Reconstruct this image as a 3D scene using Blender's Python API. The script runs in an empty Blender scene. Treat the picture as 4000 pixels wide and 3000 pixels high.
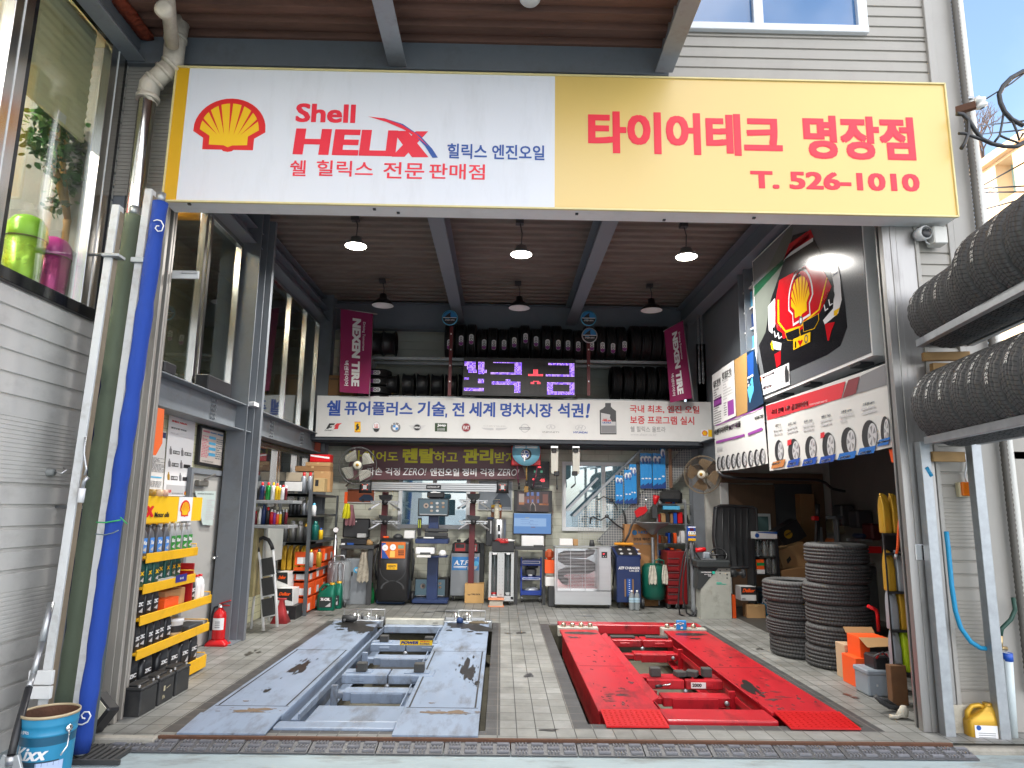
import bpy,bmesh,math,random
from mathutils import Vector,Matrix
random.seed(11)
S = bpy.context.scene
COL = S.collection
R_ = math.radians
# ------------------------------------------------------------------ camera
FPX = 2700.0; CP,CYW,CR = .175606,.0130728,.0143055
CO = Vector((0,0,1.65))
_F = Vector((math.sin(CYW)*math.cos(CP),math.cos(CYW)*math.cos(CP),math.sin(CP)))
_R0 = Vector((math.cos(CYW),-math.sin(CYW),0)); _U0 = _R0.cross(_F)
_R = math.cos(CR)*_R0 + math.sin(CR)*_U0; _U = -math.sin(CR)*_R0 + math.cos(CR)*_U0
cam = bpy.data.objects.new('camera',bpy.data.cameras.new('camera')); COL.objects.link(cam)
mw = Matrix((( _R.x,_U.x,-_F.x,0),(_R.y,_U.y,-_F.y,0),(_R.z,_U.z,-_F.z,1.65),(0,0,0,1)))
cam.matrix_world = mw
cam.data.sensor_width = 36; cam.data.lens = 36*FPX/4000; cam.data.clip_end = 3000; cam.data.clip_start = .05
S.camera = cam
# ------------------------------------------------------------------ sky, sun, exposure
SUN_EL = R_(22); SUN_DIR = Vector((-.93,.36,math.tan(SUN_EL)))
W = bpy.data.worlds.new("World"); S.world = W; W.use_nodes = True
nt = W.node_tree; bg = nt.nodes['Background']
sky = nt.nodes.new('ShaderNodeTexSky'); sky.sky_type = 'NISHITA'; sky.sun_disc = False
sky.sun_elevation = SUN_EL; sky.sun_rotation = math.atan2(SUN_DIR.x,SUN_DIR.y); sky.air_density = 1.0; sky.dust_density = 1.2
tcw = nt.nodes.new('ShaderNodeTexCoord'); nzw = nt.nodes.new('ShaderNodeTexNoise')
nzw.inputs['Scale'].default_value = 2.6; nzw.inputs['Detail'].default_value = 7; nzw.inputs['Roughness'].default_value = .55
crw = nt.nodes.new('ShaderNodeValToRGB'); crw.color_ramp.elements[0].position = .33; crw.color_ramp.elements[1].position = .62
mxw = nt.nodes.new('ShaderNodeMix'); mxw.data_type = 'RGBA'
mxw.inputs[7].default_value = (9.5,9.3,9.4,1)
nt.links.new(tcw.outputs['Generated'],nzw.inputs['Vector']); nt.links.new(nzw.outputs['Fac'],crw.inputs['Fac'])
mulw = nt.nodes.new('ShaderNodeMath'); mulw.operation = 'MULTIPLY'; mulw.inputs[1].default_value = .62
spw = nt.nodes.new('ShaderNodeSeparateXYZ'); nt.links.new(tcw.outputs['Generated'],spw.inputs[0])
mrw = nt.nodes.new('ShaderNodeMapRange'); mrw.inputs[1].default_value = .25; mrw.inputs[2].default_value = -.45; mrw.inputs[3].default_value = .06; mrw.inputs[4].default_value = 1.0
nt.links.new(spw.outputs[1],mrw.inputs[0])
nt.links.new(crw.outputs['Color'],mulw.inputs[0]); nt.links.new(mrw.outputs[0],mulw.inputs[1]); nt.links.new(mulw.outputs[0],mxw.inputs[0])
nt.links.new(sky.outputs[0],mxw.inputs[6]); nt.links.new(mxw.outputs[2],bg.inputs['Color'])
bg.inputs['Strength'].default_value = .15
sl = bpy.data.lights.new('sun','SUN'); sl.energy = 3.2; sl.angle = R_(.5); sl.color = (1,.83,.62)
so = bpy.data.objects.new('sun',sl); COL.objects.link(so); so.location = (-20,10,30)
so.rotation_euler = (-SUN_DIR).to_track_quat('-Z','Y').to_euler()
S.view_settings.view_transform = 'Standard'; S.view_settings.look = 'None'; S.view_settings.gamma = 1
S.view_settings.exposure = 1.62
S.cycles.max_bounces = 7; S.cycles.diffuse_bounces = 4; S.cycles.glossy_bounces = 4; S.cycles.transmission_bounces = 6; S.cycles.transparent_max_bounces = 8
S.cycles.sample_clamp_indirect = 6; S.cycles.caustics_reflective = False; S.cycles.caustics_refractive = False
S.cycles.use_denoising = True
# ------------------------------------------------------------------ photo pixel -> point on a real plane
def ray(px,py): return _F*FPX + _R*(px-2000) - _U*(py-1500)
def at(px,py,x=None,y=None,z=None):
    d = ray(px,py)
    t = (x-CO.x)/d.x if x is not None else ((y-CO.y)/d.y if y is not None else (z-CO.z)/d.z)
    return CO + d*t
def Zf(x0,y0,s): return lambda x,y: (x0+s*x,y0+s*y)
R1 = Zf(0,0,.4822); R2 = Zf(0,700,.5426); R3 = Zf(0,1500,.4822); R4 = Zf(0,2200,.4822)
R5 = Zf(900,1150,.4822); R6 = Zf(900,1700,.452); R7 = Zf(1600,1700,.452); R8 = Zf(2100,1700,.452)
A1 = Zf(2700,1800,.663); A2 = Zf(2700,800,.663); A3 = Zf(3400,800,.603); A4 = Zf(3400,1700,.783)
A5 = Zf(500,2300,.678); A6 = Zf(2000,2300,.678); A7 = Zf(1700,1150,.4973); A8 = Zf(3300,0,.5426)
B1 = Zf(2800,1900,.4069); B2 = Zf(1300,0,.678); B3 = Zf(1000,800,.904); B4 = Zf(600,800,.5424); FU = Zf(0,0,1.8083)
class Plane:
    def __init__(s,o,u,v): s.o = Vector(o); s.u = Vector(u); s.v = Vector(v); s.n = s.u.cross(s.v)
    def p(s,a,b,d=0): return s.o + s.u*a + s.v*b + s.n*d
    def uv(s,q):
        d = ray(*q); t = (s.o-CO).dot(s.n)/d.dot(s.n); w = CO+d*t-s.o
        return (w.dot(s.u),w.dot(s.v))
    def off(s,d): return Plane(s.o+s.n*d,s.u,s.v)
def PY(y): return Plane((0,y,0),(1,0,0),(0,0,1))          # faces the street
def PL(x): return Plane((x,0,0),(0,1,0),(0,0,1))          # left wall, faces +x
def PR(x): return Plane((x,0,0),(0,-1,0),(0,0,1))         # right wall, faces -x
def PZ(z): return Plane((0,0,z),(1,0,0),(0,1,0))          # floor
# ------------------------------------------------------------------ materials
_M = {}
def lin(c):
    if isinstance(c,str):
        c = [int(c[i:i+2],16)/255 for i in (0,2,4)]
        return tuple(((v+.055)/1.055)**2.4 if v > .04045 else v/12.92 for v in c)
    return tuple(c)
def M(name,c,r=.5,m=0,var=.1,sc=5,bump=0,bsc=60,dirt=None,damt=.3,dsc=3,coat=0,spec=.5,stretch=None,tr=0):
    if name in _M: return _M[name]
    mt = bpy.data.materials.new(name); _M[name] = mt; mt.use_nodes = True
    t = mt.node_tree; n = t.nodes; L = t.links; b = n['Principled BSDF']
    c = lin(c)
    b.inputs['Roughness'].default_value = r; b.inputs['Metallic'].default_value = m
    b.inputs['Specular IOR Level'].default_value = spec; b.inputs['Coat Weight'].default_value = coat
    if tr: b.inputs['Transmission Weight'].default_value = tr
    tc = n.new('ShaderNodeTexCoord'); src = tc.outputs['Object']
    if stretch:
        mp = n.new('ShaderNodeMapping'); mp.inputs['Scale'].default_value = stretch; L.new(src,mp.inputs[0]); src = mp.outputs[0]
    nz = n.new('ShaderNodeTexNoise'); nz.inputs['Scale'].default_value = sc; nz.inputs['Detail'].default_value = 6; nz.inputs['Roughness'].default_value = .65
    L.new(src,nz.inputs['Vector'])
    mx = n.new('ShaderNodeMix'); mx.data_type = 'RGBA'
    mx.inputs[6].default_value = tuple(max(0,v*(1-var*1.6)) for v in c)+(1,); mx.inputs[7].default_value = tuple(min(.95,v*(1+var*1.6)) for v in c)+(1,)
    L.new(nz.outputs['Fac'],mx.inputs[0]); col = mx.outputs[2]
    if dirt:
        n2 = n.new('ShaderNodeTexNoise'); n2.inputs['Scale'].default_value = dsc; n2.inputs['Detail'].default_value = 8; n2.inputs['Roughness'].default_value = .7
        L.new(src,n2.inputs['Vector'])
        cr = n.new('ShaderNodeValToRGB'); cr.color_ramp.elements[0].position = .5; cr.color_ramp.elements[1].position = .72
        cr.color_ramp.elements[1].color = (damt,damt,damt,1)
        L.new(n2.outputs['Fac'],cr.inputs[0])
        m2 = n.new('ShaderNodeMix'); m2.data_type = 'RGBA'; m2.inputs[7].default_value = lin(dirt)+(1,)
        L.new(cr.outputs[0],m2.inputs[0]); L.new(col,m2.inputs[6]); col = m2.outputs[2]
    L.new(col,b.inputs['Base Color'])
    mr = n.new('ShaderNodeMapRange'); mr.inputs[3].default_value = max(.03,r*.8); mr.inputs[4].default_value = min(1,r*1.2)
    L.new(nz.outputs['Fac'],mr.inputs[0]); L.new(mr.outputs[0],b.inputs['Roughness'])
    if bump:
        n3 = n.new('ShaderNodeTexNoise'); n3.inputs['Scale'].default_value = bsc; n3.inputs['Detail'].default_value = 4; L.new(src,n3.inputs['Vector'])
        bp = n.new('ShaderNodeBump'); bp.inputs['Strength'].default_value = bump; bp.inputs['Distance'].default_value = .01
        L.new(n3.outputs['Fac'],bp.inputs['Height']); L.new(bp.outputs[0],b.inputs['Normal'])
    return mt
def EM(name,c,s=1.0,k=.24):
    if name in _M: return _M[name]
    mt = bpy.data.materials.new(name); _M[name] = mt; mt.use_nodes = True; b = mt.node_tree.nodes['Principled BSDF']
    c = lin(c)+(1,); b.inputs['Base Color'].default_value = (.01,.01,.01,1); b.inputs['Emission Color'].default_value = c; b.inputs['Emission Strength'].default_value = s*k
    b.inputs['Roughness'].default_value = .3
    return mt
def GL(name,c=(.9,.95,.95),mixf=.12,r=.02):
    """thin window glass: mostly see-through with a mirror layer"""
    if name in _M: return _M[name]
    mt = bpy.data.materials.new(name); _M[name] = mt; mt.use_nodes = True; t = mt.node_tree; n = t.nodes
    n.remove(n['Principled BSDF']); o = n['Material Output']
    a = n.new('ShaderNodeBsdfTransparent'); a.inputs[0].default_value = lin(c)+(1,)
    g = n.new('ShaderNodeBsdfGlossy'); g.inputs['Roughness'].default_value = r; g.inputs[0].default_value = (.9,.93,.95,1)
    f = n.new('ShaderNodeFresnel'); ge = n.new('ShaderNodeNewGeometry'); ma = n.new('ShaderNodeMath'); ma.operation = 'MULTIPLY_ADD'
    ma.inputs[1].default_value = -.8333; ma.inputs[2].default_value = 1.5; t.links.new(ge.outputs['Backfacing'],ma.inputs[0]); t.links.new(ma.outputs[0],f.inputs[0])
    ad = n.new('ShaderNodeMath'); ad.operation = 'ADD'; ad.inputs[1].default_value = mixf; ad.use_clamp = True
    mx = n.new('ShaderNodeMixShader')
    t.links.new(f.outputs[0],ad.inputs[0]); t.links.new(ad.outputs[0],mx.inputs[0]); t.links.new(a.outputs[0],mx.inputs[1]); t.links.new(g.outputs[0],mx.inputs[2]); t.links.new(mx.outputs[0],o.inputs[0])
    return mt
# ------------------------------------------------------------------ mesh builder
_TX = []
def _gettext(body,bold,_c={}):
    k = (body,bold)
    if k not in _c:
        if not _TX: _TX.append(bpy.data.curves.new('lettering','FONT')); _TX.append(bpy.data.objects.new('lettering',_TX[0]))
        cu,o = _TX; cu.body = body; cu.resolution_u = 3; b0 = min(bold,.012); cu.offset = b0; me = o.to_mesh()
        vs = [(v.co.x,v.co.y) for v in me.vertices]; fs = [tuple(p.vertices) for p in me.polygons]
        o.to_mesh_clear()
        x0 = min(v[0] for v in vs); x1 = max(v[0] for v in vs); y0 = min(v[1] for v in vs); y1 = max(v[1] for v in vs)
        _c[k] = ([((v[0]-x0)/(x1-x0),(v[1]-y0)/max(1e-6,y1-y0)) for v in vs],fs)
        e = bold-b0
        if e > .004:      # heavier strokes from copies set slightly apart
            V0,F0 = _c[k]; n = len(V0); V1,F1 = [],[]; ex,ey = e/(x1-x0),e/max(1e-6,y1-y0)
            for j,(dx,dy) in enumerate(((-1,-.7),(1,-.7),(-1,.7),(1,.7),(0,0))):
                V1 += [(a+dx*ex,b+dy*ey) for a,b in V0]; F1 += [tuple(i+j*n for i in q) for q in F0]
            _c[k] = ([((a+ex)/(1+2*ex),(b+ey)/(1+2*ey)) for a,b in V1],F1)
    return _c[k]
class MB:
    def __init__(s,mat=None):
        s.bm = bmesh.new(); s.mats = []; s.i = 0; s.sm = False
        if mat: s.m(mat)
    def m(s,mat):
        if mat not in s.mats: s.mats.append(mat)
        s.i = s.mats.index(mat); return s
    def face(s,vs):
        try: f = s.bm.faces.new(vs)
        except ValueError: return
        f.material_index = s.i; f.smooth = s.sm; return f
    def poly(s,pts): return s.face([s.bm.verts.new(p) for p in pts])
    def merge(s,b2,mx=None):
        mp = {}
        for v in b2.verts: mp[v] = s.bm.verts.new(mx @ v.co if mx else v.co)
        for f in b2.faces: s.face([mp[v] for v in f.verts])
        b2.free()
    def box(s,x0,x1,y0,y1,z0,z1,b=0,mx=None,seg=1):
        t = bmesh.new(); bmesh.ops.create_cube(t,size=1)
        for v in t.verts: v.co = ((x0+x1)/2+v.co.x*(x1-x0),(y0+y1)/2+v.co.y*(y1-y0),(z0+z1)/2+v.co.z*(z1-z0))
        if b: bmesh.ops.bevel(t,geom=t.edges[:],offset=min(b,abs(x1-x0)*.45,abs(y1-y0)*.45,abs(z1-z0)*.45),segments=seg,affect='EDGES',profile=.5)
        s.merge(t,mx); return s
    def bar(s,p,q,w,h,b=0):
        """box beam from p to q, w across, h tall"""
        p = Vector(p); q = Vector(q); d = q-p; L = d.length; d.normalize()
        up = Vector((0,0,1)) if abs(d.z) < .95 else Vector((0,1,0))
        r = d.cross(up).normalized(); u = r.cross(d)
        mx = Matrix(((r.x,d.x,u.x,p.x),(r.y,d.y,u.y,p.y),(r.z,d.z,u.z,p.z),(0,0,0,1)))
        return s.box(-w/2,w/2,0,L,-h/2,h/2,b,mx)
    def tube(s,pts,r,seg=8,cap=True,closed=False):
        pts = [Vector(p) for p in pts]; n = len(pts); rs = r if isinstance(r,(list,tuple)) else [r]*n
        rings = []; ref = None
        for i,p in enumerate(pts):
            if closed: d = pts[(i+1) % n]-pts[i-1]
            else: d = pts[min(i+1,n-1)]-pts[max(i-1,0)]
            d.normalize()
            if ref is None: ref = Vector((0,0,1)) if abs(d.z) < .9 else Vector((1,0,0))
            a = (ref - d*ref.dot(d)).normalized(); ref = a; b = d.cross(a)
            rings.append([s.bm.verts.new(p + (a*math.cos(2*math.pi*k/seg) + b*math.sin(2*math.pi*k/seg))*rs[i]) for k in range(seg)])
        o = s.sm; s.sm = True
        for i in range(n if closed else n-1):
            A,B = rings[i],rings[(i+1) % n]
            for k in range(seg): s.face((A[k],A[(k+1) % seg],B[(k+1) % seg],B[k]))
        s.sm = o
        if cap and not closed: s.face(rings[0]); s.face(rings[-1])
        return s
    def lathe(s,prof,o=(0,0,0),seg=24,axis=(0,0,1),close=False,smooth=True):
        ax = Vector(axis).normalized(); q = Vector((0,0,1)).rotation_difference(ax).to_matrix(); o = Vector(o)
        rings = []
        for r,z in prof:
            if r < 1e-6: rings.append([s.bm.verts.new(o + q @ Vector((0,0,z)))])
            else: rings.append([s.bm.verts.new(o + q @ Vector((r*math.cos(2*math.pi*k/seg),r*math.sin(2*math.pi*k/seg),z))) for k in range(seg)])
        so = s.sm; s.sm = smooth
        for i in range(len(rings) if close else len(rings)-1):
            A,B = rings[i],rings[(i+1) % len(rings)]
            for k in range(seg):
                k2 = (k+1) % seg
                if len(A) == 1 and len(B) == 1: break
                if len(A) == 1: s.face((A[0],B[k],B[k2]))
                elif len(B) == 1: s.face((A[k],A[k2],B[0]))
                else: s.face((A[k],A[k2],B[k2],B[k]))
        s.sm = so; return s
    def loft(s,secs,p=4,seg=20,o=(0,0,0),rz=0):
        """secs: (z, cx, cy, half width, half depth) of superellipse cross sections"""
        c,sn = math.cos(rz),math.sin(rz); rings = []
        for z,cx,cy,a,b in secs:
            rg = []
            for k in range(seg):
                t = 2*math.pi*(k+.5)/seg; ct,st = math.cos(t),math.sin(t)
                x = cx + a*math.copysign(abs(ct)**(2/p),ct); y = cy + b*math.copysign(abs(st)**(2/p),st)
                rg.append(s.bm.verts.new((o[0]+x*c-y*sn,o[1]+x*sn+y*c,o[2]+z)))
            rings.append(rg)
        so = s.sm; s.sm = True
        for A,B in zip(rings,rings[1:]):
            for k in range(seg): s.face((A[k],A[(k+1) % seg],B[(k+1) % seg],B[k]))
        s.sm = so; s.face(rings[0]); s.face(rings[-1]); return s
    # flat print on a plane
    def pp(s,P,pts,d=.002): return s.poly([P.p(a,b,d) for a,b in pts])
    def px(s,P,pts,d=.002): return s.pp(P,[P.uv(q) for q in pts],d)
    def rect(s,P,a,b,d=.002):
        (u0,v1),(u1,v0) = P.uv(a),P.uv(b); return s.pp(P,[(u0,v0),(u1,v0),(u1,v1),(u0,v1)],d)
    def disc(s,P,u,v,r,d=.002,seg=20,ry=None):
        ry = ry or r; return s.pp(P,[(u+r*math.cos(2*math.pi*k/seg),v+ry*math.sin(2*math.pi*k/seg)) for k in range(seg)],d)
    def ring(s,P,u,v,r0,r1,d=.002,seg=24,a0=0,a1=360,sy=1):
        n = seg
        for k in range(n):
            t0 = R_(a0+(a1-a0)*k/n); t1 = R_(a0+(a1-a0)*(k+1)/n)
            s.pp(P,[(u+r0*math.cos(t0),v+sy*r0*math.sin(t0)),(u+r1*math.cos(t0),v+sy*r1*math.sin(t0)),(u+r1*math.cos(t1),v+sy*r1*math.sin(t1)),(u+r0*math.cos(t1),v+sy*r0*math.sin(t1))],d)
    def text(s,P,body,u0,v0,u1,v1,d=.003,bold=.01,shear=0,rot=0):
        vs,fs = _gettext(body,bold); w,h = u1-u0,v1-v0
        nv = []
        for i,(a,b) in enumerate(vs):
            if rot: a,b = b,1-a
            else: a = a*(1-shear)+b*shear
            nv.append(s.bm.verts.new(P.p(u0+a*w,v0+b*h,d+.0004*(i*5//len(vs)))))
        for f in fs: s.face([nv[i] for i in f])
        return s
    def tx(s,P,body,a,b,d=.003,bold=.01,shear=0,rot=0):
        (u0,v1),(u1,v0) = P.uv(a),P.uv(b); return s.text(P,body,u0,v0,u1,v1,d,bold,shear,rot)
    def prism(s,P,pts,d0,d1):
        """solid outline between two depths in front of a plane"""
        A = [s.bm.verts.new(P.p(a,b,d0)) for a,b in pts]; B = [s.bm.verts.new(P.p(a,b,d1)) for a,b in pts]
        s.face(A); s.face(B); n = len(pts)
        for k in range(n): s.face((A[k],A[(k+1) % n],B[(k+1) % n],B[k]))
        return s
    def slab(s,P,u0,u1,v0,v1,d0,d1): return s.prism(P,[(u0,v0),(u1,v0),(u1,v1),(u0,v1)],d0,d1)
    def panel(s,P,a,b,d0,d1):
        (u0,v1),(u1,v0) = P.uv(a),P.uv(b); return s.slab(P,u0,u1,v0,v1,d0,d1)
    def obj(s,name,parent=None,local=False,kind=None):
        bmesh.ops.recalc_face_normals(s.bm,faces=s.bm.faces[:])
        if parent is not None and not local: s.bm.transform(WM[parent.name].inverted())
        me = bpy.data.meshes.new(name); s.bm.to_mesh(me); s.bm.free()
        for mt in s.mats: me.materials.append(mt)
        o = bpy.data.objects.new(name,me); COL.objects.link(o)
        if parent is not None: o.parent = parent; WM[o.name] = WM[parent.name]
        if kind: o['kind'] = kind
        return o
    def solo(s,name,label,cat,group=None):
        co = [v.co for v in s.bm.verts]
        c = Vector(((min(v.x for v in co)+max(v.x for v in co))/2,(min(v.y for v in co)+max(v.y for v in co))/2,min(v.z for v in co)))
        s.bm.transform(Matrix.Translation(-c)); o = s.obj(name); o.location = c; WM[o.name] = Matrix.Translation(c)
        return tag(o,label,cat,group)
WM = {}
def tag(o,label=None,cat=None,group=None):
    if label: o['label'] = label
    if cat: o['category'] = cat
    if group: o['group'] = group
    return o
def thing(name,label,cat,loc=(0,0,0),rz=0,group=None):
    o = bpy.data.objects.new(name,None); COL.objects.link(o); o.location = loc; o.rotation_euler = (0,0,rz); o.empty_display_size = .1
    WM[o.name] = Matrix.Translation(Vector(loc)) @ Matrix.Rotation(rz,4,'Z')
    return tag(o,label,cat,group)
KIDS = {}
def dup(root,loc,rz=0,label=None,rot=None,group=None,scale=None):
    def cp(o,par):
        c = o.copy(); COL.objects.link(c)
        if par is not None: c.parent = par
        for ch in (KIDS.setdefault(o.name,[x for x in COL.objects if x.parent == o])): cp(ch,c)
        return c
    r = cp(root,None); r.location = loc; r.rotation_euler = rot or (0,0,rz)
    if scale: r.scale = (scale,)*3 if not isinstance(scale,tuple) else scale
    if label: r['label'] = label
    if group: r['group'] = group
    return r
class Proto:
    """first placement moves the built thing itself, later ones copy it with its parts"""
    def __init__(s,root): s.r = root; s.used = False
    def put(s,loc,rz=0,label=None,rot=None,group=None,scale=None):
        if s.used: return dup(s.r,loc,rz,label,rot,group,scale)
        s.used = True; o = s.r; o.location = loc; o.rotation_euler = rot or (0,0,rz)
        if scale: o.scale = (scale,)*3 if not isinstance(scale,tuple) else scale
        if label: o['label'] = label
        if group: o['group'] = group
        return o
ORD = ['leftmost','second from the left','third from the left','fourth from the left','fifth from the left','sixth from the left','seventh from the left','eighth from the left','ninth from the left','tenth from the left','eleventh from the left','twelfth from the left','thirteenth from the left','fourteenth from the left','fifteenth from the left','sixteenth from the left','seventeenth from the left','eighteenth from the left','nineteenth from the left','twentieth from the left','twenty-first from the left']
def solid(name,mb,kind='structure'):
    return mb.obj(name,kind=kind)
# ================================================================== shared materials
steel_grey = M('grey_blue_painted_steel','757a80',.45,0,.1,3,dirt='4a4038',damt=.35)
beam_grey = M('grey_painted_beam','70767c',.5,0,.12,2.5,bump=.1,bsc=40,dirt='5b4632',damt=.35)
stainless = M('stainless_steel',(.62,.6,.57),.22,1,.1,3,stretch=(6,6,.4))
alu = M('aluminium',(.48,.49,.5),.4,.9,.08,5)
galv = M('galvanised_steel',(.36,.38,.4),.45,.8,.2,14)
siding_grey = M('light_grey_siding','bdb8b2',.45,0,.05,2,dirt='5e564c',damt=.35,dsc=4,stretch=(1,1,.5))
siding_cool = M('cool_grey_siding','9f9a92',.4,0,.05,2,dirt='6e645c',damt=.15,dsc=3)
panel_grey = M('light_grey_panel','a29e98',.4,0,.05,1.2,dirt='80766a',damt=.15)
white = M('white_plastic',(.8,.8,.8),.35,0,.03)
white_pt = M('white_paint',(.76,.76,.75),.45,0,.05,dirt='8a8074',damt=.15)
cream = M('cream_wall','dcdbc4',.6,0,.05,3,dirt='8a8468',damt=.25)
black = M('black_plastic',(.018,.018,.02),.4,0,.2)
dark = M('dark_grey_plastic',(.045,.047,.05),.5,0,.2)
rubber = M('tyre_rubber',(.068,.068,.069),.68,0,.3,9,bump=.25,bsc=90,dirt='6a665e',damt=.22,dsc=7)
def sipes(mt,n_=66):
    t = mt.node_tree; n = t.nodes; L = t.links; b = n['Principled BSDF']; tc = n.new('ShaderNodeTexCoord'); sp = n.new('ShaderNodeSeparateXYZ'); L.new(tc.outputs['Object'],sp.inputs[0])
    def mth(op,a,bb=None,v=None):
        q = n.new('ShaderNodeMath'); q.operation = op; L.new(a,q.inputs[0])
        if bb is not None: L.new(bb,q.inputs[1])
        if v is not None: q.inputs[1].default_value = v
        return q.outputs[0]
    an = mth('ARCTAN2',sp.outputs[0],sp.outputs[2]); k = mth('MULTIPLY',an,v=n_); k = mth('ADD',k,mth('MULTIPLY',mth('ABSOLUTE',sp.outputs[1]),v=60)); s_ = mth('GREATER_THAN',mth('SINE',k),v=.72)
    rad = mth('SQRT',mth('ADD',mth('MULTIPLY',sp.outputs[0],sp.outputs[0]),mth('MULTIPLY',sp.outputs[2],sp.outputs[2]))); s_ = mth('MULTIPLY',s_,mth('GREATER_THAN',rad,v=.312))
    m_ = n.new('ShaderNodeMix'); m_.data_type = 'RGBA'; m_.inputs[7].default_value = (.008,.008,.008,1); old = b.inputs['Base Color'].links[0].from_socket; L.new(old,m_.inputs[6]); L.new(mth('MULTIPLY',s_,v=.75),m_.inputs[0]); L.new(m_.outputs[2],b.inputs['Base Color'])
sipes(rubber)
rubber_new = M('new_tyre_rubber',(.014,.014,.015),.5,0,.25,9,bump=.2,bsc=90)
red_pt = M('red_lift_paint','b41a26',.36,0,.16,3,dirt='3a1010',damt=.8,dsc=3.2,stretch=(1.6,.5,1))
blue_pt = M('pale_blue_lift_paint','8290a4',.42,0,.14,3,dirt='4c463a',damt=.85,dsc=2.4,stretch=(1.8,.55,1))
oil_stain = M('oil_stain',(.018,.017,.016),.35,0,.3,20)
chip_dark = M('chipped_paint',(.05,.02,.02),.6)
rust = M('rusty_iron','5a3c2c',.8,.1,.35,12,bump=.4)
yellow = M('yellow_paint','e8b010',.45,0,.06,dirt='7a5a10',damt=.3)
shred = M('sign_red','dd1d21',.45,0,.02)
shyel = M('sign_yellow','f2c018',.4,0,.02)
sblue = M('sign_blue','1f4f9c',.45,0,.02)
sblack = M('print_black',(.02,.02,.022),.5,0,.02)
sgrey = M('print_grey',(.2,.2,.21),.5,0,.02)
slgrey = M('print_light_grey',(.5,.5,.51),.5,0,.02)
swhite = M('print_white',(.82,.82,.83),.4,0,.02)
spurple = M('print_purple','8a3a92',.5,0,.02)
card = M('brown_cardboard','b08a5e',.75,0,.08,6)
card_d = M('dark_cardboard','8f6a44',.75,0,.1,6)
orange = M('orange_print','f05a1e',.45,0,.04)
navy = M('navy_blue_paint','1c2f5c',.35,0,.1,dirt='0a0f1c',damt=.4)
gold = M('gold_plastic','c69a2e',.32,.35,.08,5)
silver = M('silver_plastic','aab0b8',.3,.4,.06,5)
teal = M('teal_plastic','0f5f58',.3,.2,.1)
red_pl = M('red_plastic','c8141c',.35,0,.06)
skyblue = M('sky_blue_print','58b2dc',.4,0,.04)
blue_pl = M('blue_plastic','1a4fb0',.35,0,.06)
green_pl = M('green_plastic','1e8a4a',.35,0,.06)
chrome = M('chrome',(.8,.8,.8),.1,1,.03)
wood = M('brown_wood_laminate','6e5644',.5,0,.18,4,stretch=(10,10,.8))
glass = GL('window_glass',(.75,.8,.8),.1)
glass_clear = GL('clear_glass',(.93,.96,.95),.02)
screen_off = M('dark_screen',(.01,.011,.013),.12,0,.02)

def deckmat():
    mt = M('rusty_corrugated_deck','7a5648',.75,.1,.3,2.2,bump=.2,bsc=30,dirt='4a3830',damt=.6,dsc=3,stretch=(.4,3,1)); return mt
deck = deckmat()
deck_in = M('dull_brown_grey_deck','7f736b',.7,.1,.35,2.5,bump=.1,bsc=30,dirt='8c8884',damt=.6,dsc=2.5,stretch=(.5,4,1))

def tile_mat(name,c1,c2,mort,bw=.145,rh=.2,off=0.0,msz=.004,sq=1.0,plane='xy',bump=.4,r=.5,dirt=True):
    if name in _M: return _M[name]
    mt = M(name,c1,r,0,.1,2); t = mt.node_tree; n = t.nodes; b = n['Principled BSDF']
    tc = n.new('ShaderNodeTexCoord'); sp = n.new('ShaderNodeSeparateXYZ'); cb = n.new('ShaderNodeCombineXYZ')
    t.links.new(tc.outputs['Object'],sp.inputs[0])
    a = {'xy': ('X','Y'),'xz': ('X','Z'),'yz': ('Y','Z')}[plane]
    t.links.new(sp.outputs[a[0]],cb.inputs[0]); t.links.new(sp.outputs[a[1]],cb.inputs[1])
    br = n.new('ShaderNodeTexBrick'); br.offset = off; br.squash = 1
    for k,v in (('Scale',1),('Mortar Size',msz),('Mortar Smooth',.3),('Brick Width',bw),('Row Height',rh),('Bias',0)): br.inputs[k].default_value = v
    br.inputs['Color1'].default_value = lin(c1)+(1,); br.inputs['Color2'].default_value = lin(c2)+(1,); br.inputs['Mortar'].default_value = lin(mort)+(1,)
    t.links.new(cb.outputs[0],br.inputs['Vector'])
    n2 = n.new('ShaderNodeTexNoise'); n2.inputs['Scale'].default_value = 1.6; n2.inputs['Detail'].default_value = 9; n2.inputs['Roughness'].default_value = .7
    t.links.new(tc.outputs['Object'],n2.inputs['Vector'])
    cr = n.new('ShaderNodeValToRGB'); cr.color_ramp.elements[0].position = .36; cr.color_ramp.elements[1].position = .68
    cr.color_ramp.elements[0].color = (1.08,1.07,1.05,1); cr.color_ramp.elements[1].color = (.46,.45,.43,1)
    mx = n.new('ShaderNodeMix'); mx.data_type = 'RGBA'; mx.blend_type = 'MULTIPLY'; mx.inputs[0].default_value = .95 if dirt else .5
    t.links.new(n2.outputs['Fac'],cr.inputs[0]); t.links.new(br.outputs['Color'],mx.inputs[6]); t.links.new(cr.outputs[0],mx.inputs[7])
    t.links.new(mx.outputs[2],b.inputs['Base Color'])
    bp = n.new('ShaderNodeBump'); bp.inputs['Strength'].default_value = bump; bp.inputs['Distance'].default_value = .004; bp.invert = True
    t.links.new(br.outputs['Fac'],bp.inputs['Height']); t.links.new(bp.outputs[0],b.inputs['Normal'])
    return mt
floor_tile = tile_mat('grey_floor_tile','90918f','82837f','333332')
border_tile = tile_mat('charcoal_border_tile','4a4a4b','444445','77736c',.145,.2)
block_y = tile_mat('cream_block_wall_side','d6d5b4','cfceac','97957a',.4,.1,.5,.004,plane='yz',bump=.2,dirt=False)
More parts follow.
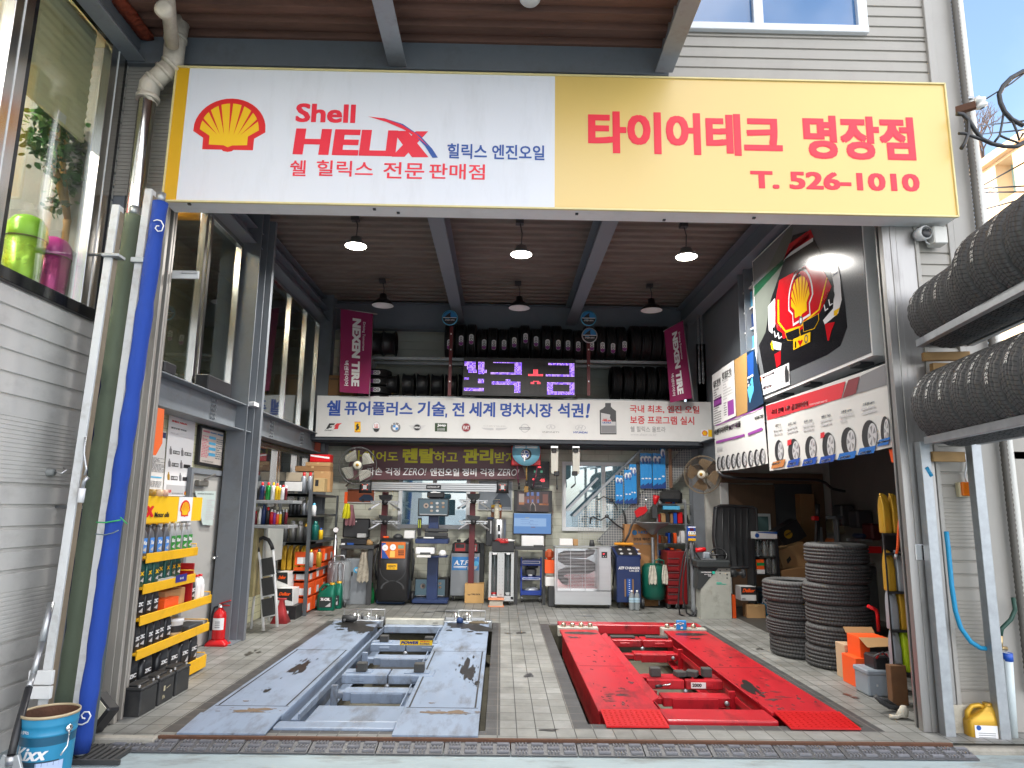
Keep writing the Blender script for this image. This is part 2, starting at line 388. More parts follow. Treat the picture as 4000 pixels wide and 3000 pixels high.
block_x = tile_mat('cream_block_wall_back','d2d3c4','cccdbd','b0b09c',.5,.12,.5,.005,plane='xz',bump=.2,dirt=False)
panel_back = tile_mat('showroom_wall_panel','8e8b78','868370','605e50',.35,.45,0,.006,plane='yz',bump=.1,dirt=False)

# ================================================================== ground and floor
gm = M('pale_blue_painted_concrete','93a1a5',.55,0,.14,1.5,bump=.35,bsc=25,dirt='5d584e',damt=.8,dsc=3.2,stretch=(.6,1.6,1))
g = MB(gm); G = -.06
for x0,x1,y0,y1 in ((-300,300,-300,5.36),(-300,-3.6,5.36,300),(5.9,300,5.36,300),(-3.6,5.9,13.6,300)):
    g.poly([(x0,y0,G),(x1,y0,G),(x1,y1,G),(x0,y1,G)])
solid('ground',g)
PITS = ((-2.34,-.09,5.53,10.3),(.70,2.85,5.72,10.25))
xs = [-3.6,-2.45,-2.34,-.09,.02,.57,.70,2.85,2.96,5.9]; ys = [5.36,5.43,5.53,5.61,5.72,10.25,10.3,10.36,10.41,13.6]
f = MB(floor_tile)
for i in range(len(xs)-1):
    for j in range(len(ys)-1):
        cx,cy = (xs[i]+xs[i+1])/2,(ys[j]+ys[j+1])/2; st = 0
        for a,b,c,d in PITS:
            if a < cx < b and c < cy < d: st = 2
            elif a-.12 < cx < b+.12 and c-.11 < cy < d+.11: st = max(st,1)
        if st == 2: continue
        f.m(border_tile if st else floor_tile)
        f.poly([(xs[i],ys[j],0),(xs[i+1],ys[j],0),(xs[i+1],ys[j+1],0),(xs[i],ys[j+1],0)])
solid('tiled_floor',f)
f = MB(M('floor_oil_patch',(.045,.042,.038),.3,0,.4,14)); rr = random.Random(17)
for cx,cy,rx,ry in ((.3,7.2,.05,.12),(.2,9.6,.12,.08),(-2.75,8.2,.07,.14),(1.4,11.2,.22,.1),(-.9,11.4,.25,.12),(-2.6,10.9,.1,.08),(3.15,8.7,.05,.16),(.35,5.55,.1,.04),(-1.9,11.6,.12,.1),(2.4,11.5,.15,.07),(3.2,6.6,.06,.08)):
    for j in range(4):
        a,b,s_ = cx+rr.uniform(-1,1)*rx,cy+rr.uniform(-1,1)*ry,rr.uniform(.15,.6); f.poly([(a+rx*s_*math.cos(t*.524)*rr.uniform(.7,1.2),b+ry*s_*math.sin(t*.524)*rr.uniform(.7,1.2),.003+j*.0004) for t in range(12)])
solid('floor_stains',f)
pm = M('pit_concrete','5c594c',.7,0,.2,2,dirt='201d18',damt=.7)
f = MB(pm)
for a,b,c,d in PITS:
    f.poly([(a,c,-.42),(b,c,-.42),(b,d,-.42),(a,d,-.42)])
    for p,q in (((a,c),(b,c)),((b,c),(b,d)),((b,d),(a,d)),((a,d),(a,c))):
        f.poly([(*p,-.42),(*q,-.42),(*q,-.001),(*p,-.001)])
solid('lift_pit',f)
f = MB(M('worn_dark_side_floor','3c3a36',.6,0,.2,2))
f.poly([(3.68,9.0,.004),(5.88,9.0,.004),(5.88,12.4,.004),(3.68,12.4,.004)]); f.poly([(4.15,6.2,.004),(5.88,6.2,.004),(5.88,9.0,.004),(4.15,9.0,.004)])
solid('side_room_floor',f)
f = MB(rust); f.box(-2.42,3.3,5.33,5.36,G,.006,.003); solid('threshold_angle',f)
f = MB(M('broken_concrete','98948a',.85,0,.2,9,bump=.8,bsc=20,dirt='4b453c',damt=.6))
f.box(-3.38,-2.42,5.27,5.36,G-.02,.004,.01); f.box(3.3,4.06,5.3,5.56,G-.02,-.02,.015); solid('kerb',f)

# ================================================================== the workshop building
BLD = thing('workshop_building','grey steel framed tyre workshop with open bay and second storey','building',(0,9,0))
def bp(mb,name,par=None): return mb.obj(name,par or BLD)
def siding(mb,P,u0,u1,v0,v1,pitch=.105,gw=.022,dep=.014,fine=()):
    """horizontal ribbed cladding: flats with recessed grooves, fine ribs inside the given height bands"""
    prof = []; v = v0
    def infine(a): return any(x <= a < y for x,y in fine)
    while v < v1-1e-4:
        if infine(v): w,gg,dd = .03,.012,.005
        else: w,gg,dd = pitch,gw,dep
        e = min(v+w,v1)
        prof += [(v,0),(max(v,e-gg*1.0),0),(max(v,e-gg*.85),-dd),(max(v,e-gg*.2),-dd)]; v = e
    prof.append((v1,0))
    A = [mb.bm.verts.new(P.p(u0,a,d)) for a,d in prof]; B = [mb.bm.verts.new(P.p(u1,a,d)) for a,d in prof]
    for k in range(len(prof)-1):
        if prof[k+1][0]-prof[k][0] > 1e-6 or True: mb.face((A[k],B[k],B[k+1],A[k+1]))
FY = 5.65; FP = PY(FY); SOF = 5.74
# upper street wall: right part with window, part behind the sign
w = MB(siding_cool)
wx0,wx1 = at(2690,120,y=FY).x,at(3385,130,y=FY).x; wz0 = at(3000,130,y=FY).z
siding(w,FP,1.45,3.83,4.2,wz0,fine=((4.9,5.5),)); siding(w,FP,wx1,3.83,wz0,7.6); siding(w,FP,1.45,3.83,7.6,9.2)
siding(w,FP,-3.4,1.45,4.25,5.5,pitch=.035,gw=.014,dep=.006)
bp(w,'street_wall')
w = MB(panel_grey)
w.box(3.83,3.9,FY-.03,FY+.1,4.2,9.2,.004); w.box(3.9,4.1,FY-.015,FY+.3,-.02,9.2,.004)
bp(w,'corner_panel')
w = MB(steel_grey); w.box(-3.4,1.44,FY-.06,FY+.05,5.48,SOF+.02,.004)
for k in range(9): w.lathe([(0,-.006),(.008,-.006),(.01,0)],(-2.6+k*.45,FY-.061,5.53),8,(0,-1,0))
bp(w,'edge_beam')
win = MB(M('white_window_frame',(.72,.74,.76),.35,0,.02))
for a,b,c,d in ((wx0-.2,wx1,wz0-.0,wz0+.07),(wx0-.2,wx1,7.53,7.6)): win.box(a,b,FY-.05,FY+.03,c,d,.004)
for c in (wx0+.62,wx1-.06,wx0-.2): win.box(c-.03,c+.06,FY-.045,FY+.03,wz0+.07,7.53,.004)
wo = bp(win,'window')
pn = MB(M('blue_tinted_glass',(.02,.12,.3),.03,0,.02,spec=1,coat=1)); pn.box(wx0-.2,wx1,FY+.0,FY+.015,wz0+.04,7.56); bp(pn,'pane',wo)
# canopy soffit of the overhanging storey
def corr(mb,x0,x1,y0,y1,z,pitch=.2,dep=.05):
    y = y1; pr = []
    while y > y0:
        pr += [(y,0),(y-pitch*.45,0),(y-pitch*.55,dep),(y-pitch*.9,dep)]; y -= pitch
    A = [mb.bm.verts.new((x0,max(a,y0),z+d)) for a,d in pr]; B = [mb.bm.verts.new((x1,max(a,y0),z+d)) for a,d in pr]
    for k in range(len(pr)-1): mb.face((A[k],B[k],B[k+1],A[k+1]))
w = MB(deck); corr(w,-3.4,1.4,3.5,FY,SOF); bp(w,'canopy_deck')
for xc in (1.39,-.985,-3.3):
    w = MB(M('light_grey_canopy_beam','8f9297',.5,0,.08,3,dirt='6b4a34',damt=.3,dsc=8))
    w.box(xc-.08,xc+.08,3.5,FY-.07,5.49,5.505,.003); w.box(xc-.012,xc+.012,3.5,FY-.07,5.505,SOF+.06); w.box(xc-.08,xc+.08,3.5,FY-.07,SOF+.055,SOF+.07)
    bp(w,'beam')
w = MB(siding_cool)
siding(w,Plane((1.48,0,0),(0,1,0),(0,0,1)),3.5,FY,SOF+.05,9.2)
w.box(-3.4,1.47,3.5,3.55,SOF,9.2); w.box(-3.4,4.1,FY+.3,13.9,9.1,9.2); w.box(-3.4,1.47,3.55,FY+.3,9.1,9.2)
w.box(4.06,4.1,FY+.3,13.9,2.9,9.1); w.box(5.9,6.0,FY+.05,13.9,-.1,2.9); w.box(4.1,6.0,FY+.05,13.9,2.8,2.95); w.box(-3.4,4.06,13.8,13.9,5.6,9.1); w.box(4.1,5.9,FY+.05,FY+.12,-.1,2.8)
bp(w,'outer_wall')
w = MB(M('orange_foam','8a3a22',.95,0,.3,20,bump=1,bsc=40))
for k in range(10):
    p = at(*R1(1010+k*24,20+k*27),z=SOF-.01); w.lathe([(0,-.05),(.06+random.random()*.03,-.02),(.05,.03),(0,.05)],(-3.22,p.y,SOF-.02),8)
bp(w,'foam_filling')
w = MB(white_pt)
c = at(2070,12,z=SOF-.03); w.lathe([(0,0),(.07,0),(.085,.02),(.085,.03)],(c.x,c.y,SOF-.02),20)
w.solo('smoke_detector','round white smoke detector under the rusty canopy','smoke detector')
# front jambs of the bay
jamb = M('worn_stainless_jamb',(.34,.33,.32),.38,.7,.12,2,dirt='3c342c',damt=.5,dsc=3,stretch=(3,3,.3))
def front_jamb(s,name):
    w = MB(panel_grey if s < 0 else jamb); X = 3.23
    w.box(3.37,3.53,FY-.04,FY+.1,-.06,4.3,.003)
    w.m(jamb)
    for a,b in ((3.29,3.34),): w.box(min(s*a,s*b)+.03,max(s*a,s*b)+.03,FY-.045,FY+.1,-.02,4.3,.003)
    w.m(M('dark_shutter_guide',(.06,.055,.05),.5,.5,.2))
    w.box(3.28,3.32,FY+.02,FY+.07,0,4.3)
    w.m(jamb); w.box(3.255,3.32,FY-.04,FY+.02,0,4.3,.002); w.box(3.265,3.32,FY+.07,FY+.09,0,4.3,.002)
    bp(w,'jamb')
front_jamb(1,'r')
# left jamb sits at x = -3.1 .. -2.87
w = MB(M('beige_grey_jamb_panel','a9a49c',.45,0,.06,2)); w.box(-3.2,-3.02,FY-.04,FY+.2,.3,4.3,.003)
w.m(M('brownish_stainless_jamb',(.42,.39,.35),.42,.5,.1,2,dirt='4a4034',damt=.4,dsc=3,stretch=(3,3,.3))); w.box(-3.02,-2.93,FY-.05,FY+.16,0,4.3,.004); w.box(-2.93,-2.88,FY-.05,FY-.01,0,4.3,.003); w.box(-2.93,-2.88,FY+.05,FY+.08,0,4.3,.003); w.box(-2.93,-2.9,FY+.13,FY+.16,0,4.3,.003)
w.m(M('dark_shutter_guide',(.06,.055,.05),.5,.5,.2)); w.box(-2.93,-2.915,FY-.01,FY+.13,0,4.29)
bp(w,'jamb')
# right of the jamb: cladding and plain panel
w = MB(siding_cool); siding(w,FP,3.56,3.85,.2,4.2,fine=((.3,.95),(1.3,1.75)))
w.m(panel_grey); w.box(3.53,3.565,FY-.05,FY+.1,-.05,4.2,.003); w.box(3.85,3.9,FY-.02,FY+.1,.05,4.2,.003)
w.m(M('peeling_plinth','b9b2a2',.8,0,.2,9,bump=.5,dirt='5b4a38',damt=.7)); w.box(3.40,3.9,FY-.06,FY+.1,-.06,.2,.006)
bp(w,'lower_street_wall')
# ---------------- inside: ceiling, beams
w = MB(deck_in); corr(w,-3.5,3.9,FY+.1,13.3,5.5,.22,.045); bp(w,'ceiling_deck')
def hbeam(p,q,w_=.2,h=.3,mat=None,nm='beam',fl=.012):
    m = MB(mat or beam_grey); p = Vector(p); q = Vector(q); up = Vector((0,0,h/2-fl/2))
    m.bar(p+up,q+up,w_,fl); m.bar(p-up,q-up,w_,fl); m.bar(p,q,.012,h-2*fl-.002); return bp(m,nm)
def hbeam_side(x,y0,y1,z0,z1,s,mat=None):
    """beam along the depth with its web facing the bay, s = +1 left wall, -1 right wall; bolted splice plates"""
    m = MB(mat or beam_grey); d = .12
    for z in (z0,z1-.014): m.box(min(x,x-s*d*2),max(x,x-s*d*2),y0,y1,z,z+.014,.002)
    m.box(min(x-s*d,x-s*(d+.012)),max(x-s*d,x-s*(d+.012)),y0,y1,z0+.014,z1-.014)
    return bp(m,'beam'),x-s*d
def bolts(x,s,ys_,zs):
    m = MB(galv)
    for y in ys_:
        for z in zs: m.lathe([(0,.028),(.013,.028),(.013,.012),(.018,.012),(.018,0)],(x,y,z),6,(s,0,0),smooth=False)
    bp(m,'bolt_row')
dkb = M('dark_grey_ceiling_beam','757c85',.5,0,.1,3)
for px in ((1702,850),(2385,860)):
    xb = at(*px,z=5.1).x; hbeam((xb,FY+.1,5.27),(xb,12.95,5.27),.2,.36,dkb)
hbeam((-3.5,12.85,5.2),(3.9,12.85,5.2),.2,.52,dkb)
for s in (-1,1): hbeam((s*3.42,FY+.1,5.25),(s*3.42,12.9,5.25),.24,.36,dkb)
b_,xw = hbeam_side(-3.2,5.95,12.9,2.53,2.86,1)
bolts(xw,1,(6.1,),(2.62,2.68,2.74,2.8)); bolts(xw,1,(7.85,7.93),(2.6,2.65,2.7,2.75,2.8)); bolts(xw,1,(9.9,9.98),(2.6,2.65,2.7,2.75,2.8)); bolts(xw,1,(11.4,11.48),(2.6,2.65,2.7,2.75,2.8))
hbeam_side(3.42,5.95,12.9,2.42,2.8,-1)
hbeam_side(-3.24,5.95,12.9,4.98,5.2,1,dkb)
def hcol(x,y,z1=5.5,s=1,w_=.24,z0=0):
    m = MB(steel_grey)
    m.box(x-.006,x+.006,y-w_/2,y+w_/2,z0,z1)
    for yy in (y-w_/2,y+w_/2): m.box(x-w_/2,x+w_/2,yy-.006,yy+.006,z0,z1,.002)
    m.box(x-w_/2-.05,x+w_/2+.05,y-w_/2-.05,y+w_/2+.05,z0,z0+.012,.002)
    bp(m,'column')
for y in (8.72,12.6): hcol(-3.3,y)
hcol(3.55,12.6); hcol(3.55,9.6,z0=2.42)
hcol(-3.3,6.15)
w = MB(steel_grey); w.box(-3.2,-3.1,8.86,8.93,0,5.4,.004); bp(w,'column')
# ---------------- left wall below and glazed showroom above
w = MB(block_y); LX = -3.5
w.poly([(LX,5.9,0),(LX,13.2,0),(LX,13.2,2.55),(LX,5.9,2.55)]); bp(w,'side_wall')
d0 = at(745,1840,x=LX+.03).y; d1 = at(868,1840,x=LX+.03).y; dz = 2.03
w = MB(M('grey_door_paint','a9a8a4',.45,0,.05,2,dirt='6a6860',damt=.3)); PLd = PL(LX)
w.slab(PLd,d0,d1,.01,dz-.06,.01,.04); dr = bp(w,'door')
w = MB(steel_grey); w.slab(PLd,d0-.06,d0,0,dz,.005,.07); w.slab(PLd,d1,d1+.07,0,dz,.005,.07); w.slab(PLd,d0,d1,dz-.06,dz,.005,.07); bp(w,'frame',dr)
w = MB(chrome); hz = at(*R3(1670,1415),x=LX+.05).z; hy = d1-.1; w.tube([(LX+.04,hy,hz),(LX+.1,hy,hz)],.02,12); w.tube([(LX+.1,hy,hz),(LX+.11,hy-.02,hz),(LX+.11,hy-.14,hz)],.01); bp(w,'handle',dr)
w = MB(M('door_closer',(.2,.19,.17),.4,.5)); w.box(LX+.04,LX+.1,d0+.1,d0+.35,dz-.2,dz-.13,.01); w.bar((LX+.11,d0+.2,dz-.12),(LX+.1,d0+.5,dz-.05),.02,.012); bp(w,'door_closer',dr)
def side_glazing(y0,y1,z0,z1,muls,x=-3.42,mw_=.05):
    m = MB(stainless)
    m.box(x-.05,x+.02,y0,y1,z1-.06,z1,.003); m.box(x-.05,x+.02,y0,y1,z0,z0+.05,.003)
    for y in [y0+.03,y1-.03]+list(muls): m.box(x-.05,x+.025,y-mw_/2,y+mw_/2,z0+.05,z1-.06,.003)
    o = bp(m,'window'); g_ = MB(glass); g_.box(x-.02,x-.012,y0+.02,y1-.02,z0+.03,z1-.03); bp(g_,'pane',o)
side_glazing(6.3,8.58,2.87,4.96,(7.5,7.62),mw_=.06)
side_glazing(8.95,12.45,2.87,4.96,(9.75,10.7,11.6))
# showroom behind the glazing
w = MB(panel_back); w.poly([(-4.6,5.95,2.8),(-4.6,13,2.8),(-4.6,13,5.3),(-4.6,5.95,5.3)])
w.m(M('showroom_floor',(.3,.3,.28),.4)); w.poly([(-4.6,5.95,2.8),(-3.45,5.95,2.8),(-3.45,13,2.8),(-4.6,13,2.8)])
w.m(M('painted_ceiling_glow','e8a028',.5)); w.poly([(-4.6,6.4,5.28),(-3.45,6.4,5.28),(-3.45,8.6,5.28),(-4.6,8.6,5.28)])  # orange lamp glow put into the colour of this ceiling stretch
w.m(M('showroom_end_wall','6a6a60',.6)); w.poly([(-4.6,5.95,2.8),(-3.45,5.95,2.8),(-3.45,5.95,5.28),(-4.6,5.95,5.28)]); w.poly([(-4.6,13,2.8),(-3.45,13,2.8),(-3.45,13,5.28),(-4.6,13,5.28)]); w.poly([(-4.6,8.6,5.28),(-3.45,8.6,5.28),(-3.45,13,5.28),(-4.6,13,5.28)]); w.poly([(-4.6,5.95,5.28),(-3.45,5.95,5.28),(-3.45,6.4,5.28),(-4.6,6.4,5.28)])
w.m(black)
for y in (6.9,7.4,7.95,8.6,10.2): w.box(-4.58,-4.53,y-.03,y+.03,2.81,5.2)  # black uprights added to imitate window frames reflected in the glazing
bp(w,'showroom_interior')
w = MB(EM('showroom_tube_light',(1,.92,.78),140)); w.box(-4.3,-4.15,6.4,8.2,5.2,5.24,.005); bp(w,'ceiling_light')
# small window under the beam at the back left
w = MB(stainless); y0,y1 = 9.2,12.3
w.box(-3.47,-3.4,y0,y1,2.44,2.5,.003); w.box(-3.47,-3.4,y0,y1,1.55,1.6,.003)
for y in (9.25,9.62,9.72,10.6,10.7,11.6,11.7,12.25): w.box(-3.47,-3.4,y-.035,y+.035,1.6,2.44,.003)
o = bp(w,'window'); w = MB(M('dark_window_glass',(.03,.04,.045),.05,0,.1,spec=.9)); w.box(-3.48,-3.45,y0,y1,1.58,2.46); bp(w,'pane',o)
# ---------------- back wall with two windows, the upper loft
BY = 13.0; wl = (at(1300,1900,y=BY).x,at(1950,2070,y=BY)); 
w = MB(block_x)
WL = (at(1555,2000,y=BY).x,at(1835,2000,y=BY).x,at(1700,2065,y=BY).z,2.35)
WR = (at(2195,2000,y=BY).x,at(2490,2000,y=BY).x,at(2300,2075,y=BY).z,at(2300,1805,y=BY).z)
xr = [-3.5,WL[0],WL[1],WR[0],WR[1],3.62]
for i,(a,b) in enumerate(zip(xr,xr[1:])):
    if i in (1,3):
        q = WL if i == 1 else WR
        w.poly([(a,BY,0),(b,BY,0),(b,BY,q[2]),(a,BY,q[2])]); w.poly([(a,BY,q[3]),(b,BY,q[3]),(b,BY,2.86),(a,BY,2.86)])
    else: w.poly([(a,BY,0),(b,BY,0),(b,BY,2.86),(a,BY,2.86)])
bp(w,'back_wall')
wf = M('white_window_frame',(.72,.74,.76),.35,0,.02)
for q,mu in ((WL,.5),(WR,.55)):
    m = MB(wf); a,b,c,d = q; t_ = .07
    m.box(a,b,BY-.05,BY+.05,c,c+t_,.004); m.box(a,b,BY-.05,BY+.05,d-t_,d,.004)
    for x in (a+t_/2,b-t_/2,a+(b-a)*mu): m.box(x-t_/2,x+t_/2,BY-.045,BY+.05,c+t_,d-t_,.004)
    o = bp(m,'window'); m = MB(GL('back_window_glass',(.55,.68,.75),.25)); m.box(a+.03,b-.03,BY+.01,BY+.02,c+.03,d-.03); bp(m,'pane',o)
# store room behind the back windows
w = MB(M('store_wall','8fa3b0',.7,0,.15,2)); w.poly([(-3.5,15.5,0),(3.6,15.5,0),(3.6,15.5,2.9),(-3.5,15.5,2.9)]); w.poly([(-3.5,13.05,0),(3.6,13.05,0),(3.6,15.5,0),(-3.5,15.5,0)]); bp(w,'store_room_wall')
w = MB(M('loft_dark_slab','3a3f46',.7)); w.box(-3.5,3.6,12.1,13.8,2.72,2.84); w.box(-3.4,3.5,12.0,12.1,2.74,2.84,.004); bp(w,'loft_floor')
w = MB(M('white_loft_siding','c9c8bc',.5,0,.06)); siding(w,PY(13.5),-3.5,3.6,2.84,5.6,pitch=.17,gw=.02,dep=.015); bp(w,'loft_back_wall')
w = MB(galv)
for px,py,x2 in ((1440,1398,2620),(1440,1550,2640)):
    p = at(px,py,y=12.5); q = at(x2,py+10,y=12.5); w.box(p.x,q.x,12.48,12.52,p.z-.03,p.z+.03,.004); w.box(p.x,q.x,12.9,12.94,p.z-.03,p.z+.03,.004)
    LOFTZ = p.z
for px in (1450,2030,2640):
    x = at(px,1400,y=12.5).x
    w.box(x-.03,x+.03,12.53,12.58,2.84,4.3,.004); w.box(x-.03,x+.03,12.83,12.88,2.84,4.3,.004)
w.solo('loft_tyre_rack','galvanised two level tyre rack standing on the loft behind the long white banner','tyre rack')
# ---------------- right side: lower side room and upper side wall
w = MB(M('side_room_wall','b9b7b0',.7,0,.1,2,dirt='5a564c',damt=.4))
w.poly([(3.63,12.4,0),(5.9,12.4,0),(5.9,12.4,2.8),(3.63,12.4,2.8)]); w.poly([(3.63,12.4,0),(3.63,13.0,0),(3.63,13.0,2.8),(3.63,12.4,2.8)])
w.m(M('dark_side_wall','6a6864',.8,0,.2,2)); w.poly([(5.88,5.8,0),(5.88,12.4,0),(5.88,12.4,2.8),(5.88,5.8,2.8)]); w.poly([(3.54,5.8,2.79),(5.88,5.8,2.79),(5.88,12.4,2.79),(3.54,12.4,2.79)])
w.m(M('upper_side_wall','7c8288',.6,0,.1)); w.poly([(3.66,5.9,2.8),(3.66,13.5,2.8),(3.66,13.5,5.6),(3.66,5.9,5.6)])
bp(w,'side_room_wall')
w = MB(white_pt)
for a,b in ((2790,2852),(2862,2885)):
    p = at(a,1215,y=12.2); q = at(b,1400,y=12.2); w.box(min(p.x,3.5),min(q.x,3.64),12.15,12.2,3.0,4.6)
bp(w,'white_panel')
# wood door case at the end of the side room
p = at(2812,1870,y=12.4); q = at(3215,2330,y=12.4); ym = at(3025,2000,y=12.4).x
w = MB(wood); w.box(p.x,q.x+.1,12.33,12.39,2.12,2.3,.005); w.box(q.x-.1,q.x+.1,12.33,12.39,0,2.12,.005); w.m(white_pt); w.box(p.x-.02,p.x+.12,12.32,12.39,0,2.12,.005)
w.m(M('dark_doorway',(.05,.055,.06),.8)); w.box(ym,q.x-.1,12.37,12.39,0,2.12)
o = bp(w,'door_case')
w = MB(wood); w.box(p.x+.1,ym,12.34,12.38,.02,2.1,.004); o = bp(w,'door')
a,b = at(2935,2010,y=12.33),at(3000,2060,y=12.33)
w = MB(wf); w.box(a.x-.05,b.x+.05,12.315,12.335,1.1,a.z+.02,.004); w.m(M('door_light_glass',(.12,.2,.2),.1)); w.box(a.x,b.x,12.305,12.316,1.15,a.z-.03); bp(w,'door_window',o)
# ================================================================== left neighbour building with the shop window
NB = thing('showroom_building','grey clad building along the left edge with a big shop window','building',(-3.4,3,0))
def nb(mb,n,par=None): return mb.obj(n,par or NB)
LW = -3.4; PW = PL(LW)
sill = 3.2; wtop = 5.54; wy1 = 5.6
sd = M('warm_grey_siding','cac7c2',.5,0,.05,2,dirt='4d463e',damt=.3,dsc=3,stretch=(1,.5,1))
w = MB(sd); siding(w,PW,-4,wy1+.06,G,sill-.06,pitch=.15,gw=.03,dep=.018,fine=((.55,1.0),(1.62,2.2)))
siding(w,PW,-4,wy1+.06,wtop+.05,9.2,pitch=.035,gw=.014,dep=.006)
siding(w,PW,wy1+.005,wy1+.06,sill-.06,wtop+.05,pitch=.12)
w.box(-9,LW,-4,-3.9,G,9.2); w.box(-9,LW,-4,13.9,9.1,9.2); w.box(-9,-8.9,-4,13.9,G,9.1); w.box(-9,LW-.01,13.8,13.9,G,9.1)
nb(w,'outer_wall')
w = MB(steel_grey); w.box(LW,LW+.12,-4,FY-.06,5.6,SOF,.004); w.box(LW-.02,LW+.1,wy1+.06,wy1+.25,G,SOF,.005); nb(w,'corner_post')
mull = at(110,0,x=LW+.01).y
bk = M('black_granite',(.015,.015,.017),.12,0,.3)
w = MB(bk); w.box(LW-.06,LW+.03,-4,wy1,sill-.09,sill,.004); w.box(LW-.06,LW+.02,-4,wy1,wtop,wtop+.05,.003); w.box(LW-.06,LW+.02,wy1-.045,wy1,sill,wtop,.003)
w.m(stainless); w.box(LW-.05,LW+.025,wy1-.24,wy1-.045,sill,wtop,.003); w.box(LW-.05,LW+.025,mull-.12,mull+.06,sill,wtop,.003)
w.m(white_pt); w.box(LW-.05,LW+.03,wy1-.15,wy1-.14,sill,wtop); w.box(LW-.05,LW+.03,mull-.04,mull-.03,sill,wtop)
w.m(bk); w.box(LW-.05,LW+.02,mull+.06,mull+.1,sill,wtop)
wo = nb(w,'window')
w = MB(GL('shop_window_glass',(.92,.94,.9),.1)); w.box(LW-.03,LW-.02,-4,wy1-.05,sill,wtop); nb(w,'pane',wo)
# room behind the shop window
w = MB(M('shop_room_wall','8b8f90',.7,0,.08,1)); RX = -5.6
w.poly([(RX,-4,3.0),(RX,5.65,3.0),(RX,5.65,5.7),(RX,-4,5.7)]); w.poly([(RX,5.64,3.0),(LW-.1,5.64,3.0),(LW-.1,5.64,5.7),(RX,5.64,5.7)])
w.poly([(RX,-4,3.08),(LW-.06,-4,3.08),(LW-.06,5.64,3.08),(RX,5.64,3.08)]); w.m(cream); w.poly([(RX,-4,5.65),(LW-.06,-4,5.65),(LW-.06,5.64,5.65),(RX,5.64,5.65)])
w.m(M('painted_orange_reflection','f0a028',.5)); w.poly([(RX+.02,2.5,4.15),(RX+.02,5.6,4.15),(RX+.02,5.6,4.85),(RX+.02,2.5,4.85)])  # orange reflected light put into a flat patch of wall colour
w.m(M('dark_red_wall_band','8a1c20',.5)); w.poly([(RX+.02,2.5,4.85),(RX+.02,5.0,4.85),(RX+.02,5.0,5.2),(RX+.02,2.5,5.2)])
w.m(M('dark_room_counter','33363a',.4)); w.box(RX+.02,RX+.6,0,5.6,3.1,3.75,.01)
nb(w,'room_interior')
w = MB(EM('shop_tube_light',(1,.93,.82),190)); w.box(-4.9,-4.75,1.5,4.9,5.58,5.62,.005); nb(w,'ceiling_light')
w = MB(M('ivory_shutter_slat','ece4bc',.5,0,.05)); SX = LW-.12
bz = at(*R1(480,945),x=SX).z
z = bz
while z < wtop:
    for a,b,c,d in ((0,.03,.0,.012),(.03,.075,.012,.0)): w.poly([(SX+c,mull+.1,z+a),(SX+c,wy1-.26,z+a),(SX+d,wy1-.26,z+b),(SX+d,mull+.1,z+b)])
    z += .075
w.box(SX-.01,SX+.02,mull+.1,wy1-.26,bz-.05,bz,.004)
w.m(white); w.box(SX+.02,SX+.024,wy1-.62,wy1-.52,bz-.04,bz+.03)
w.solo('roller_blind','ivory slatted roller shutter half lowered behind the upper left shop window','roller shutter')
def bin_(px,py0,py1,r,mat,mat2,lab,x):
    p = at(px,py1,x=x); y = p.y
    zt = at(px,py0,x=x).z; b0 = sill+.02; h = zt-b0
    t = thing('swing_lid_bin',lab,'bin',(x,y,b0))
    m = MB(mat); m.lathe([(r*.84,0),(r*.9,.03),(r*1.0,h*.66),(r*.98,h*.66)],(x,y,b0),32); m.obj('body',t)
    m = MB(mat2); m.lathe([(r*1.06,h*.65),(r*1.08,h*.67),(r*1.04,h*.74),(r*.95,h*.86),(r*.7,h*.95),(r*.3,h*.995),(0,h)],(x,y,b0),32); m.obj('lid',t)
    m = MB(M('bin_liner','7a6a48',.6)); m.lathe([(r*1.01,h*.64),(r*1.07,h*.652),(r*1.03,h*.66)],(x,y,b0),32); m.obj('liner_edge',t)
bin_(85,825,1040,.135,M('metallic_lime','9cc83c',.28,.35,.05),M('lime_lid','8cc832',.3,.1,.04),'lime green bin with a domed swing lid behind the left shop window',-3.62)
bin_(190,912,1130,.125,M('metallic_pink','d8509c',.28,.35,.05),M('pink_lid','d244a4',.3,.1,.04),'pink bin with a domed swing lid beside the green one in the window',-3.6)
# potted tree in the window
px_ = at(*R2(410,470),x=-3.75); t = thing('potted_tree','leafy indoor tree in a white square pot behind the left shop window','potted plant',(-3.75,px_.y+.1,sill+.02)); yy = px_.y+.1
w = MB(M('white_pot','c9c8c2',.5,0,.05)); w.box(-3.92,-3.58,yy-.17,yy+.17,sill+.02,sill+.5,.02); w.obj('pot',t)
w = MB(M('pale_bark','b08c50',.75,0,.2,12,bump=.3)); c1,c2 = at(*R1(440,1340),x=-3.75),at(*R1(505,1340),x=-3.75); fk = at(*R2(420,250),x=-3.75)
w.tube([(-3.75,yy,sill+.48),(-3.75,yy,fk.z-.05),(-3.75,yy-.01,fk.z)],[.035,.032,.036]); w.tube([(-3.75,yy,fk.z),(-3.75,c1.y,c1.z),(-3.75,c1.y-.02,c1.z+.5)],[.028,.026,.015]); w.tube([(-3.75,yy,fk.z),(-3.75,c2.y,c2.z),(-3.75,c2.y+.02,c2.z+.6)],[.026,.024,.012]); w.obj('trunk',t)
w = MB(M('indoor_leaf','3a6a34',.4,0,.35,3)); rnd = random.Random(5)
ctr = [(R1(340,1200),.17),(R1(330,1000),.15),(R1(470,1100),.2),(R1(560,1250),.17),(R1(560,1400),.13),(R1(560,1500),.13),(R1(400,940),.12),(R1(620,1160),.11),(R1(420,1250),.14),(R2(410,170),.09),(R1(670,1500),.06),(R1(540,1020),.13)]
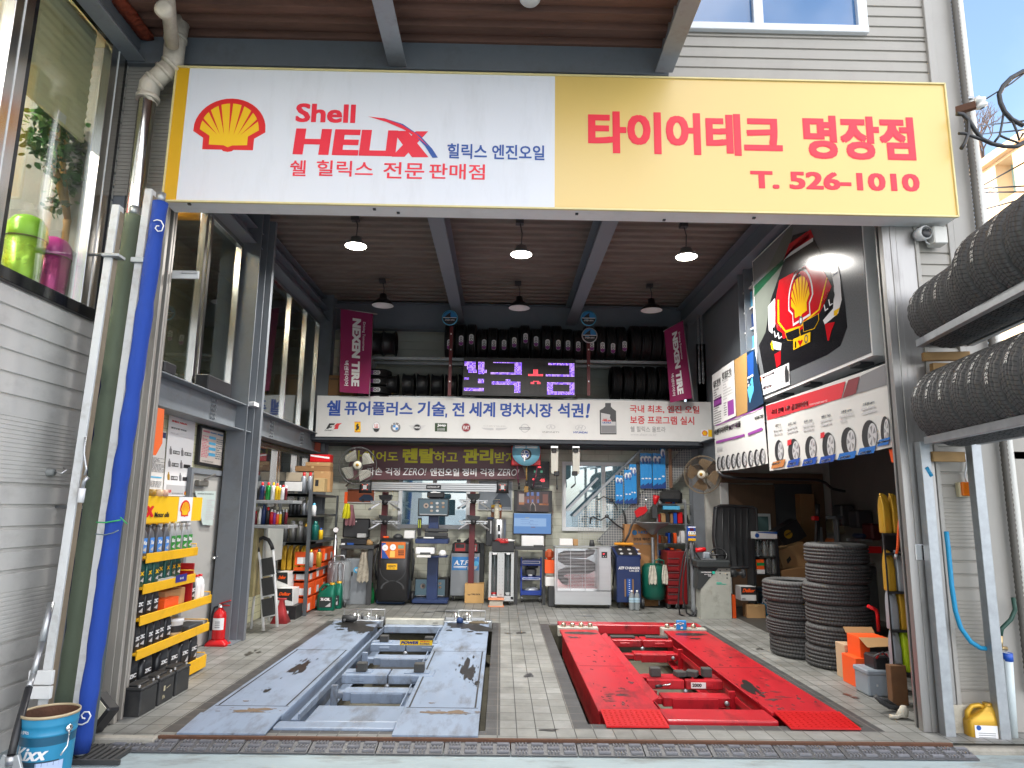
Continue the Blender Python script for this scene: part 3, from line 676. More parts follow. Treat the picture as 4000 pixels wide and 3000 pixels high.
for q,rr in ctr:
    c = at(*q,x=-3.75)
    for k in range(int(70*rr/.15)):
        d = Vector((rnd.gauss(0,1)*.8,rnd.gauss(0,1),rnd.gauss(0,1)))*rr*.5; p = c+d
        a = Vector((rnd.uniform(-1,1),rnd.uniform(-1,1),rnd.uniform(-1,.2))).normalized(); b = a.cross(Vector((rnd.uniform(-1,1),rnd.uniform(-1,1),1))).normalized()
        L_ = rnd.uniform(.05,.085); w_ = L_*.3
        w.poly([p,p+a*L_*.3+b*w_,p+a*L_*.7+b*w_*.8,p+a*L_,p+a*L_*.7-b*w_*.8,p+a*L_*.3-b*w_])
w.obj('foliage',t)
# hook on the siding
h = at(*R3(385,715),x=LW); w = MB(M('grey_cap',(.25,.26,.25),.6)); w.lathe([(0,.05),(.025,.05),(.03,0)],(LW,h.y,h.z),16,(1,0,0)); w.m(chrome); w.tube([(LW+.05,h.y,h.z),(LW+.1,h.y+.01,h.z-.005),(LW+.13,h.y+.02,h.z+.02),(LW+.1,h.y+.02,h.z+.035)],.005); w.solo('wall_hook','steel hook on a grey round base fixed to the left cladding','hook')
# ================================================================== downpipe, awning rails and rolled tarpaulins
dp = thing('downpipe','white elbow drainpipe running into a polished steel pipe left of the sign','downpipe',(-3.0,5.45,0))
DY = 5.42; pv = M('weathered_white_pvc','cfc4b4',.4,0,.06,4,dirt='6a4a34',damt=.45,dsc=6)
a = at(*R1(1360,0),y=4.95); b = at(*R1(1395,370),y=5.3); c = at(*R1(1420,330),y=DY); d = at(*R1(1400,520),y=DY); e = at(*R1(1215,690),y=DY); f_ = at(*R1(1195,815),y=DY); g_ = at(*R1(1075,1900),y=DY)
w = MB(pv); w.tube([a+Vector((0,-.3,.3)),a,b],.055,16); w.lathe([(.062,0),(.07,.02),(.07,.06),(.05,.07),(0,.07)],at(*R1(1350,100),y=4.9),16,(0,-1,-.2)); w.obj('upper_pipe',dp)
w = MB(pv)
w.tube([c+Vector((.02,0,.2)),c,d,d+(e-d)*.15],.085,18); w.tube([d+(e-d)*.1,e+(d-e)*.1],.078,18); w.tube([e+(d-e)*.15,e,f_],.085,18)
for q,r in ((c,.095),(d,.095),(d+(e-d)*.3,.088),(e+(d-e)*.25,.088),(e+Vector((0,0,-.1)),.092),(f_,.095)):
    q2 = q+(Vector((0,0,.035)) if q in (c,f_) else (e-d).normalized()*.03); w.tube([q,q2],r,18)
w.obj('elbow',dp)
w = MB(M('mirror_steel_pipe',(.68,.66,.62),.12,1,.05)); w.lathe([(.07,0),(.07,f_.z-.55)],(f_.x,DY,.55),20); w.obj('steel_pipe',dp)
w = MB(galv)
for zz in (3.62,1.6): w.tube([(f_.x,DY-.08,zz),(f_.x-.1,DY-.05,zz),(-3.4,DY,zz)],.012,8); w.lathe([(.075,0),(.08,0),(.08,.03),(.075,.03)],(f_.x,DY,zz),20,close=True)
w.obj('bracket',dp)
def line(pt,pb,y,yb=None): return at(*pt,y=y),at(*pb,y=yb or y)
wr = M('white_rail_paint','d3d4d3',.4,0,.04,4,dirt='7a6a54',damt=.4,dsc=6); br_ = M('bare_worn_rail_side','8a7c68',.6,.1,.2,8)
def rail(pt,pb,y,lab,wd=.06):
    a,b = line(pt,pb,y); b.z = max(b.z,G+.05)
    t = thing('awning_rail',lab,'rail',b); m = MB(wr); m.bar(b,a,wd,.07,.004); m.obj('rail',t)
    m = MB(br_); m.bar(b+Vector((wd*.5+.003,.01,0)),a+Vector((wd*.5+.003,.01,-.05)),.006,.05); m.obj('worn_side',t); return t,a,b
t1,ra,rb = rail(R2(850,195),R4(360,1165),5.05,'white square rail beside the rolled green tarpaulin, nearest the left cladding')
m = MB(white_pt); cc = at(*R4(350,990),y=5.0); m.box(cc.x-.09,cc.x+.07,4.97,5.0,cc.z-.08,cc.z+.0,.003); m.box(cc.x-.09,cc.x+.07,4.97,5.0,cc.z+.01,cc.z+.1,.003); m.obj('clamp',t1)
m = MB(galv); cc = at(*R2(800,545),y=5.0); m.box(cc.x-.07,cc.x+.06,4.99,5.09,cc.z-.012,cc.z+.012,.003); m.obj('bracket',t1)
t2,ra2,rb2 = rail(R2(1085,80),R4(595,1490),5.15,'white square rail between the green and the blue rolled tarpaulins')
m = MB(galv); cc = at(*R2(1000,580),y=5.1); m.box(cc.x-.06,cc.x+.06,5.09,5.19,cc.z-.02,cc.z+.02,.003); m.obj('bracket',t2)
m = MB(M('dark_grey_rail','4a5356',.5)); m.bar(rb2+Vector((.07,.06,0)),ra2+Vector((.07,.06,-.2)),.05,.05,.003); m.obj('channel',t2)
# crank handle
t = thing('crank_handle','white awning crank with a bent rod hanging beside the left rail','crank',at(*R3(660,950),y=4.98)); q = [at(*R3(*p),y=4.98) for p in ((690,430),(680,560),(700,690),(685,740))]
m = MB(alu); m.tube(q,.008); m.tube([at(*R3(712,755),y=4.98),at(*R3(680,790),y=4.98),at(*R3(668,850),y=4.98)],.014); m.obj('rod',t)
m = MB(white); m.tube([at(*R3(668,845),y=4.98),at(*R3(650,960),y=4.98)],.022,12); m.obj('grip',t)
def tarp(pt,pb,y,r,c,lab,name):
    a,b = line(pt,pb,y); b.z = max(b.z,G+.02)
    t = thing('rolled_tarpaulin',lab,'tarpaulin',b); m = MB(M(name,c,.8,0,.14,4,bump=.6,bsc=14,stretch=(1,1,.5),dirt='2c3034',damt=.45,dsc=4))
    n = 40; pts = [b+(a-b)*k/n for k in range(n+1)]; rr = random.Random(3); m.tube(pts,[r*(1+.06*math.sin(k*1.7)+rr.uniform(-.08,.08)) for k in range(n+1)],20); m.obj('cloth_roll',t)
    m = MB(galv); d = (a-b).normalized(); m.tube([a,a+d*.08],r*.55,12); m.tube([b-d*.02,b],r*.6,12); m.obj('roller_pipe',t); return t,a,b
tg,ga,gb = tarp(R2(962,265),R4(520,1190),5.3,.065,'5f6a58','dull green tarpaulin rolled up on end between two white rails','green_canvas')
tb,ba,bb = tarp(R2(1155,170),R4(655,1530),5.05,.056,'17409a','bright blue tarpaulin with white scroll marks rolled up on end','blue_canvas')
m = MB(white)
for q in ([(1105,300),(1130,292),(1160,300),(1178,335),(1165,372),(1135,375),(1118,352),(1128,335),(1145,336)],): m.tube([at(*R2(*p),y=4.985) for p in q],.005,6)
for q in ([(625,1305),(665,1308),(710,1285),(735,1235),(720,1205),(685,1205),(660,1230),(668,1255),(690,1258)],): m.tube([at(*R4(*p),y=4.985) for p in q],.005,6)
m.obj('scroll_mark',tb)
w = MB(M('green_twine','3aa45a',.7)); w.tube([at(*R3(*p),y=4.98) for p in ((780,1120),(860,1122),(915,1112),(975,1103))],.005,6); w.tube([at(*R3(*p),y=4.98) for p in ((975,1080),(1000,1105),(1030,1132))],.004,6); w.m(M('dim_grey_twine','6a7a7c',.7)); w.tube([at(*R3(*p),y=4.985) for p in ((770,1215),(850,1222),(920,1205),(960,1185))],.004,6); w.solo('twine','green and grey twine tied round the blue rolled tarpaulin','twine')
w = MB(M('dark_blue_canvas','101d3c',.8,0,.2,6,bump=.3)); a,b = line(R2(880,380),R4(540,1180),5.42); w.bar(b,a,.14,.05,.01); w.solo('spare_tarpaulin','dark navy tarpaulin folded behind the green roll','tarpaulin')
# paint pail and jack handle at the lower left
kx = at(*R4(375,1500),y=4.62)
t = thing('steel_pail','blue lubricant pail with a rusty open rim at the lower left','pail',(kx.x,4.62,G)); P_ = []
zt = at(*R4(400,1205),y=4.62).z; r = .158; bx,by = kx.x,4.62
m = MB(M('pail_blue_print','2a86ae',.35,0,.06,dirt='2a2018',damt=.2)); h = zt-G
m.lathe([(r*.9,0),(r*.9,.005),(r*.93,h*.4),(r*.945,h*.62)],(bx,by,G),40); m.m(M('pail_dark_blue','1b5470',.35)); m.lathe([(r*.945,h*.62),(r*.955,h*.74)],(bx,by,G),40)
m.m(M('pail_blue_print','2a86ae')); m.lathe([(r*.955,h*.74),(r*.975,h*.75),(r*.975,h*.77),(r*.96,h*.78),(r*.985,h*.87),(r*1.0,h*.88),(r*.99,h*.9),(r*1.0,h)],(bx,by,G),40); m.obj('body',t)
m = MB(rust); m.lathe([(r*.985,h),(r*.93,h*.85),(r*.86,h*.5),(r*.84,.02),(0,.02)],(bx,by,G),40); m.m(M('rim_cream','b9a888',.5,.2)); m.lathe([(r*.985,h-.004),(r*1.03,h-.004),(r*1.03,h+.012),(r*.985,h+.012)],(bx,by,G),40,close=True); m.obj('rim',t)
m = MB(skyblue)
def wraptext(mb,mat,body,a0,a1,z0,z1,rr,bold=.02,shear=0,rect=False,o=None):
    """lettering bent round an upright cylinder; angles in degrees, 0 faces the street, positive to the right"""
    mb.m(mat); o = o or (bx,by,G)
    if rect: vs = [(i/12,j) for j in (0,1) for i in range(13)]; fs = [(i,i+1,i+14,i+13) for i in range(12)]
    else: vs,fs = _gettext(body,bold)
    nv = []
    for a,b in vs:
        a = a*(1-shear)+b*shear; t_ = R_(a0+(a1-a0)*a); rad = rr((z0+(z1-z0)*b)) if callable(rr) else rr
        nv.append(mb.bm.verts.new((o[0]+rad*math.sin(t_),o[1]-rad*math.cos(t_),o[2]+z0+(z1-z0)*b)))
    for f in fs: mb.face([nv[i] for i in f])
rf = lambda z: r*.9+r*.065*z/h+.0025
rf2 = lambda z: rf(z)+.002
wraptext(m,M('pail_black_band',(.02,.05,.08),.4),'',-80,60,h*.35,h*.42,rf,rect=True)
wraptext(m,M('pail_cyan','1aa4d8',.4),'',-80,12,h*.16,h*.345,rf,rect=True); wraptext(m,M('pail_pale_blue','b4c4e4',.4),'',12,70,h*.06,h*.40,rf,rect=True)
wraptext(m,swhite,'Kixx',-42,40,h*.44,h*.62,rf2,.03,.12); wraptext(m,sblack,'ATF',-52,-8,h*.21,h*.31,rf2,.03,.1); wraptext(m,M('soft_blue_print','5a9ad0'),'Multi Plus',14,55,h*.22,h*.31,rf2,.02,.1)
wraptext(m,swhite,'GS 칼텍스',-36,-8,h*.79,h*.84,rf2,.03); m.obj('printed_label',t)
m = MB(chrome); m.tube([(bx+r*1.0,by-.05,G+h*.8),(bx+r*1.09,by-.08,G+h*.6),(bx+r*1.02,by-.12,G+h*.5)],.005,6); m.lathe([(0,.01),(.02,.008),(.022,0)],(bx+r*.97,by-.05,G+h*.82),12,(1,-.3,0)); m.obj('bail',t)
t = thing('floor_jack','trolley jack with a tall silver and black handle leaning by the pail','jack',(at(*R4(90,1640),y=4.35).x,4.35,G))
JY = 4.38; q = [at(*R4(*p),y=JY+i*.1) for i,p in enumerate(((90,1560),(140,1350),(235,1005),(270,900),(340,640),(415,320)))]
m = MB(black); m.tube(q[:3],[.021,.022,.021],14); m.obj('grip',t); m = MB(alu); m.tube([q[2],q[3]],.017,14); m.tube([q[3],q[4]],.0185,14); m.tube([q[4],q[5]],.021,14); m.tube([q[0]-Vector((0,0,.05)),q[0]],.026,12); m.obj('handle',t)
m = MB(M('cast_aluminium',(.5,.52,.52),.4,.6,.1)); a = q[0]; z0 = a.z-.13
for sx in (-.05,.05):
    m.bar((a.x+sx*.4,JY,a.z-.0),(a.x+sx*1.5,JY,z0),.02,.05,.003)
m.box(a.x-.1,a.x+.1,JY-.06,JY+.1,z0-.02,z0+.02,.004); m.obj('yoke',t)
m = MB(M('jack_blue','2a3c80',.4)); m.box(a.x-.14,a.x+.14,JY-.25,JY+.15,G+.05,z0-.02,.01); m.obj('body',t); m = MB(dark)
for sx in (-.13,.13): m.lathe([(0,0),(.04,0),(.04,.03),(0,.03)],(a.x+sx-.015,JY-.1,G+.04),14,(1,0,0))
m.obj('wheel',t)
# drain grate and black plastic box at the foot of the left jamb
w = MB(M('drain_grate_iron',(.06,.06,.06),.6,.4)); a = at(*R4(720,1500),z=G)
for k in range(14): w.box(a.x-.28+k*.045,a.x-.255+k*.045,a.y-.3,a.y+.2,G+.004,G+.03)
w.box(a.x-.3,a.x+.38,a.y-.32,a.y-.3,G+.002,G+.032); w.box(a.x-.3,a.x+.38,a.y+.2,a.y+.22,G+.002,G+.032); w.solo('drain_grate','black drain grating in the ground by the blue tarpaulin','drain grate')
a = at(*R4(860,1370),z=-.03); t = thing('warning_block','black block with a reflective white diamond leaning at the left jamb foot','rubber block',a)
mx = Matrix.Translation((a.x-.02,5.42,.14)) @ Matrix.Rotation(R_(35),4,'Y') @ Matrix.Rotation(R_(-20),4,'Z')
m = MB(black); m.box(-.1,.1,-.06,.06,-.14,.1,.015,mx); m.obj('body',t); m = MB(M('reflective_sticker','d4d0bc',.4,0,.1,dirt='6a5a30',damt=.4)); m.box(-.05,.08,-.066,-.061,.0,.09,0,mx); m.m(slgrey); m.tube([mx @ Vector(p) for p in ((-.1,-.063,.02),(-.06,-.066,-.08),(.02,-.066,-.13))],.006,6); m.obj('reflective_sticker',t)
# ramp mats along the threshold
rm = M('grey_rubber_mat',(.075,.075,.08),.45,0,.3,20,bump=.3); rm2 = M('mat_top_highlight',(.17,.17,.185),.35,.2,.3,30)  # silver highlights on the weave put into the lighter tread colour
t = thing('ramp_mat','woven grey plastic ramp mat along the threshold','ramp mat',(0,5.1,G)); m = MB(rm); PX = .47
m.prism(Plane((0,0,0),(0,1,0),(0,0,1)),[(-.1,.004),(.15,.004),(.15,.045),(-.1,.012)],0,PX-.008); m.obj('base',t,local=True)
m = MB(rm2)
for i in range(4):
    for j in range(3):
        x = .03+i*.113; y = -.07+j*.075; z = .012+(y+.1)*.132+.004
        if (i+j) % 2:
            for k in range(3): m.box(x,x+.085,y+k*.02,y+k*.02+.011,z-.006,z+.010,.002)
        else:
            for k in range(4): m.box(x+k*.023,x+k*.023+.012,y-.005,y+.055,z-.006,z+.010,.002)
m.obj('woven_tread',t,local=True)
pr = Proto(t)
for k in range(13): pr.put((-2.72+k*PX,5.237,G),scale=(1,.62,1),label='woven grey plastic ramp mat on the threshold, %s of thirteen' % ORD[k],group='ramp mats along the threshold')
# ================================================================== the big sign over the bay
def shell(mb,P,u0,v0,u1,v1,d=.002,yel=None,redm=None,outline=None):
    w_,h_ = u1-u0,v1-v0
    T = lambda pts: [(u0+a*w_,v0+b*h_) for a,b in pts]
    arc = [(.5-.5*math.cos(R_(t))*(1.0),.42+.58*math.sin(R_(t))) for t in range(0,181,9)]
    out = [(.42,.04),(.15,.04),(.147,.254),(0,.376)]+arc[1:-1]+[(1,.376),(.853,.254),(.85,.04),(.58,.04),(.56,.015),(.5,0),(.44,.015)]
    if outline: mb.m(outline); mb.pp(P,T([(.5+(a-.5)*1.1,.48+(b-.48)*1.1) for a,b in out]),d-.001)
    mb.m(redm or shred); mb.pp(P,T(out),d)
    arc2 = [(.5-.405*math.cos(R_(t)),.43+.475*math.sin(R_(t))) for t in range(0,181,9)]
    inn = [(.235,.13),(.235,.29),(.09,.41)]+arc2[1:-1]+[(.91,.41),(.765,.29),(.765,.13),(.56,.12),(.5,.085),(.44,.12)]
    mb.m(yel or shyel); mb.pp(P,T(inn),d+.0015)
    mb.m(redm or shred)
    for k in range(1,8):
        t = k*22.5; bx_ = .5-.17*math.cos(R_(t)); by_ = .31; ex,ey = .5-.43*math.cos(R_(t)),.43+.49*math.sin(R_(t)); nx,ny = math.sin(R_(t))*.022,math.cos(R_(t))*.022
        mb.pp(P,T([(bx_,by_-abs(math.cos(R_(t)))*.0),(ex-nx,ey-ny),(ex+nx,ey+ny)]),d+.003)
SG = thing('shop_sign','long white and yellow lightbox sign with a red shell emblem over the bay','sign',(.47,5.5,4.09)); SP = PY(5.4)
sw = M('sign_white_face','dedfe6',.5,0,.015,1.5,spec=.35,dirt='a8a6a4',damt=.15,dsc=3,stretch=(2.5,1,.5)); sy = M('sign_yellow_face','d8b662',.36,0,.03,1.5,spec=1); sd_ = M('sign_yellow_band','d8a408',.5,0,.02)
ux0,ux1,uz0,uz1 = -2.84,3.79,4.09,5.32
m = MB(white_pt); m.box(ux0,ux1,5.402,5.62,uz0,uz1,.006); m.m(M('sign_rim','d8c890',.4)); 
for a in ((ux0,ux1,uz1-.012,uz1+.004),(ux0,ux1,uz0-.004,uz0+.012),(ux0-.004,ux0+.01,uz0,uz1),(ux1-.01,ux1+.004,uz0,uz1)): m.box(a[0],a[1],5.385,5.41,a[2],a[3],.002)
m.obj('cabinet',SG)
um = SP.uv((2167,560))[0]; ub = SP.uv((728,400))[0]-.0
m = MB(sd_); m.slab(SP,ux0+.008,ub,uz0+.01,uz1-.01,-.001,.001); m.m(sw); m.slab(SP,ub,um,uz0+.01,uz1-.01,-.001,.001); m.m(sy); m.slab(SP,um,ux1-.008,uz0+.01,uz1-.01,-.001,.001); m.obj('face',SG)
m = MB(shred); (a,b),(c,d) = SP.uv(R1(1593,793)),SP.uv((1030,597)); shell(m,SP,a,d,c,b); m.obj('emblem',SG)
lr = M('sign_letter_red','e8263c',.45,0,.02); lb = M('sign_letter_blue','28509c',.45,0,.02)
m = MB(lr); F2 = lambda x,y: (x*1.8083,y*1.8083)
m.tx(SP,'Shell',F2(641,223),F2(767,267),bold=.032); m.tx(SP,'HELI',F2(636,277),F2(858,339),bold=.045,shear=.02)
m.px(SP,[F2(*p) for p in ((848,283),(880,283),(926,340),(890,340))]); m.px(SP,[F2(*p) for p in ((898,284),(925,284),(874,339),(846,339))],.003)
m.px(SP,[F2(*p) for p in ((795,252),(830,256),(868,270),(900,290),(925,316),(905,300),(872,280),(835,264))],.004)
m.tx(SP,'쉘',F2(628,346),F2(660,381),bold=.015); m.tx(SP,'힐릭스',F2(685,346),F2(805,383),bold=.015); m.tx(SP,'전문',F2(829,350),F2(916,387),bold=.015); m.tx(SP,'판매점',F2(928,353),F2(1047,389),bold=.015)
m.m(lb); m.px(SP,[F2(*p) for p in ((828,255),(870,268),(908,294),(934,322),(946,341),(934,341),(918,316),(893,289),(862,270))],.0035)
m.tx(SP,'힐릭스 엔진오일',F2(967,310),F2(1176,347),bold=.02)
m.m(lr)
m.tx(SP,'타이어테크',F2(1270,239),F2(1692,340),bold=.045); m.tx(SP,'명장점',F2(1732,248),F2(1980,349),bold=.045); m.tx(SP,'T. 526-1010',F2(1620,368),F2(1988,415),bold=.042); m.obj('lettering',SG)
m = MB(dark)
for q in ((740,796),(1463,816),(1556,830),(2253,834),(2594,858),(2945,850)):
    p = at(*q,z=uz0-.002); m.box(p.x-.012,p.x+.012,p.y-.012,p.y+.012,uz0-.012,uz0+.002)
m.obj('bolt',SG)
# ================================================================== lamps
def lamp(px,y,lit,lab,r):
    c = at(*px,y=y); t = thing('high_bay_lamp',lab,'lamp',(c.x,y,c.z),group=None)
    o = (c.x,y,c.z); m = MB(M('lamp_housing_grey',(.35,.36,.37),.4,.5) if lit else black)
    if lit:
        m.lathe([(r,.0),(r,.02),(r*.9,.04),(r*.6,.055),(r*.5,.12),(0,.13)],o,28); m.obj('housing',t)
        e = MB(EM('lit_lamp_lens',(1,.95,.82),40)); e.lathe([(0,-.012),(r*.5,-.012),(r*.92,-.004),(r*.95,.004)],o,28); e.obj('lens',t)
        L = bpy.data.lights.new('lamp_light','AREA'); L.shape = 'DISK'; L.size = r*1.8; L.energy = 52; L.color = (1,.97,.92); L.spread = R_(150)
        lo = bpy.data.objects.new('lamp_light',L); COL.objects.link(lo); lo.parent = t; lo.location = (0,0,-.03)
    else:
        m.lathe([(r,0),(r*.98,.02),(r*.55,.1),(r*.35,.12),(r*.3,.2),(0,.21)],o,28); m.obj('shade',t)
        e = MB(M('white_lamp_inside',(.8,.8,.8),.4)); e.lathe([(r*.99,-.003),(r*.6,.06),(0,.09)],o,28); e.obj('reflector',t)
    m = MB(dark); m.tube([(c.x,y,c.z+.13),(c.x+.01,y,c.z+.3),(c.x-.02,y,5.42)],.008,6); m.box(c.x-.08,c.x+.03,y-.05,y+.05,5.4,5.46,.005); m.obj('hanging_cord',t)
for i,q in enumerate(((1390,962),(2036,995),(2681,1004))): lamp(q,8.8,True,'lit round ceiling lamp in the front row, ' + ('left of the left ceiling beam','between the two ceiling beams','right of the right ceiling beam')[i],.145)
for i,q in enumerate(((1495,1193),(2028,1203),(2545,1212))): lamp(q,11.4,False,'unlit dark shaded ceiling lamp in the back row, ' + ('left of the left ceiling beam','between the two ceiling beams','right of the right ceiling beam')[i],.185)
# ================================================================== long white banner board across the bay
IS = thing('banner_board','long white board with blue lettering and car emblems hung across the bay','sign',(.2,12,2.83)); IP = PY(11.98)
wb = M('white_board_face','d6d6d4',.5,0,.02,1.5,dirt='9a9a98',damt=.2)
def sl(P,a,b,c,d,m,d0,d1): m.prism(P,[P.uv(q) for q in (a,b,c,d)],d0,d1)
m = MB(wb); sl(IP,(1240,1545),(2785,1571),(2787,1725),(1232,1705),m,-.1,0); m.obj('board',IS)
lbl = M('board_letter_blue','1c479c',.5,0,.02); lrd = M('board_letter_red','c92a34',.5,0,.02)
m = MB(lbl)
def TX(m,P,Z,mat,body,a,b,**k): m.m(mat); m.tx(P,body,Z(*a),Z(*b),**k)
for body,a,b in (('쉘',(785,855),(890,985)),('퓨어플러스',(928,862),(1475,985)),('기술',(1518,865),(1740,990))): TX(m,IP,R5,lbl,body,a,b,bold=.03)
m.px(IP,[R5(*p) for p in ((1742,965),(1757,965),(1752,998),(1740,998))])
for body,a,b in (('전',(135,845),(228,960)),('세계',(268,843),(470,965)),('명차시장',(512,850),(920,968)),('석권',(962,852),(1165,970))): TX(m,IP,A7,lbl,body,a,b,bold=.03)
TX(m,IP,A7,lbl,'!',(1180,855),(1220,972),bold=.03,shear=.4)
TX(m,IP,A7,lrd,'국내 최초, 엔진 오일',(1527,868),(2075,940),bold=.02); TX(m,IP,A7,lrd,'보증 프로그램 실시',(1530,952),(2035,1026),bold=.02)
TX(m,IP,A7,sgrey,'쉘 힐릭스 울트라',(1533,1035),(1810,1084),bold=0); TX(m,IP,A7,slgrey,'www.shew.co.kr',(1533,1088),(1738,1112),bold=0); m.obj('lettering',IS)
m = MB(sblack)
def D(m,Z,c,r,mat,P=None,d=.002,ry=None):
    P = P or IP; u,v = P.uv(Z(*c)); u2,_ = P.uv(Z(c[0]+r,c[1])); m.m(mat); rr = abs(u2-u); m.disc(P,u,v,rr,d,18,ry=rr*ry if ry else None)
def PXY(m,Z,mat,pts,P=None,d=.002): m.m(mat); m.px(P or IP,[Z(*p) for p in pts],d)
# racing emblem, yellow shield, trident oval, roundel, winged badge, green plate
PXY(m,R5,sblack,((775,1090),(800,1045),(848,1045),(840,1058),(812,1060),(806,1070),(826,1070),(818,1080),(800,1082),(792,1090))); PXY(m,R5,lrd,((838,1092),(850,1070),(838,1070),(862,1045),(905,1043),(880,1060),(872,1090)))
TX(m,IP,R5,sblack,'Formula 1',(762,1094),(835,1106),bold=.02,shear=.1)
PXY(m,R5,shyel,((1005,1035),(1055,1035),(1055,1118),(1005,1118))); PXY(m,R5,lrd,((1005,1032),(1055,1032),(1055,1036),(1005,1036)),d=.003)
PXY(m,R5,sblack,((1012,1100),(1022,1082),(1018,1062),(1028,1046),(1040,1050),(1036,1062),(1046,1072),(1040,1088),(1048,1098),(1034,1092),(1026,1104)),d=.004); TX(m,IP,R5,lrd,'Ferrari',(1008,1107),(1052,1116),bold=.02)
D(m,R5,(1182,1075),32,slgrey,ry=1.38); D(m,R5,(1182,1070),26,swhite,d=.004,ry=1.3); PXY(m,R5,sblack,((1156,1085),(1208,1085),(1200,1108),(1182,1116),(1165,1108)),d=.005)
for x in (1168,1180,1192): PXY(m,R5,lrd,((x,1050),(x+4,1050),(x+4,1080),(x,1080)),d=.006)
PXY(m,R5,lrd,((1168,1074),(1196,1074),(1196,1080),(1168,1080)),d=.0065)
D(m,R5,(1338,1077),40,sgrey); D(m,R5,(1338,1078),24,swhite,d=.004)
for a,b in (((1338,1078),(1315,1056)),((1338,1078),(1361,1100))): PXY(m,R5,M('roundel_blue','3a8ad0'),((a[0],a[1]),(b[0],a[1]),((a[0]+b[0])/2+(b[0]-a[0])*.25,b[1]-(b[1]-a[1])*.25),(a[0],b[1])),d=.005)
for ch,x,y in (('B',1310,1047),('M',1332,1038),('W',1358,1050)): TX(m,IP,R5,swhite,ch,(x,y),(x+11,y+11),d=.006,bold=.04)
D(m,R5,(1513,1078),34,slgrey,ry=.92); D(m,R5,(1513,1078),27,sblack,d=.004,ry=.9); TX(m,IP,R5,swhite,'MINI',(1492,1071),(1534,1086),d=.006,bold=.04)
for s in (-1,1):
    for k in range(4): PXY(m,R5,slgrey,((1513+s*30,1064+k*8),(1513+s*(68-k*9),1063+k*9),(1513+s*(66-k*9),1067+k*9),(1513+s*30,1068+k*8)),d=.003)
PXY(m,R5,M('plate_green','26401e'),((1657,1042),(1756,1044),(1755,1112),(1656,1110))); TX(m,IP,R5,swhite,'Jeep',(1676,1048),(1746,1076),d=.005,bold=.04)
for k in range(7): PXY(m,R5,slgrey,((1678+k*9,1084),(1682+k*9,1084),(1682+k*9,1104),(1678+k*9,1104)),d=.004)
D(m,A7,(243,1046),39,slgrey); D(m,A7,(243,1046),33,M('badge_red','8a2430'),d=.004); TX(m,IP,A7,swhite,'FIAT',(221,1032),(266,1062),d=.006,bold=.02)
TX(m,IP,A7,slgrey,'CHRYSLER',(378,1028),(556,1041),bold=0)
for s in (-1,1): PXY(m,A7,slgrey,((467+s*10,1050),(467+s*105,1047),(467+s*85,1060),(467+s*35,1068),(467+s*8,1066)),d=.003)
u,v = IP.uv(A7(704,1051)); k_ = abs(IP.uv(A7(705,1051))[0]-u); m.m(slgrey); m.ring(IP,u,v,28*k_,35*k_); PXY(m,A7,sgrey,((662,1042),(746,1043),(746,1061),(662,1060)),d=.004); TX(m,IP,A7,swhite,'NISSAN',(668,1046),(740,1057),d=.006,bold=.03)
u,v = IP.uv(A7(908,1041)); m.m(slgrey); m.ring(IP,u,v,28*k_,37*k_,sy=.52,a0=-60,a1=240); TX(m,IP,A7,sgrey,'INFINITI',(844,1075),(972,1089),bold=0)
PXY(m,A7,slgrey,((893,1060),(905,1028),(911,1028),(923,1060),(915,1060),(908,1038),(901,1060)),d=.003)
u,v = IP.uv(A7(1141,1047)); m.m(slgrey); m.ring(IP,u,v,36*k_,43*k_,sy=.52); PXY(m,A7,slgrey,((1112,1062),(1128,1032),(1136,1032),(1130,1046),(1148,1044),(1155,1030),(1163,1030),(1150,1062),(1142,1062),(1147,1050),(1128,1052),(1120,1064)),d=.003); TX(m,IP,A7,lbl,'HYUNDAI',(1086,1076),(1196,1093),bold=.03)
m.obj('car_emblem',IS)
m = MB(M('bottle_print_grey','3c3d40',.4,0,.05)); PXY(m,A7,m.mats[0],((1335,853),(1380,853),(1380,882),(1395,898),(1420,915),(1424,1100),(1294,1100),(1292,910),(1320,895),(1335,880)))
PXY(m,A7,slgrey,((1302,930),(1375,945),(1372,970),(1388,1000),(1418,1000),(1418,1090),(1302,1090)),d=.004); PXY(m,A7,sgrey,((1304,1030),(1416,1030),(1416,1088),(1304,1088)),d=.005)
TX(m,IP,A7,lrd,'Shell',(1318,976),(1348,984),d=.007,bold=.03); TX(m,IP,A7,lrd,'HELIX',(1314,985),(1383,999),d=.007,bold=.05); TX(m,IP,A7,sblue,'ULTRA',(1314,1002),(1383,1015),d=.007,bold=.04); m.obj('bottle_picture',IS)
m = MB(swhite); PXY(m,A7,swhite,((2088,1062),(2144,1063),(2144,1118),(2088,1117))); PXY(m,A7,shyel,((2144,1063),(2182,1063),(2182,1119),(2144,1118)))
(a,b),(c,d) = IP.uv(A7(2094,1068)),IP.uv(A7(2140,1112)); shell(m,IP,a,d,c,b,.004); m.obj('emblem',IS)
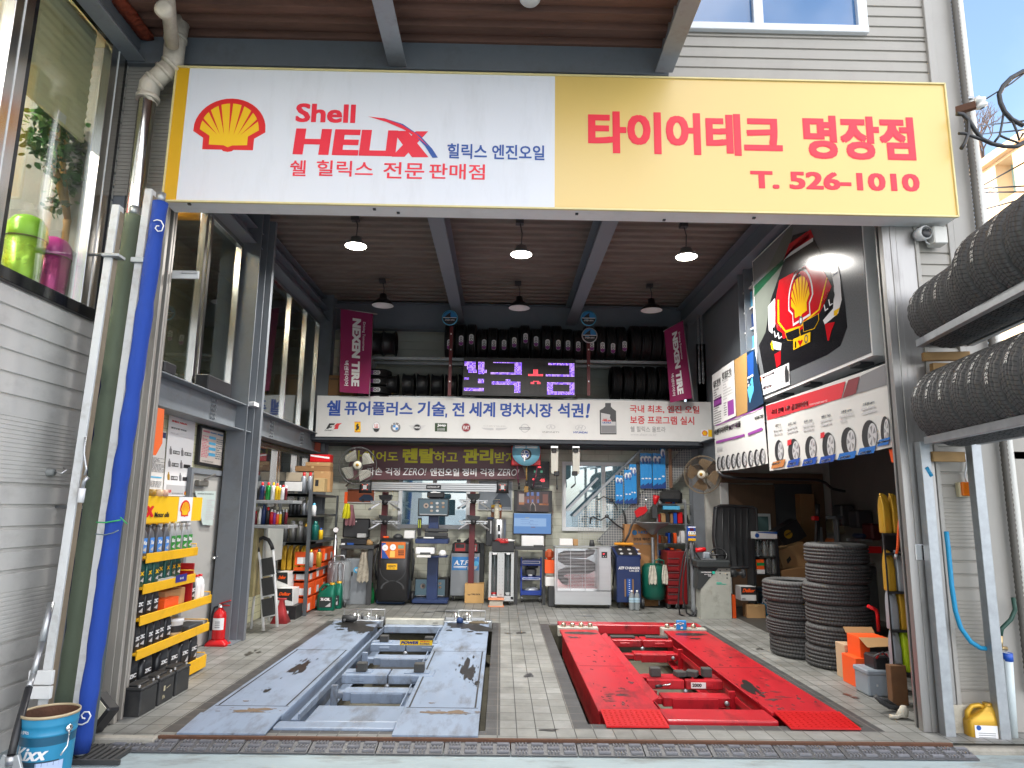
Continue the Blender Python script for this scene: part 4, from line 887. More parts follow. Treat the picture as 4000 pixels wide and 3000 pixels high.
# ================================================================== LED message board
LP = PY(11.9); LB = thing('led_board','black LED matrix board showing violet and red pixel letters','led board',(at(2030,1480,y=11.9).x,11.95,at(2030,1548,y=11.9).z))
(lu0,lv1),(lu1,lv0) = LP.uv(A7(222,500)),LP.uv(A7(1103,800))
m = MB(black); m.slab(LP,lu0,lu1,lv0,lv1,-.12,-.003); m.box(lu0,lu1,11.885,11.9,lv1,lv1+.015); m.box(lu0,lu1,11.885,11.9,lv0-.015,lv0); m.obj('case',LB)
m = MB(M('led_face_off',(.03,.028,.03),.5)); m.pp(LP,[(lu0+.01,lv0+.01),(lu1-.01,lv0+.01),(lu1-.01,lv1-.01),(lu0+.01,lv1-.01)],-.001); m.obj('panel',LB)
vi = EM('led_violet',(.26,.1,1),3.6); vw = EM('led_lilac',(.6,.36,1),3.8); rd = EM('led_red',(1,.08,.12),4); doff = M('led_dot_off',(.09,.085,.08),.4)
NX,NYY = 88,30; regs = []
def LRg(x0,y0,x1,y1): regs.append((x0,y0,x1,y1))
for q in ((230,530,318,550),(228,550,318,575),(250,575,318,595),(262,595,330,630),(338,535,388,632),(388,600,412,622),(228,667,270,678),(335,670,388,705),(225,748,388,776),
          (455,530,680,546),(622,546,680,622),(442,620,686,636),(450,686,672,718),(550,672,592,688),(622,718,676,782),
          (886,536,1090,552),(1054,552,1090,632),(868,630,1090,644),(880,688,1090,712),(880,712,928,788),(1052,712,1090,788),(928,768,1052,788)): LRg(*q)
reds = ((772,592,804,632),(732,630,765,644),(765,628,812,644),(812,630,848,644),(750,690,780,708),(798,690,828,708),(765,678,790,690),(790,678,815,690))
mo = {k: MB(k) for k in ('a','b','c','d') if 0}
pm_ = {'v': MB(vi),'w': MB(vw),'r': MB(rd),'o': MB(doff)}; rr = random.Random(2)
for i in range(NX):
    for j in range(NYY):
        ax,ay = 232+(i+.5)*(1092-232)/NX,515+(j+.5)*(792-515)/NYY; k = 'o'
        if any(a <= ax <= c and b <= ay <= d for a,b,c,d in regs): k = 'w' if rr.random() < .6 else 'v'
        if any(a <= ax <= c and b <= ay <= d for a,b,c,d in reds): k = 'r'
        u = lu0+.02+(i+.5)*(lu1-lu0-.04)/NX; v = lv1-.02-(j+.5)*(lv1-lv0-.04)/NYY; h = .0062 if k != 'o' else .004
        pm_[k].pp(LP,[(u-h,v-h),(u+h,v-h),(u+h,v+h),(u-h,v+h)],.001)
for k,n in (('v','violet_pixels'),('w','lilac_pixels'),('r','red_pixels'),('o','unlit_pixels')): o = pm_[k].obj(n,LB); o['kind'] = 'stuff'
# ================================================================== vertical poles with round shark discs, tyre flags
mar = M('maroon_pole','5c1a20',.45)
for px,discs,lab in ((1755,((1757,1241),),'maroon square pole left of the LED board carrying one round blue disc'),(2300,((2299,1243),(2303,1310)),'maroon square pole right of the LED board behind two round blue discs')):
    a = at(px,1545,y=11.85); b = at(px+2,1275,y=11.85); t = thing('marker_pole',lab,'pole',a); m = MB(mar); m.box(a.x-.028,a.x+.028,11.85,11.9,a.z,b.z); m.obj('pole',t)
    m = MB(swhite)
    for k in range(4):
        z = a.z+(b.z-a.z)*(.2+.23*k); m.box(a.x-.012,a.x+.012,11.845,11.85,z-.012,z+.012)
    m.obj('rivet',t)
    for k,dpx in enumerate(discs):
        P = PY(11.8); u,v = P.uv(dpx); r = .138
        t = thing('round_sign',('round blue rimmed disc with a black fin on the left maroon pole','upper round blue rimmed disc with a black fin on the right maroon pole','lower round pale rimmed disc with a black fin on the right maroon pole')[k+(1 if px > 2000 else 0)],'sign',(u,11.8,v-r))
        m = MB(skyblue if k == 0 else slgrey); m.lathe([(0,.02),(r,.02),(r,-.004),(0,-.004)],(u,11.8,v),32,(0,1,0)); m.obj('disc',t)
        m = MB(sblack); m.disc(P,u,v,r*.9,.006,28); m.m(M('disc_blue','2a7ab4')); m.pp(P,[(u+r*.86*math.cos(R_(a_)),v+r*.86*math.sin(R_(a_))) for a_ in range(2,179,8)],.008)
        m.m(sblack); m.pp(P,[(u-.1,v+.0),(u-.04,v+.06),(u+.02,v+.1),(u+.01,v+.05),(u+.02,v+.0)],.01); m.m(swhite); m.pp(P,[(u-r*.86,v-.006),(u+r*.86,v-.006),(u+r*.86,v+.004),(u-r*.86,v+.004)],.011)
        m.text(P,'소리없이 강하다',u-.085,v-.06,u+.085,v-.03,.01,.02); m.m(skyblue); m.text(P,'SHARK',u-.08,v-.026,u-.005,v-.012,.01,.03); m.obj('print',t)
mag = M('magenta_flag_cloth','8e1d55',.75,0,.1,3)
def flag(corners,y,lab,inner,tilt,pole):
    (tl,tr,br,bl) = [at(*q,y=y) for q in corners]; t = thing('tyre_flag',lab,'flag',bl); n,k_ = 10,14
    def S_(a,b,off=0): return tl*(1-a)*(1-b)+tr*a*(1-b)+br*a*b+bl*(1-a)*b + Vector((0,-.012*math.sin(a*7+b*3)*b-off,0))
    m = MB(mag); m.sm = True; g_ = [[m.bm.verts.new(S_(i/n,j/k_)) for j in range(k_+1)] for i in range(n+1)]
    for i in range(n):
        for j in range(k_): m.face((g_[i][j],g_[i+1][j],g_[i+1][j+1],g_[i][j+1]))
    m.obj('cloth',t); m = MB(swhite)
    for body,a0,a1,b0,b1,bo in inner:
        vs,fs = _gettext(body,bo); nv = [m.bm.verts.new(S_(a0+(a1-a0)*q,b0+(b1-b0)*p,.006)) for p,q in vs]
        for f_ in fs: m.face([nv[i] for i in f_])
    m.obj('lettering',t); m = MB(alu); a,b = [at(*q,y=y+.01) for q in pole[:2]]; m.tube([a,b],.012,8); a,b = [at(*q,y=y+.01) for q in pole[2:]]; m.tube([a,b],.008,8); m.obj('pole',t)
inn = (('NEXEN TIRE',.37,.64,.09,.92,.06),('Driving Tomorrow',.68,.78,.12,.48,.01),('넥센타이어',.14,.28,.62,.92,.03))
flag([R5(*p) for p in ((895,118),(1155,158),(1132,808),(885,790))],11.85,'magenta tyre flag with white lettering on the left of the LED board',inn,0,[R5(1155,175),R5(1125,825),R5(850,108),R5(1190,160)])
flag([A7(*p) for p in ((1800,285),(1945,205),(2018,815),(1845,850))],11.7,'magenta tyre flag hanging askew right of the LED board',inn,0,[A7(1945,205),A7(2030,832),A7(1790,292),A7(1950,200)])
# ================================================================== tyres
def tyre_mesh(m,r=.33,w=.205,rim=.225,seg=72,tread=1):
    """axis along local Y"""
    h = w/2; pf = [(rim,-h*.7),(rim+.012,-h*.82),(rim+.05,-h*1.0),(r-.035,-h*.98),(r-.012,-h*.86),(r-.003,-h*.74)]
    for g_ in (-.5,-.17,.17,.5): pf += [(r-.001,(g_-.075)*h),(r-.013,(g_-.06)*h),(r-.013,(g_+.06)*h),(r-.001,(g_+.075)*h)]
    pf += [(r-.003,h*.74),(r-.012,h*.86),(r-.035,h*.98),(rim+.05,h),(rim+.012,h*.82),(rim,h*.7),(rim+.03,h*.6),(r-.045,h*.5),(r-.045,-h*.5),(rim+.03,-h*.6)]
    rings = []; n = len(pf)
    for k in range(seg):
        t = 2*math.pi*k/seg; rg = []
        for i,(rad,z) in enumerate(pf):
            rr_ = rad
            if k % 3 == 0 and tread and i in (4,5,6,22,21,20,23): rr_ -= .007
            rg.append(m.bm.verts.new((rr_*math.cos(t),z,rr_*math.sin(t))))
        rings.append(rg)
    m.sm = True
    for k in range(seg):
        A,B = rings[k],rings[(k+1) % seg]
        for i in range(n): m.face((A[i],A[(i+1) % n],B[(i+1) % n],B[i]))
    m.sm = False
m = MB(rubber); tyre_mesh(m); o = m.obj('tyre',None); TY = Proto(tag(o,'x','tyre'))
m = MB(rubber_new); tyre_mesh(m,.325,.2,.21,48); o = m.obj('tyre',None); TYN = Proto(tag(o,'x','tyre'))
chalk = M('chalk_mark',(.75,.75,.72),.8)
# tyres stacked on the floor at the right
def stack(base,n,r0,hts,which,jit):
    z = 0; rr = random.Random(jit)
    for k in range(n):
        s = hts[k]; sw_ = s/.205
        c = (base[0]+rr.uniform(-.02,.02)+(0.02*(n-k) if jit == 2 else 0),base[1]+rr.uniform(-.015,.015),z+s/2)
        lv = ['bottom','second from the bottom','third from the bottom','fourth from the bottom','fifth from the bottom','top'][k] if k < n-1 else 'top'
        TY.put(c,rot=(R_(90),0,rr.uniform(0,6)),label='worn tyre lying flat, %s of the %s stack' % (lv,which),group='worn tyres stacked on the floor',scale=(r0[k]/.33,sw_,r0[k]/.33)); z += s
stack((3.73,7.86),6,(.35,.345,.345,.34,.335,.335),(.225,.22,.215,.22,.205,.215),'taller right hand',1)
stack((3.46,8.42),4,(.37,.35,.345,.36),(.235,.185,.19,.24),'shorter left hand',2)
# loft tyres
lz1 = at(1740,1398,y=12.7).z-.01; lz2 = at(1740,1550,y=12.7).z-.01
def loft(pxs,z,r,row,lay=0):
    for k,px in enumerate(pxs):
        x = at(px,1400,y=12.7).x; rr_ = r[k] if isinstance(r,(list,tuple)) else r
        o = TYN.put((x,12.7,z+rr_),rot=(0,0,R_(90)),label='new tyre upright on the loft rack, %s, %s' % (ORD[k],row),group='new tyres on the loft rack',scale=(rr_/.325,.95,rr_/.325))
tyx = [1758+k*41.5 for k in range(17)]; rr = random.Random(4)
loft(tyx,lz1,[.33 if k in (0,1,2,7,9,10,13,14,15,16) else rr.choice([.29,.3,.31]) for k in range(17)],'upper row')
loft([2476+k*40 for k in range(4)],lz1,.34,'behind the right flag'); loft([2402+k*44 for k in range(6)],lz2,.32,'lower row')
# paper labels on the upper tyres
lbx = ((1755,1345),(1801,1330),(1841,1325),(1891,1345),(1929,1347),(1969,1347),(2009,1337),(2053,1321),(2094,1333),(2139,1345),(2181,1347),(2219,1349),(2259,1353),(2312,1350),(2354,1356),(2395,1360),(2440,1352))
P = PY(12.36)
m = MB(swhite)
t = thing('tyre_label','white and purple paper label on a loft tyre','label',(0,12.36,0))
m.pp(Plane((0,12.36,0),(1,0,0),(0,0,1)),[(.04*math.cos(R_(a_)),.06+.035*math.sin(R_(a_)) if a_ <= 180 else -.06+.035*math.sin(R_(a_))) for a_ in range(0,360,20)],0)
m.m(M('label_purple','8a3a86')); Pz = Plane((0,12.36,0),(1,0,0),(0,0,1)); m.pp(Pz,[(.036*math.cos(R_(a_)),-.06+.032*math.sin(R_(a_))) for a_ in range(180,361,20)]+[(.036,-.03),(-.036,-.03)],.001)
m.m(sblack); m.ring(Pz,0,0,.014,.026,.0015,14)
for k in range(3): m.pp(Pz,[(-.025,.035+k*.014),(.025,.035+k*.014),(.025,.041+k*.014),(-.025,.041+k*.014)],.0015)
m.obj('paper',t); LBP = Proto(t)
for k,q in enumerate(lbx):
    p = at(*q,y=12.345); LBP.put((p.x,12.345,p.z),label='purple and white label on the upper loft tyres, %s' % ORD[k],group='paper labels on the loft tyres')
# rims
m = MB(black); m.lathe([(.19,-.1),(.2,-.1),(.2,-.09),(.185,-.08),(.17,-.05),(.165,.05),(.185,.08),(.2,.09),(.2,.1),(.19,.1),(.16,.06),(.05,.05),(0,.05)],(0,0,0),32); o = m.obj('steel_wheel',None); RM = Proto(tag(o,'x','wheel rim'))
for k,px in enumerate((1536,1598,1653,1709,1763,1815)): x = at(px,1500,y=12.6).x; RM.put((x,12.6,lz2+.21),rot=(0,R_(90),0),label='black wheel rim on the lower loft shelf, %s' % ORD[k],group='wheel rims on the loft rack',scale=1.05 if k else .95)
for k,px in enumerate((1475,1522)): x = at(px,1360,y=12.6).x; RM.put((x,12.6,lz1+.24),rot=(0,R_(90),0),label='black wheel rim standing on the upper loft shelf, %s of two' % ('left','right')[k],group='wheel rims on the upper loft shelf',scale=1.2)
for k in range(4):
    p = at(1475,1455+k*33,y=12.5); TYN.put((p.x,12.6,p.z-.02),rot=(R_(90),0,1),label='new tyre lying flat beside the left flag, %s of its pile' % ('top','second','third','bottom')[k],group='new tyres lying beside the left flag',scale=(.75,.72,.75))
    LBP.put((at(1460,1449+k*33,y=12.2).x,12.34,p.z-.03),rot=(0,R_(90),0),label='white paper label on the flat tyres beside the left flag, %s' % ('top','second','third','bottom')[k],group='paper labels on the flat tyres')
a,b = at(1285,1465,y=12.4),at(1335,1545,y=12.4); m = MB(card_d); m.box(a.x,b.x+.2,12.4,12.8,b.z,a.z,.006); m.m(sblack); m.text(PY(12.4),'HANDLE',a.x+.02,a.z-.09,a.x+.18,a.z-.05,.002,.02); m.solo('cardboard_box','brown cardboard box on the loft behind the left flag','box')
# ================================================================== posters on the right side
XP = 3.38; RP = PR(XP)
def q4(Z,*pts): return [Z(*p) for p in pts]
LBX = thing('poster_lightbox','big hanging lightbox with a red racing car picture, seen from below','lightbox',(XP,7.6,3.05))
c0,c1,c2 = RP.uv(A2(362,330)),RP.uv(A2(395,1160)),RP.uv(A2(1068,888))
m = MB(white_pt); u0,u1,v0,v1 = (c0[0]+c1[0])/2,c2[0],(c1[1]+c2[1])/2,5.0
m.slab(RP,u0,u1,v0,v1,-.24,-.004); m.obj('cabinet',LBX)
pg_ = M('poster_asphalt','686b6e',.16,0,.25,60); m = MB(pg_); m.slab(RP,u0+.02,u1-.02,v0+.03,v1-.02,-.004,0)
Q = lambda mat,pts,d: (m.m(mat),m.px(RP,[A2(*p) for p in pts],d))
gloss = dict(r=.16,var=.05)
pgreen = M('poster_green','1f4a34',**gloss); plt = M('poster_pale_road','60655f',**gloss); pblk = M('poster_black',(.012,.012,.014),**gloss); pred = M('poster_red','b81822',**gloss); pwht = M('poster_white',(.7,.7,.72),**gloss); pyel = M('poster_yellow','e8b81c',**gloss)
Q(plt,((372,540),(395,800),(420,940),(560,480),(600,130),(560,150)),.001); Q(pgreen,((370,480),(372,540),(560,330),(575,290)),.002)
Q(pblk,((525,400),(600,180),(700,150),(770,290),(860,300),(905,560),(920,720),(880,830),(800,885),(560,990),(430,990),(400,830),(440,750),(470,560)),.003)
Q(pred,((545,330),(580,230),(705,145),(725,190),(555,300)),.005); Q(pwht,((545,340),(560,300),(720,185),(720,215),(555,320)),.0045)
Q(pred,((520,445),(690,350),(765,360),(800,420),(830,480),(770,620),(745,660),(640,745),(545,790),(510,740),(495,690),(500,560)),.005)
Q(pwht,((455,600),(495,550),(498,700),(480,760),(460,740)),.005); Q(pwht,((815,320),(855,310),(880,420),(890,560),(870,640),(790,705),(780,680),(840,610),(845,480)),.006)
Q(pyel,((845,625),(880,605),(862,650),(843,655)),.007); Q(pyel,((470,820),(482,800),(488,860),(478,850)),.007); Q(pwht,((478,800),(535,815),(530,858),(490,850)),.006)
Q(pred,((790,700),(850,690),(830,740),(815,800),(806,800)),.006); Q(pred,((493,880),(530,860),(530,940),(505,960)),.006)
for pts in (((555,755),(640,722),(648,770),(620,800),(570,800)),((660,690),(755,640),(757,680),(730,730),(665,750))): Q(pyel,[(555*0+x,y) for x,y in pts],.007)
for pts in (((559,757),(637,726),(645,769),(618,797),(572,797)),((663,692),(752,644),(754,680),(728,727),(667,747))): Q(pblk,pts,.008)
Q(pblk,((482,720),(540,755),(540,800),(500,800),(482,775)),.007); Q(pblk,((765,630),(840,490),(850,530),(835,590),(790,650)),.008)
for x,y in ((490,745),(512,755),(785,590),(812,560)): Q(pwht,((x,y),(x+6,y-4),(x+12,y+28),(x+25,y+18),(x+27,y+24),(x+8,y+38)),.009)
for pts in (((520,560),(522,690),(560,740),(640,715),(655,718),(558,752),(512,695),(512,560)),((800,430),(806,430),(760,620),(700,670),(655,715),(648,712),(698,660),(754,615))): Q(pyel,pts,.0065)
m.m(pyel); (a,b),(c,d) = RP.uv(A2(572,445)),RP.uv(A2(722,640)); shell(m,RP,a+.0,d,c,b,.007,yel=pyel,redm=pred,outline=pwht)
Q(pyel,((606,792),(708,748),(706,808),(607,856)),.01)
for body,a,b,mt,bo in (('BOSCH',(598,230),(695,225),pwht,.06),('DEKRA',(600,400),(680,395),pwht,.03),('I',(616,802),(622,848),sblack,.08)): pass
def skewtext(P,body,q00,q10,h,mat,bold=.02,d=.011):
    """text along the line q00 to q10 (zoom pixels), h pixels tall"""
    vs,fs = _gettext(body,bold); m.m(mat); a,b = P.uv(A2(*q00)),P.uv(A2(*q10)); e = P.uv(A2(q00[0],q00[1]-h)); nv = []
    for x,y in vs: nv.append(m.bm.verts.new(P.p(a[0]+(b[0]-a[0])*x+(e[0]-a[0])*y,a[1]+(b[1]-a[1])*x+(e[1]-a[1])*y,d)))
    for f_ in fs: m.face([nv[i] for i in f_])
skewtext(RP,'BOSCH',(600,275),(695,200),26,pred,.06); skewtext(RP,'DEKRA',(608,415),(680,378),16,pwht,.03); skewtext(RP,'16',(622,428),(648,415),16,pwht,.05); skewtext(RP,'ADAC',(608,445),(655,420),14,sblack,.04)
skewtext(RP,'HELIX ULTRA',(775,590),(815,520),14,pwht,.03); skewtext(RP,'HELIX ULTRA',(500,705),(532,735),12,pwht,.03); skewtext(RP,'Zaner',(838,425),(872,400),14,sblue,.03); skewtext(RP,'I',(616,845),(624,842),40,sblack,.06)
Q(pred,((632,805),(641,797),(648,803),(657,793),(664,800),(648,836)),.011); m.m(sblack); u,v = RP.uv(A2(683,790)); m.ring(RP,u,v,.03,.05,.011,20); D(m,A2,(650,682),12,sblack,RP,.008); D(m,A2,(650,682),7,pwht,RP,.009)
Q(pwht,((395,1015),(580,930),(585,1060),(410,1130)),.008); Q(pyel,((388,1025),(405,1018),(406,1060),(390,1068)),.009); Q(slgrey,((500,1030),(560,985),(565,1040),(480,1045)),.009)
Q(sblack,((555,980),(558,965),(560,950),(568,948),(570,965),(578,980),(580,1040),(560,1048)),.01); m.m(pyel); (a,b),(c,d) = RP.uv(A2(404,1018)),RP.uv(A2(420,1050)); shell(m,RP,a,d,c,b,.01)
skewtext(RP,'MADE FOR EACH OTHER',(425,1025),(495,993),12,pred,.03); skewtext(RP,'HELIX ULTRA',(428,1090),(478,1070),16,pred,.04); m.obj('poster',LBX)
m = MB(dark)
for px in ((560,1120),(720,1065),(1010,925)):
    p = at(*A2(*px),x=XP+.1); m.box(XP+.02,XP+.16,p.y-.1,p.y+.1,v0-.03,v0-.002,.004)
m.obj('bracket',LBX)
# flat notices beside it
def notice(pts,Z,d,mat,name,lab,cat,P=None,rest=None,th=.006):
    P = P or RP; uv = [P.uv(Z(*p)) for p in pts]; c = P.p(sum(u for u,v in uv)/len(uv),min(v for u,v in uv),d)
    t = thing(name,lab,cat,c); m = MB(mat); m.prism(P,uv,d-th,d); m.obj('sheet',t)
    if rest:
        m = MB(sgrey); rest(m,P,d); m.obj('print',t)
    return t
def lines(m,P,Z,a,b,n,mat,d,wdt=.8,skew=0,seed=1):
    rr = random.Random(seed); m.m(mat); (u0,v1),(u1,v0) = P.uv(Z(*a)),P.uv(Z(*b)); h = (v1-v0)/n
    for k in range(n):
        v = v1-(k+.5)*h; x = u0
        while x < u1-.01:
            L_ = min(rr.uniform(.02,.07),u1-x); m.pp(P,[(x,v-h*.25),(x+L_,v-h*.25),(x+L_,v+h*.25),(x,v+h*.25)],d); x += L_+.012
            if rr.random() < .06: break
def r1(m,P,d):
    m.m(sblack); m.tx(P,'제휴카드 할인 안내',A2(138,1040),A2(182,1062),d+.002,.02); lines(m,P,A2,(140,1090),(188,1140),5,sgrey,d+.002); m.m(spurple); m.rect(P,A2(140,1150),A2(188,1175),d+.002); lines(m,P,A2,(140,1185),(188,1280),8,sgrey,d+.002,seed=2)
notice(((130,1005),(192,962),(205,1278),(140,1300)),A2,.02,white_pt,'paper_notice','white paper notice with a purple table, furthest left on the right side wall','notice',rest=r1)
def r2(m,P,d):
    m.m(sblack); m.tx(P,'현대 제휴카드 안내',A2(196,990),A2(252,1012),d+.002,.02); lines(m,P,A2,(200,1040),(262,1130),7,slgrey,d+.002); m.m(spurple); m.rect(P,A2(228,1160),A2(268,1230),d+.002); lines(m,P,A2,(205,1165),(225,1240),6,sgrey,d+.002)
notice(((190,965),(262,918),(275,1245),(198,1280)),A2,.035,white_pt,'paper_notice','white paper notice with a purple block next to the bare cork board','notice',rest=r2)
notice(((262,915),(338,868),(340,1220),(275,1250)),A2,.02,M('cork_board','a5814c',.8,0,.15,30),'cork_board','bare tan cork board between the paper notices and the car poster','board',th=.02)
def r3(m,P,d):
    m.m(sblue); m.px(P,[A2(*p) for p in ((342,890),(380,860),(382,1000),(350,1020))],d+.002); m.m(swhite); lines(m,P,A2,(345,1010),(385,1060),3,swhite,d+.003); m.m(skyblue); m.px(P,[A2(*p) for p in ((345,1090),(375,1010),(384,1090),(360,1170))],d+.003)
notice(((340,868),(384,850),(440,1170),(345,1225)),A2,.03,M('dark_blue_poster','14304c',.4),'blue_poster','dark blue poster half hidden behind the hanging lightbox','poster',rest=r3)
# two tyre banners
def mini_tyre(m,P,Z,cx,cy,w,h,d,face=1):
    q = [P.uv(Z(cx+a*w,cy+b*h)) for a,b in [(.5*math.cos(R_(k*18)),.5*math.sin(R_(k*18))) for k in range(20)]]; m.m(sblack); m.pp(P,q,d)
    q = [P.uv(Z(cx+w*.2+a*w*.6,cy+b*h*.8)) for a,b in [(.5*math.cos(R_(k*18)),.5*math.sin(R_(k*18))) for k in range(20)]]; m.m(slgrey); m.pp(P,q,d+.001)
    m.m(sgrey)
    for k in range(5):
        t = R_(k*72+18); t2 = R_(k*72+54); m.px(P,[Z(cx+w*.2+math.cos(t)*w*.05,cy+math.sin(t)*h*.07),Z(cx+w*.2+math.cos(t)*w*.25,cy+math.sin(t)*h*.33),Z(cx+w*.2+math.cos(t2)*w*.25,cy+math.sin(t2)*h*.33)],d+.002)
def cloth(name,lab,pts,Z,d,rest,P=None):
    P = P or RP; (tl,tr,br,bl) = [P.uv(Z(*p)) for p in pts]; n,k_ = 16,8; m = MB(M('white_banner_cloth','c9c9c6',.6,0,.03)); m.sm = True
    t = thing(name,lab,'banner',P.p((bl[0]+br[0])/2,min(bl[1],br[1]),d))
    f_ = lambda a,b,i: tl[i]*(1-a)*(1-b)+tr[i]*a*(1-b)+br[i]*a*b+bl[i]*(1-a)*b
    g_ = [[m.bm.verts.new(P.p(f_(i/n,j/k_,0),f_(i/n,j/k_,1)-.02*math.sin(math.pi*i/n)*(j/k_),d+.003*math.sin(i*1.3+j*.4))) for j in range(k_+1)] for i in range(n+1)]
    for i in range(n):
        for j in range(k_): m.face((g_[i][j],g_[i+1][j],g_[i+1][j+1],g_[i][j+1]))
    m.obj('cloth',t); m = MB(sgrey); rest(m,P,d+.006); m.obj('print',t)
def b1(m,P,d):
    T = lambda body,a,b,mt,bo=.02,k=0: (m.m(mt),m.tx(P,body,A2(*a),A2(*b),d+.002+k,bo))
    m.m(lrd); m.px(P,[A2(*p) for p in ((452,1185),(925,1040),(900,1140),(460,1270))],d); m.m(M('banner_dark_red','7a2a30')); m.px(P,[A2(*p) for p in ((940,1034),(1010,1010),(985,1112),(905,1140))],d); m.m(sgrey); m.px(P,[A2(*p) for p in ((1015,1008),(1160,940),(1170,1062),(990,1112))],d)
    skew(m,P,'국내 판매 1위! 금호타이어',(485,1240),(702,1188),32,swhite,.03,d+.003); skew(m,P,'대한타이어산업협회 2020년 기준',(712,1185),(818,1160),12,swhite,0,d+.003)
    for body,x,y,w_,mt in (('마제스티 9',507,1312,34,M('majesty_brown','b0703a')),('솔루스 TA51',586,1303,46,sblue),('솔루스 TA31',680,1288,48,sblue),('솔루스 TA21',783,1260,54,sblue),('크루젠 HP91',898,1232,64,sblue),('크루젠 HP71',1028,1188,70,sblue)):
        skew(m,P,body,(x,y),(x+w_,y-w_*.22),18,mt,.02,d+.003); lines(m,P,A2,(x-10,y+8),(x+w_+8,y+38),2,slgrey,d+.002,seed=x)
    for x,y,w_,h_ in ((530,1450,48,130),(618,1448,66,140),(718,1435,64,145),(824,1420,72,160),(942,1395,84,170),(1068,1360,90,185),(1160,1330,50,170)): mini_tyre(m,P,A2,x,y,w_,h_,d+.003)
    for x0,x1,y,mt in ((485,572,1530,_M['majesty_brown']),(578,660,1522,lbl),(668,762,1515,lbl),(770,870,1500,lbl),(880,995,1480,M('banner_cyan','1a64b0')),(1000,1110,1450,M('banner_cyan','1a64b0')),(1115,1195,1400,M('banner_cyan','1a64b0'))):
        m.m(mt); m.px(P,[A2(*p) for p in ((x0+12,y-14),(x1,y-32),(x1-14,y+12),(x0,y+26))],d+.006)
    for body,x,w_,y in (('Majesty9',492,50,1538),('SOLUS',588,45,1538),('SOLUS',682,50,1530),('SOLUS',786,54,1520),('CRUGEN',894,62,1502),('CRUGEN',1014,66,1474),('premium',1120,70,1412)): skew(m,P,body,(x,y),(x+w_,y-w_*.22),16,swhite,.04,d+.008)
    for x,y in ((583,1388),(780,1345)): m.m(lrd); m.px(P,[A2(*p) for p in ((x,y),(x+24,y-8),(x+24,y+22),(x,y+34))],d+.008)
def skew(m_,P,body,q0,q1,h,mat,bold,d):
    vs,fs = _gettext(body,bold); m_.m(mat); a,b,e = P.uv(A2(*q0)),P.uv(A2(*q1)),P.uv(A2(q0[0],q0[1]-h)); nv = [m_.bm.verts.new(P.p(a[0]+(b[0]-a[0])*x+(e[0]-a[0])*y,a[1]+(b[1]-a[1])*x+(e[1]-a[1])*y,d)) for x,y in vs]
    for f_ in fs: m_.face([nv[i] for i in f_])
cloth('tyre_banner','white cloth banner with a red top band and a row of pictured tyres',((450,1180),(1162,935),(1200,1425),(472,1568)),A2,.02,b1)
def b2(m,P,d):
    m.m(sblack); skew(m,P,'넥센타이어의',(150,1362),(232,1332),36,sblack,.04,d+.002); skew(m,P,'BEST제품',(236,1332),(306,1308),36,spurple,.04,d+.002); skew(m,P,'NEXEN TIRE',(390,1268),(442,1252),18,sblack,.05,d+.002)
    m.m(spurple); m.px(P,[A2(*p) for p in ((160,1392),(330,1350),(330,1364),(160,1408))],d+.002); m.px(P,[A2(*p) for p in ((350,1345),(430,1312),(440,1318),(430,1332),(350,1360))],d+.002); m.px(P,[A2(*p) for p in ((160,1297),(440,1190),(440,1196),(160,1304))],d+.002)
    lines(m,P,A2,(165,1420),(440,1450),2,slgrey,d+.002)
    for k,x in enumerate((178,203,232,263,294,328,366,402,436)): mini_tyre(m,P,A2,x,1525-k*5,24+k,78+k*3,d+.003)
cloth('tyre_banner','white cloth banner with purple lines and small tyres, further back on the side wall',((148,1305),(440,1190),(465,1525),(158,1570)),A2,.03,b2)
m = MB(orange); p = [at(*A2(*q),x=XP+.02) for q in ((1163,1440),(1203,1440),(1205,1525),(1180,1515))]; m.prism(PR(XP+.02),[(-q.y,q.z) for q in p],-.01,0); m.solo('orange_sheet','small orange sheet hanging behind the lower corner of the tyre banner','sheet')
# blue stocked shelf above
t = thing('wall_shelf','white upright shelf stocked with blue boxes high on the right side','shelf',(3.5,9.75,3.4)); a0,a1 = at(*A2(285,540),x=3.5),at(*A2(372,890),x=3.5); y0,y1 = at(*A2(372,700),x=3.5).y,a0.y; z1 = a0.z; z0 = a1.z-.2
m = MB(white_pt)
for y in (y0,y1): m.box(3.5,3.53,y-.02,y+.02,z0,z1+.05)
for k in range(5): m.box(3.5,3.64,y0,y1,z0+(z1-z0)*k/4-.012,z0+(z1-z0)*k/4+.012)
m.obj('frame',t); rr = random.Random(8)
for k in range(4):
    for j in range(3):
        w_ = (y1-y0-.06)/3; h_ = (z1-z0)/4*rr.uniform(.55,.85); yy = y0+.03+j*w_; m = MB(rr.choice([blue_pl,M('deep_blue_box','12366e'),skyblue])); m.box(3.52,3.63,yy+.005,yy+w_-.005,z0+(z1-z0)*k/4+.0125,z0+(z1-z0)*k/4+.0125+h_,.003)
        m.solo('blue_box','blue parts box on the high white shelf, %s shelf from the bottom, %s' % (('first','second','third','fourth')[k],('nearest','in the middle','furthest in')[j]),'box','blue boxes on the high white shelf')
# chain
t = MB(galv); p0,p1 = at(*A2(48,660),y=11.5),at(*A2(55,1045),y=11.5)
for k in range(26):
    z = p0.z+(p1.z-p0.z)*k/25
    for dx in (-.03,.03): t.tube([(p0.x+dx+.012*math.cos(a_),11.5+(.012*math.sin(a_) if k % 2 else 0),z+.028*math.sin(a_)) for a_ in [i*math.pi/4 for i in range(8)]],.005,5,closed=True)
t.solo('hoist_chain','long steel hoist chain hanging beside the right tyre flag','chain')
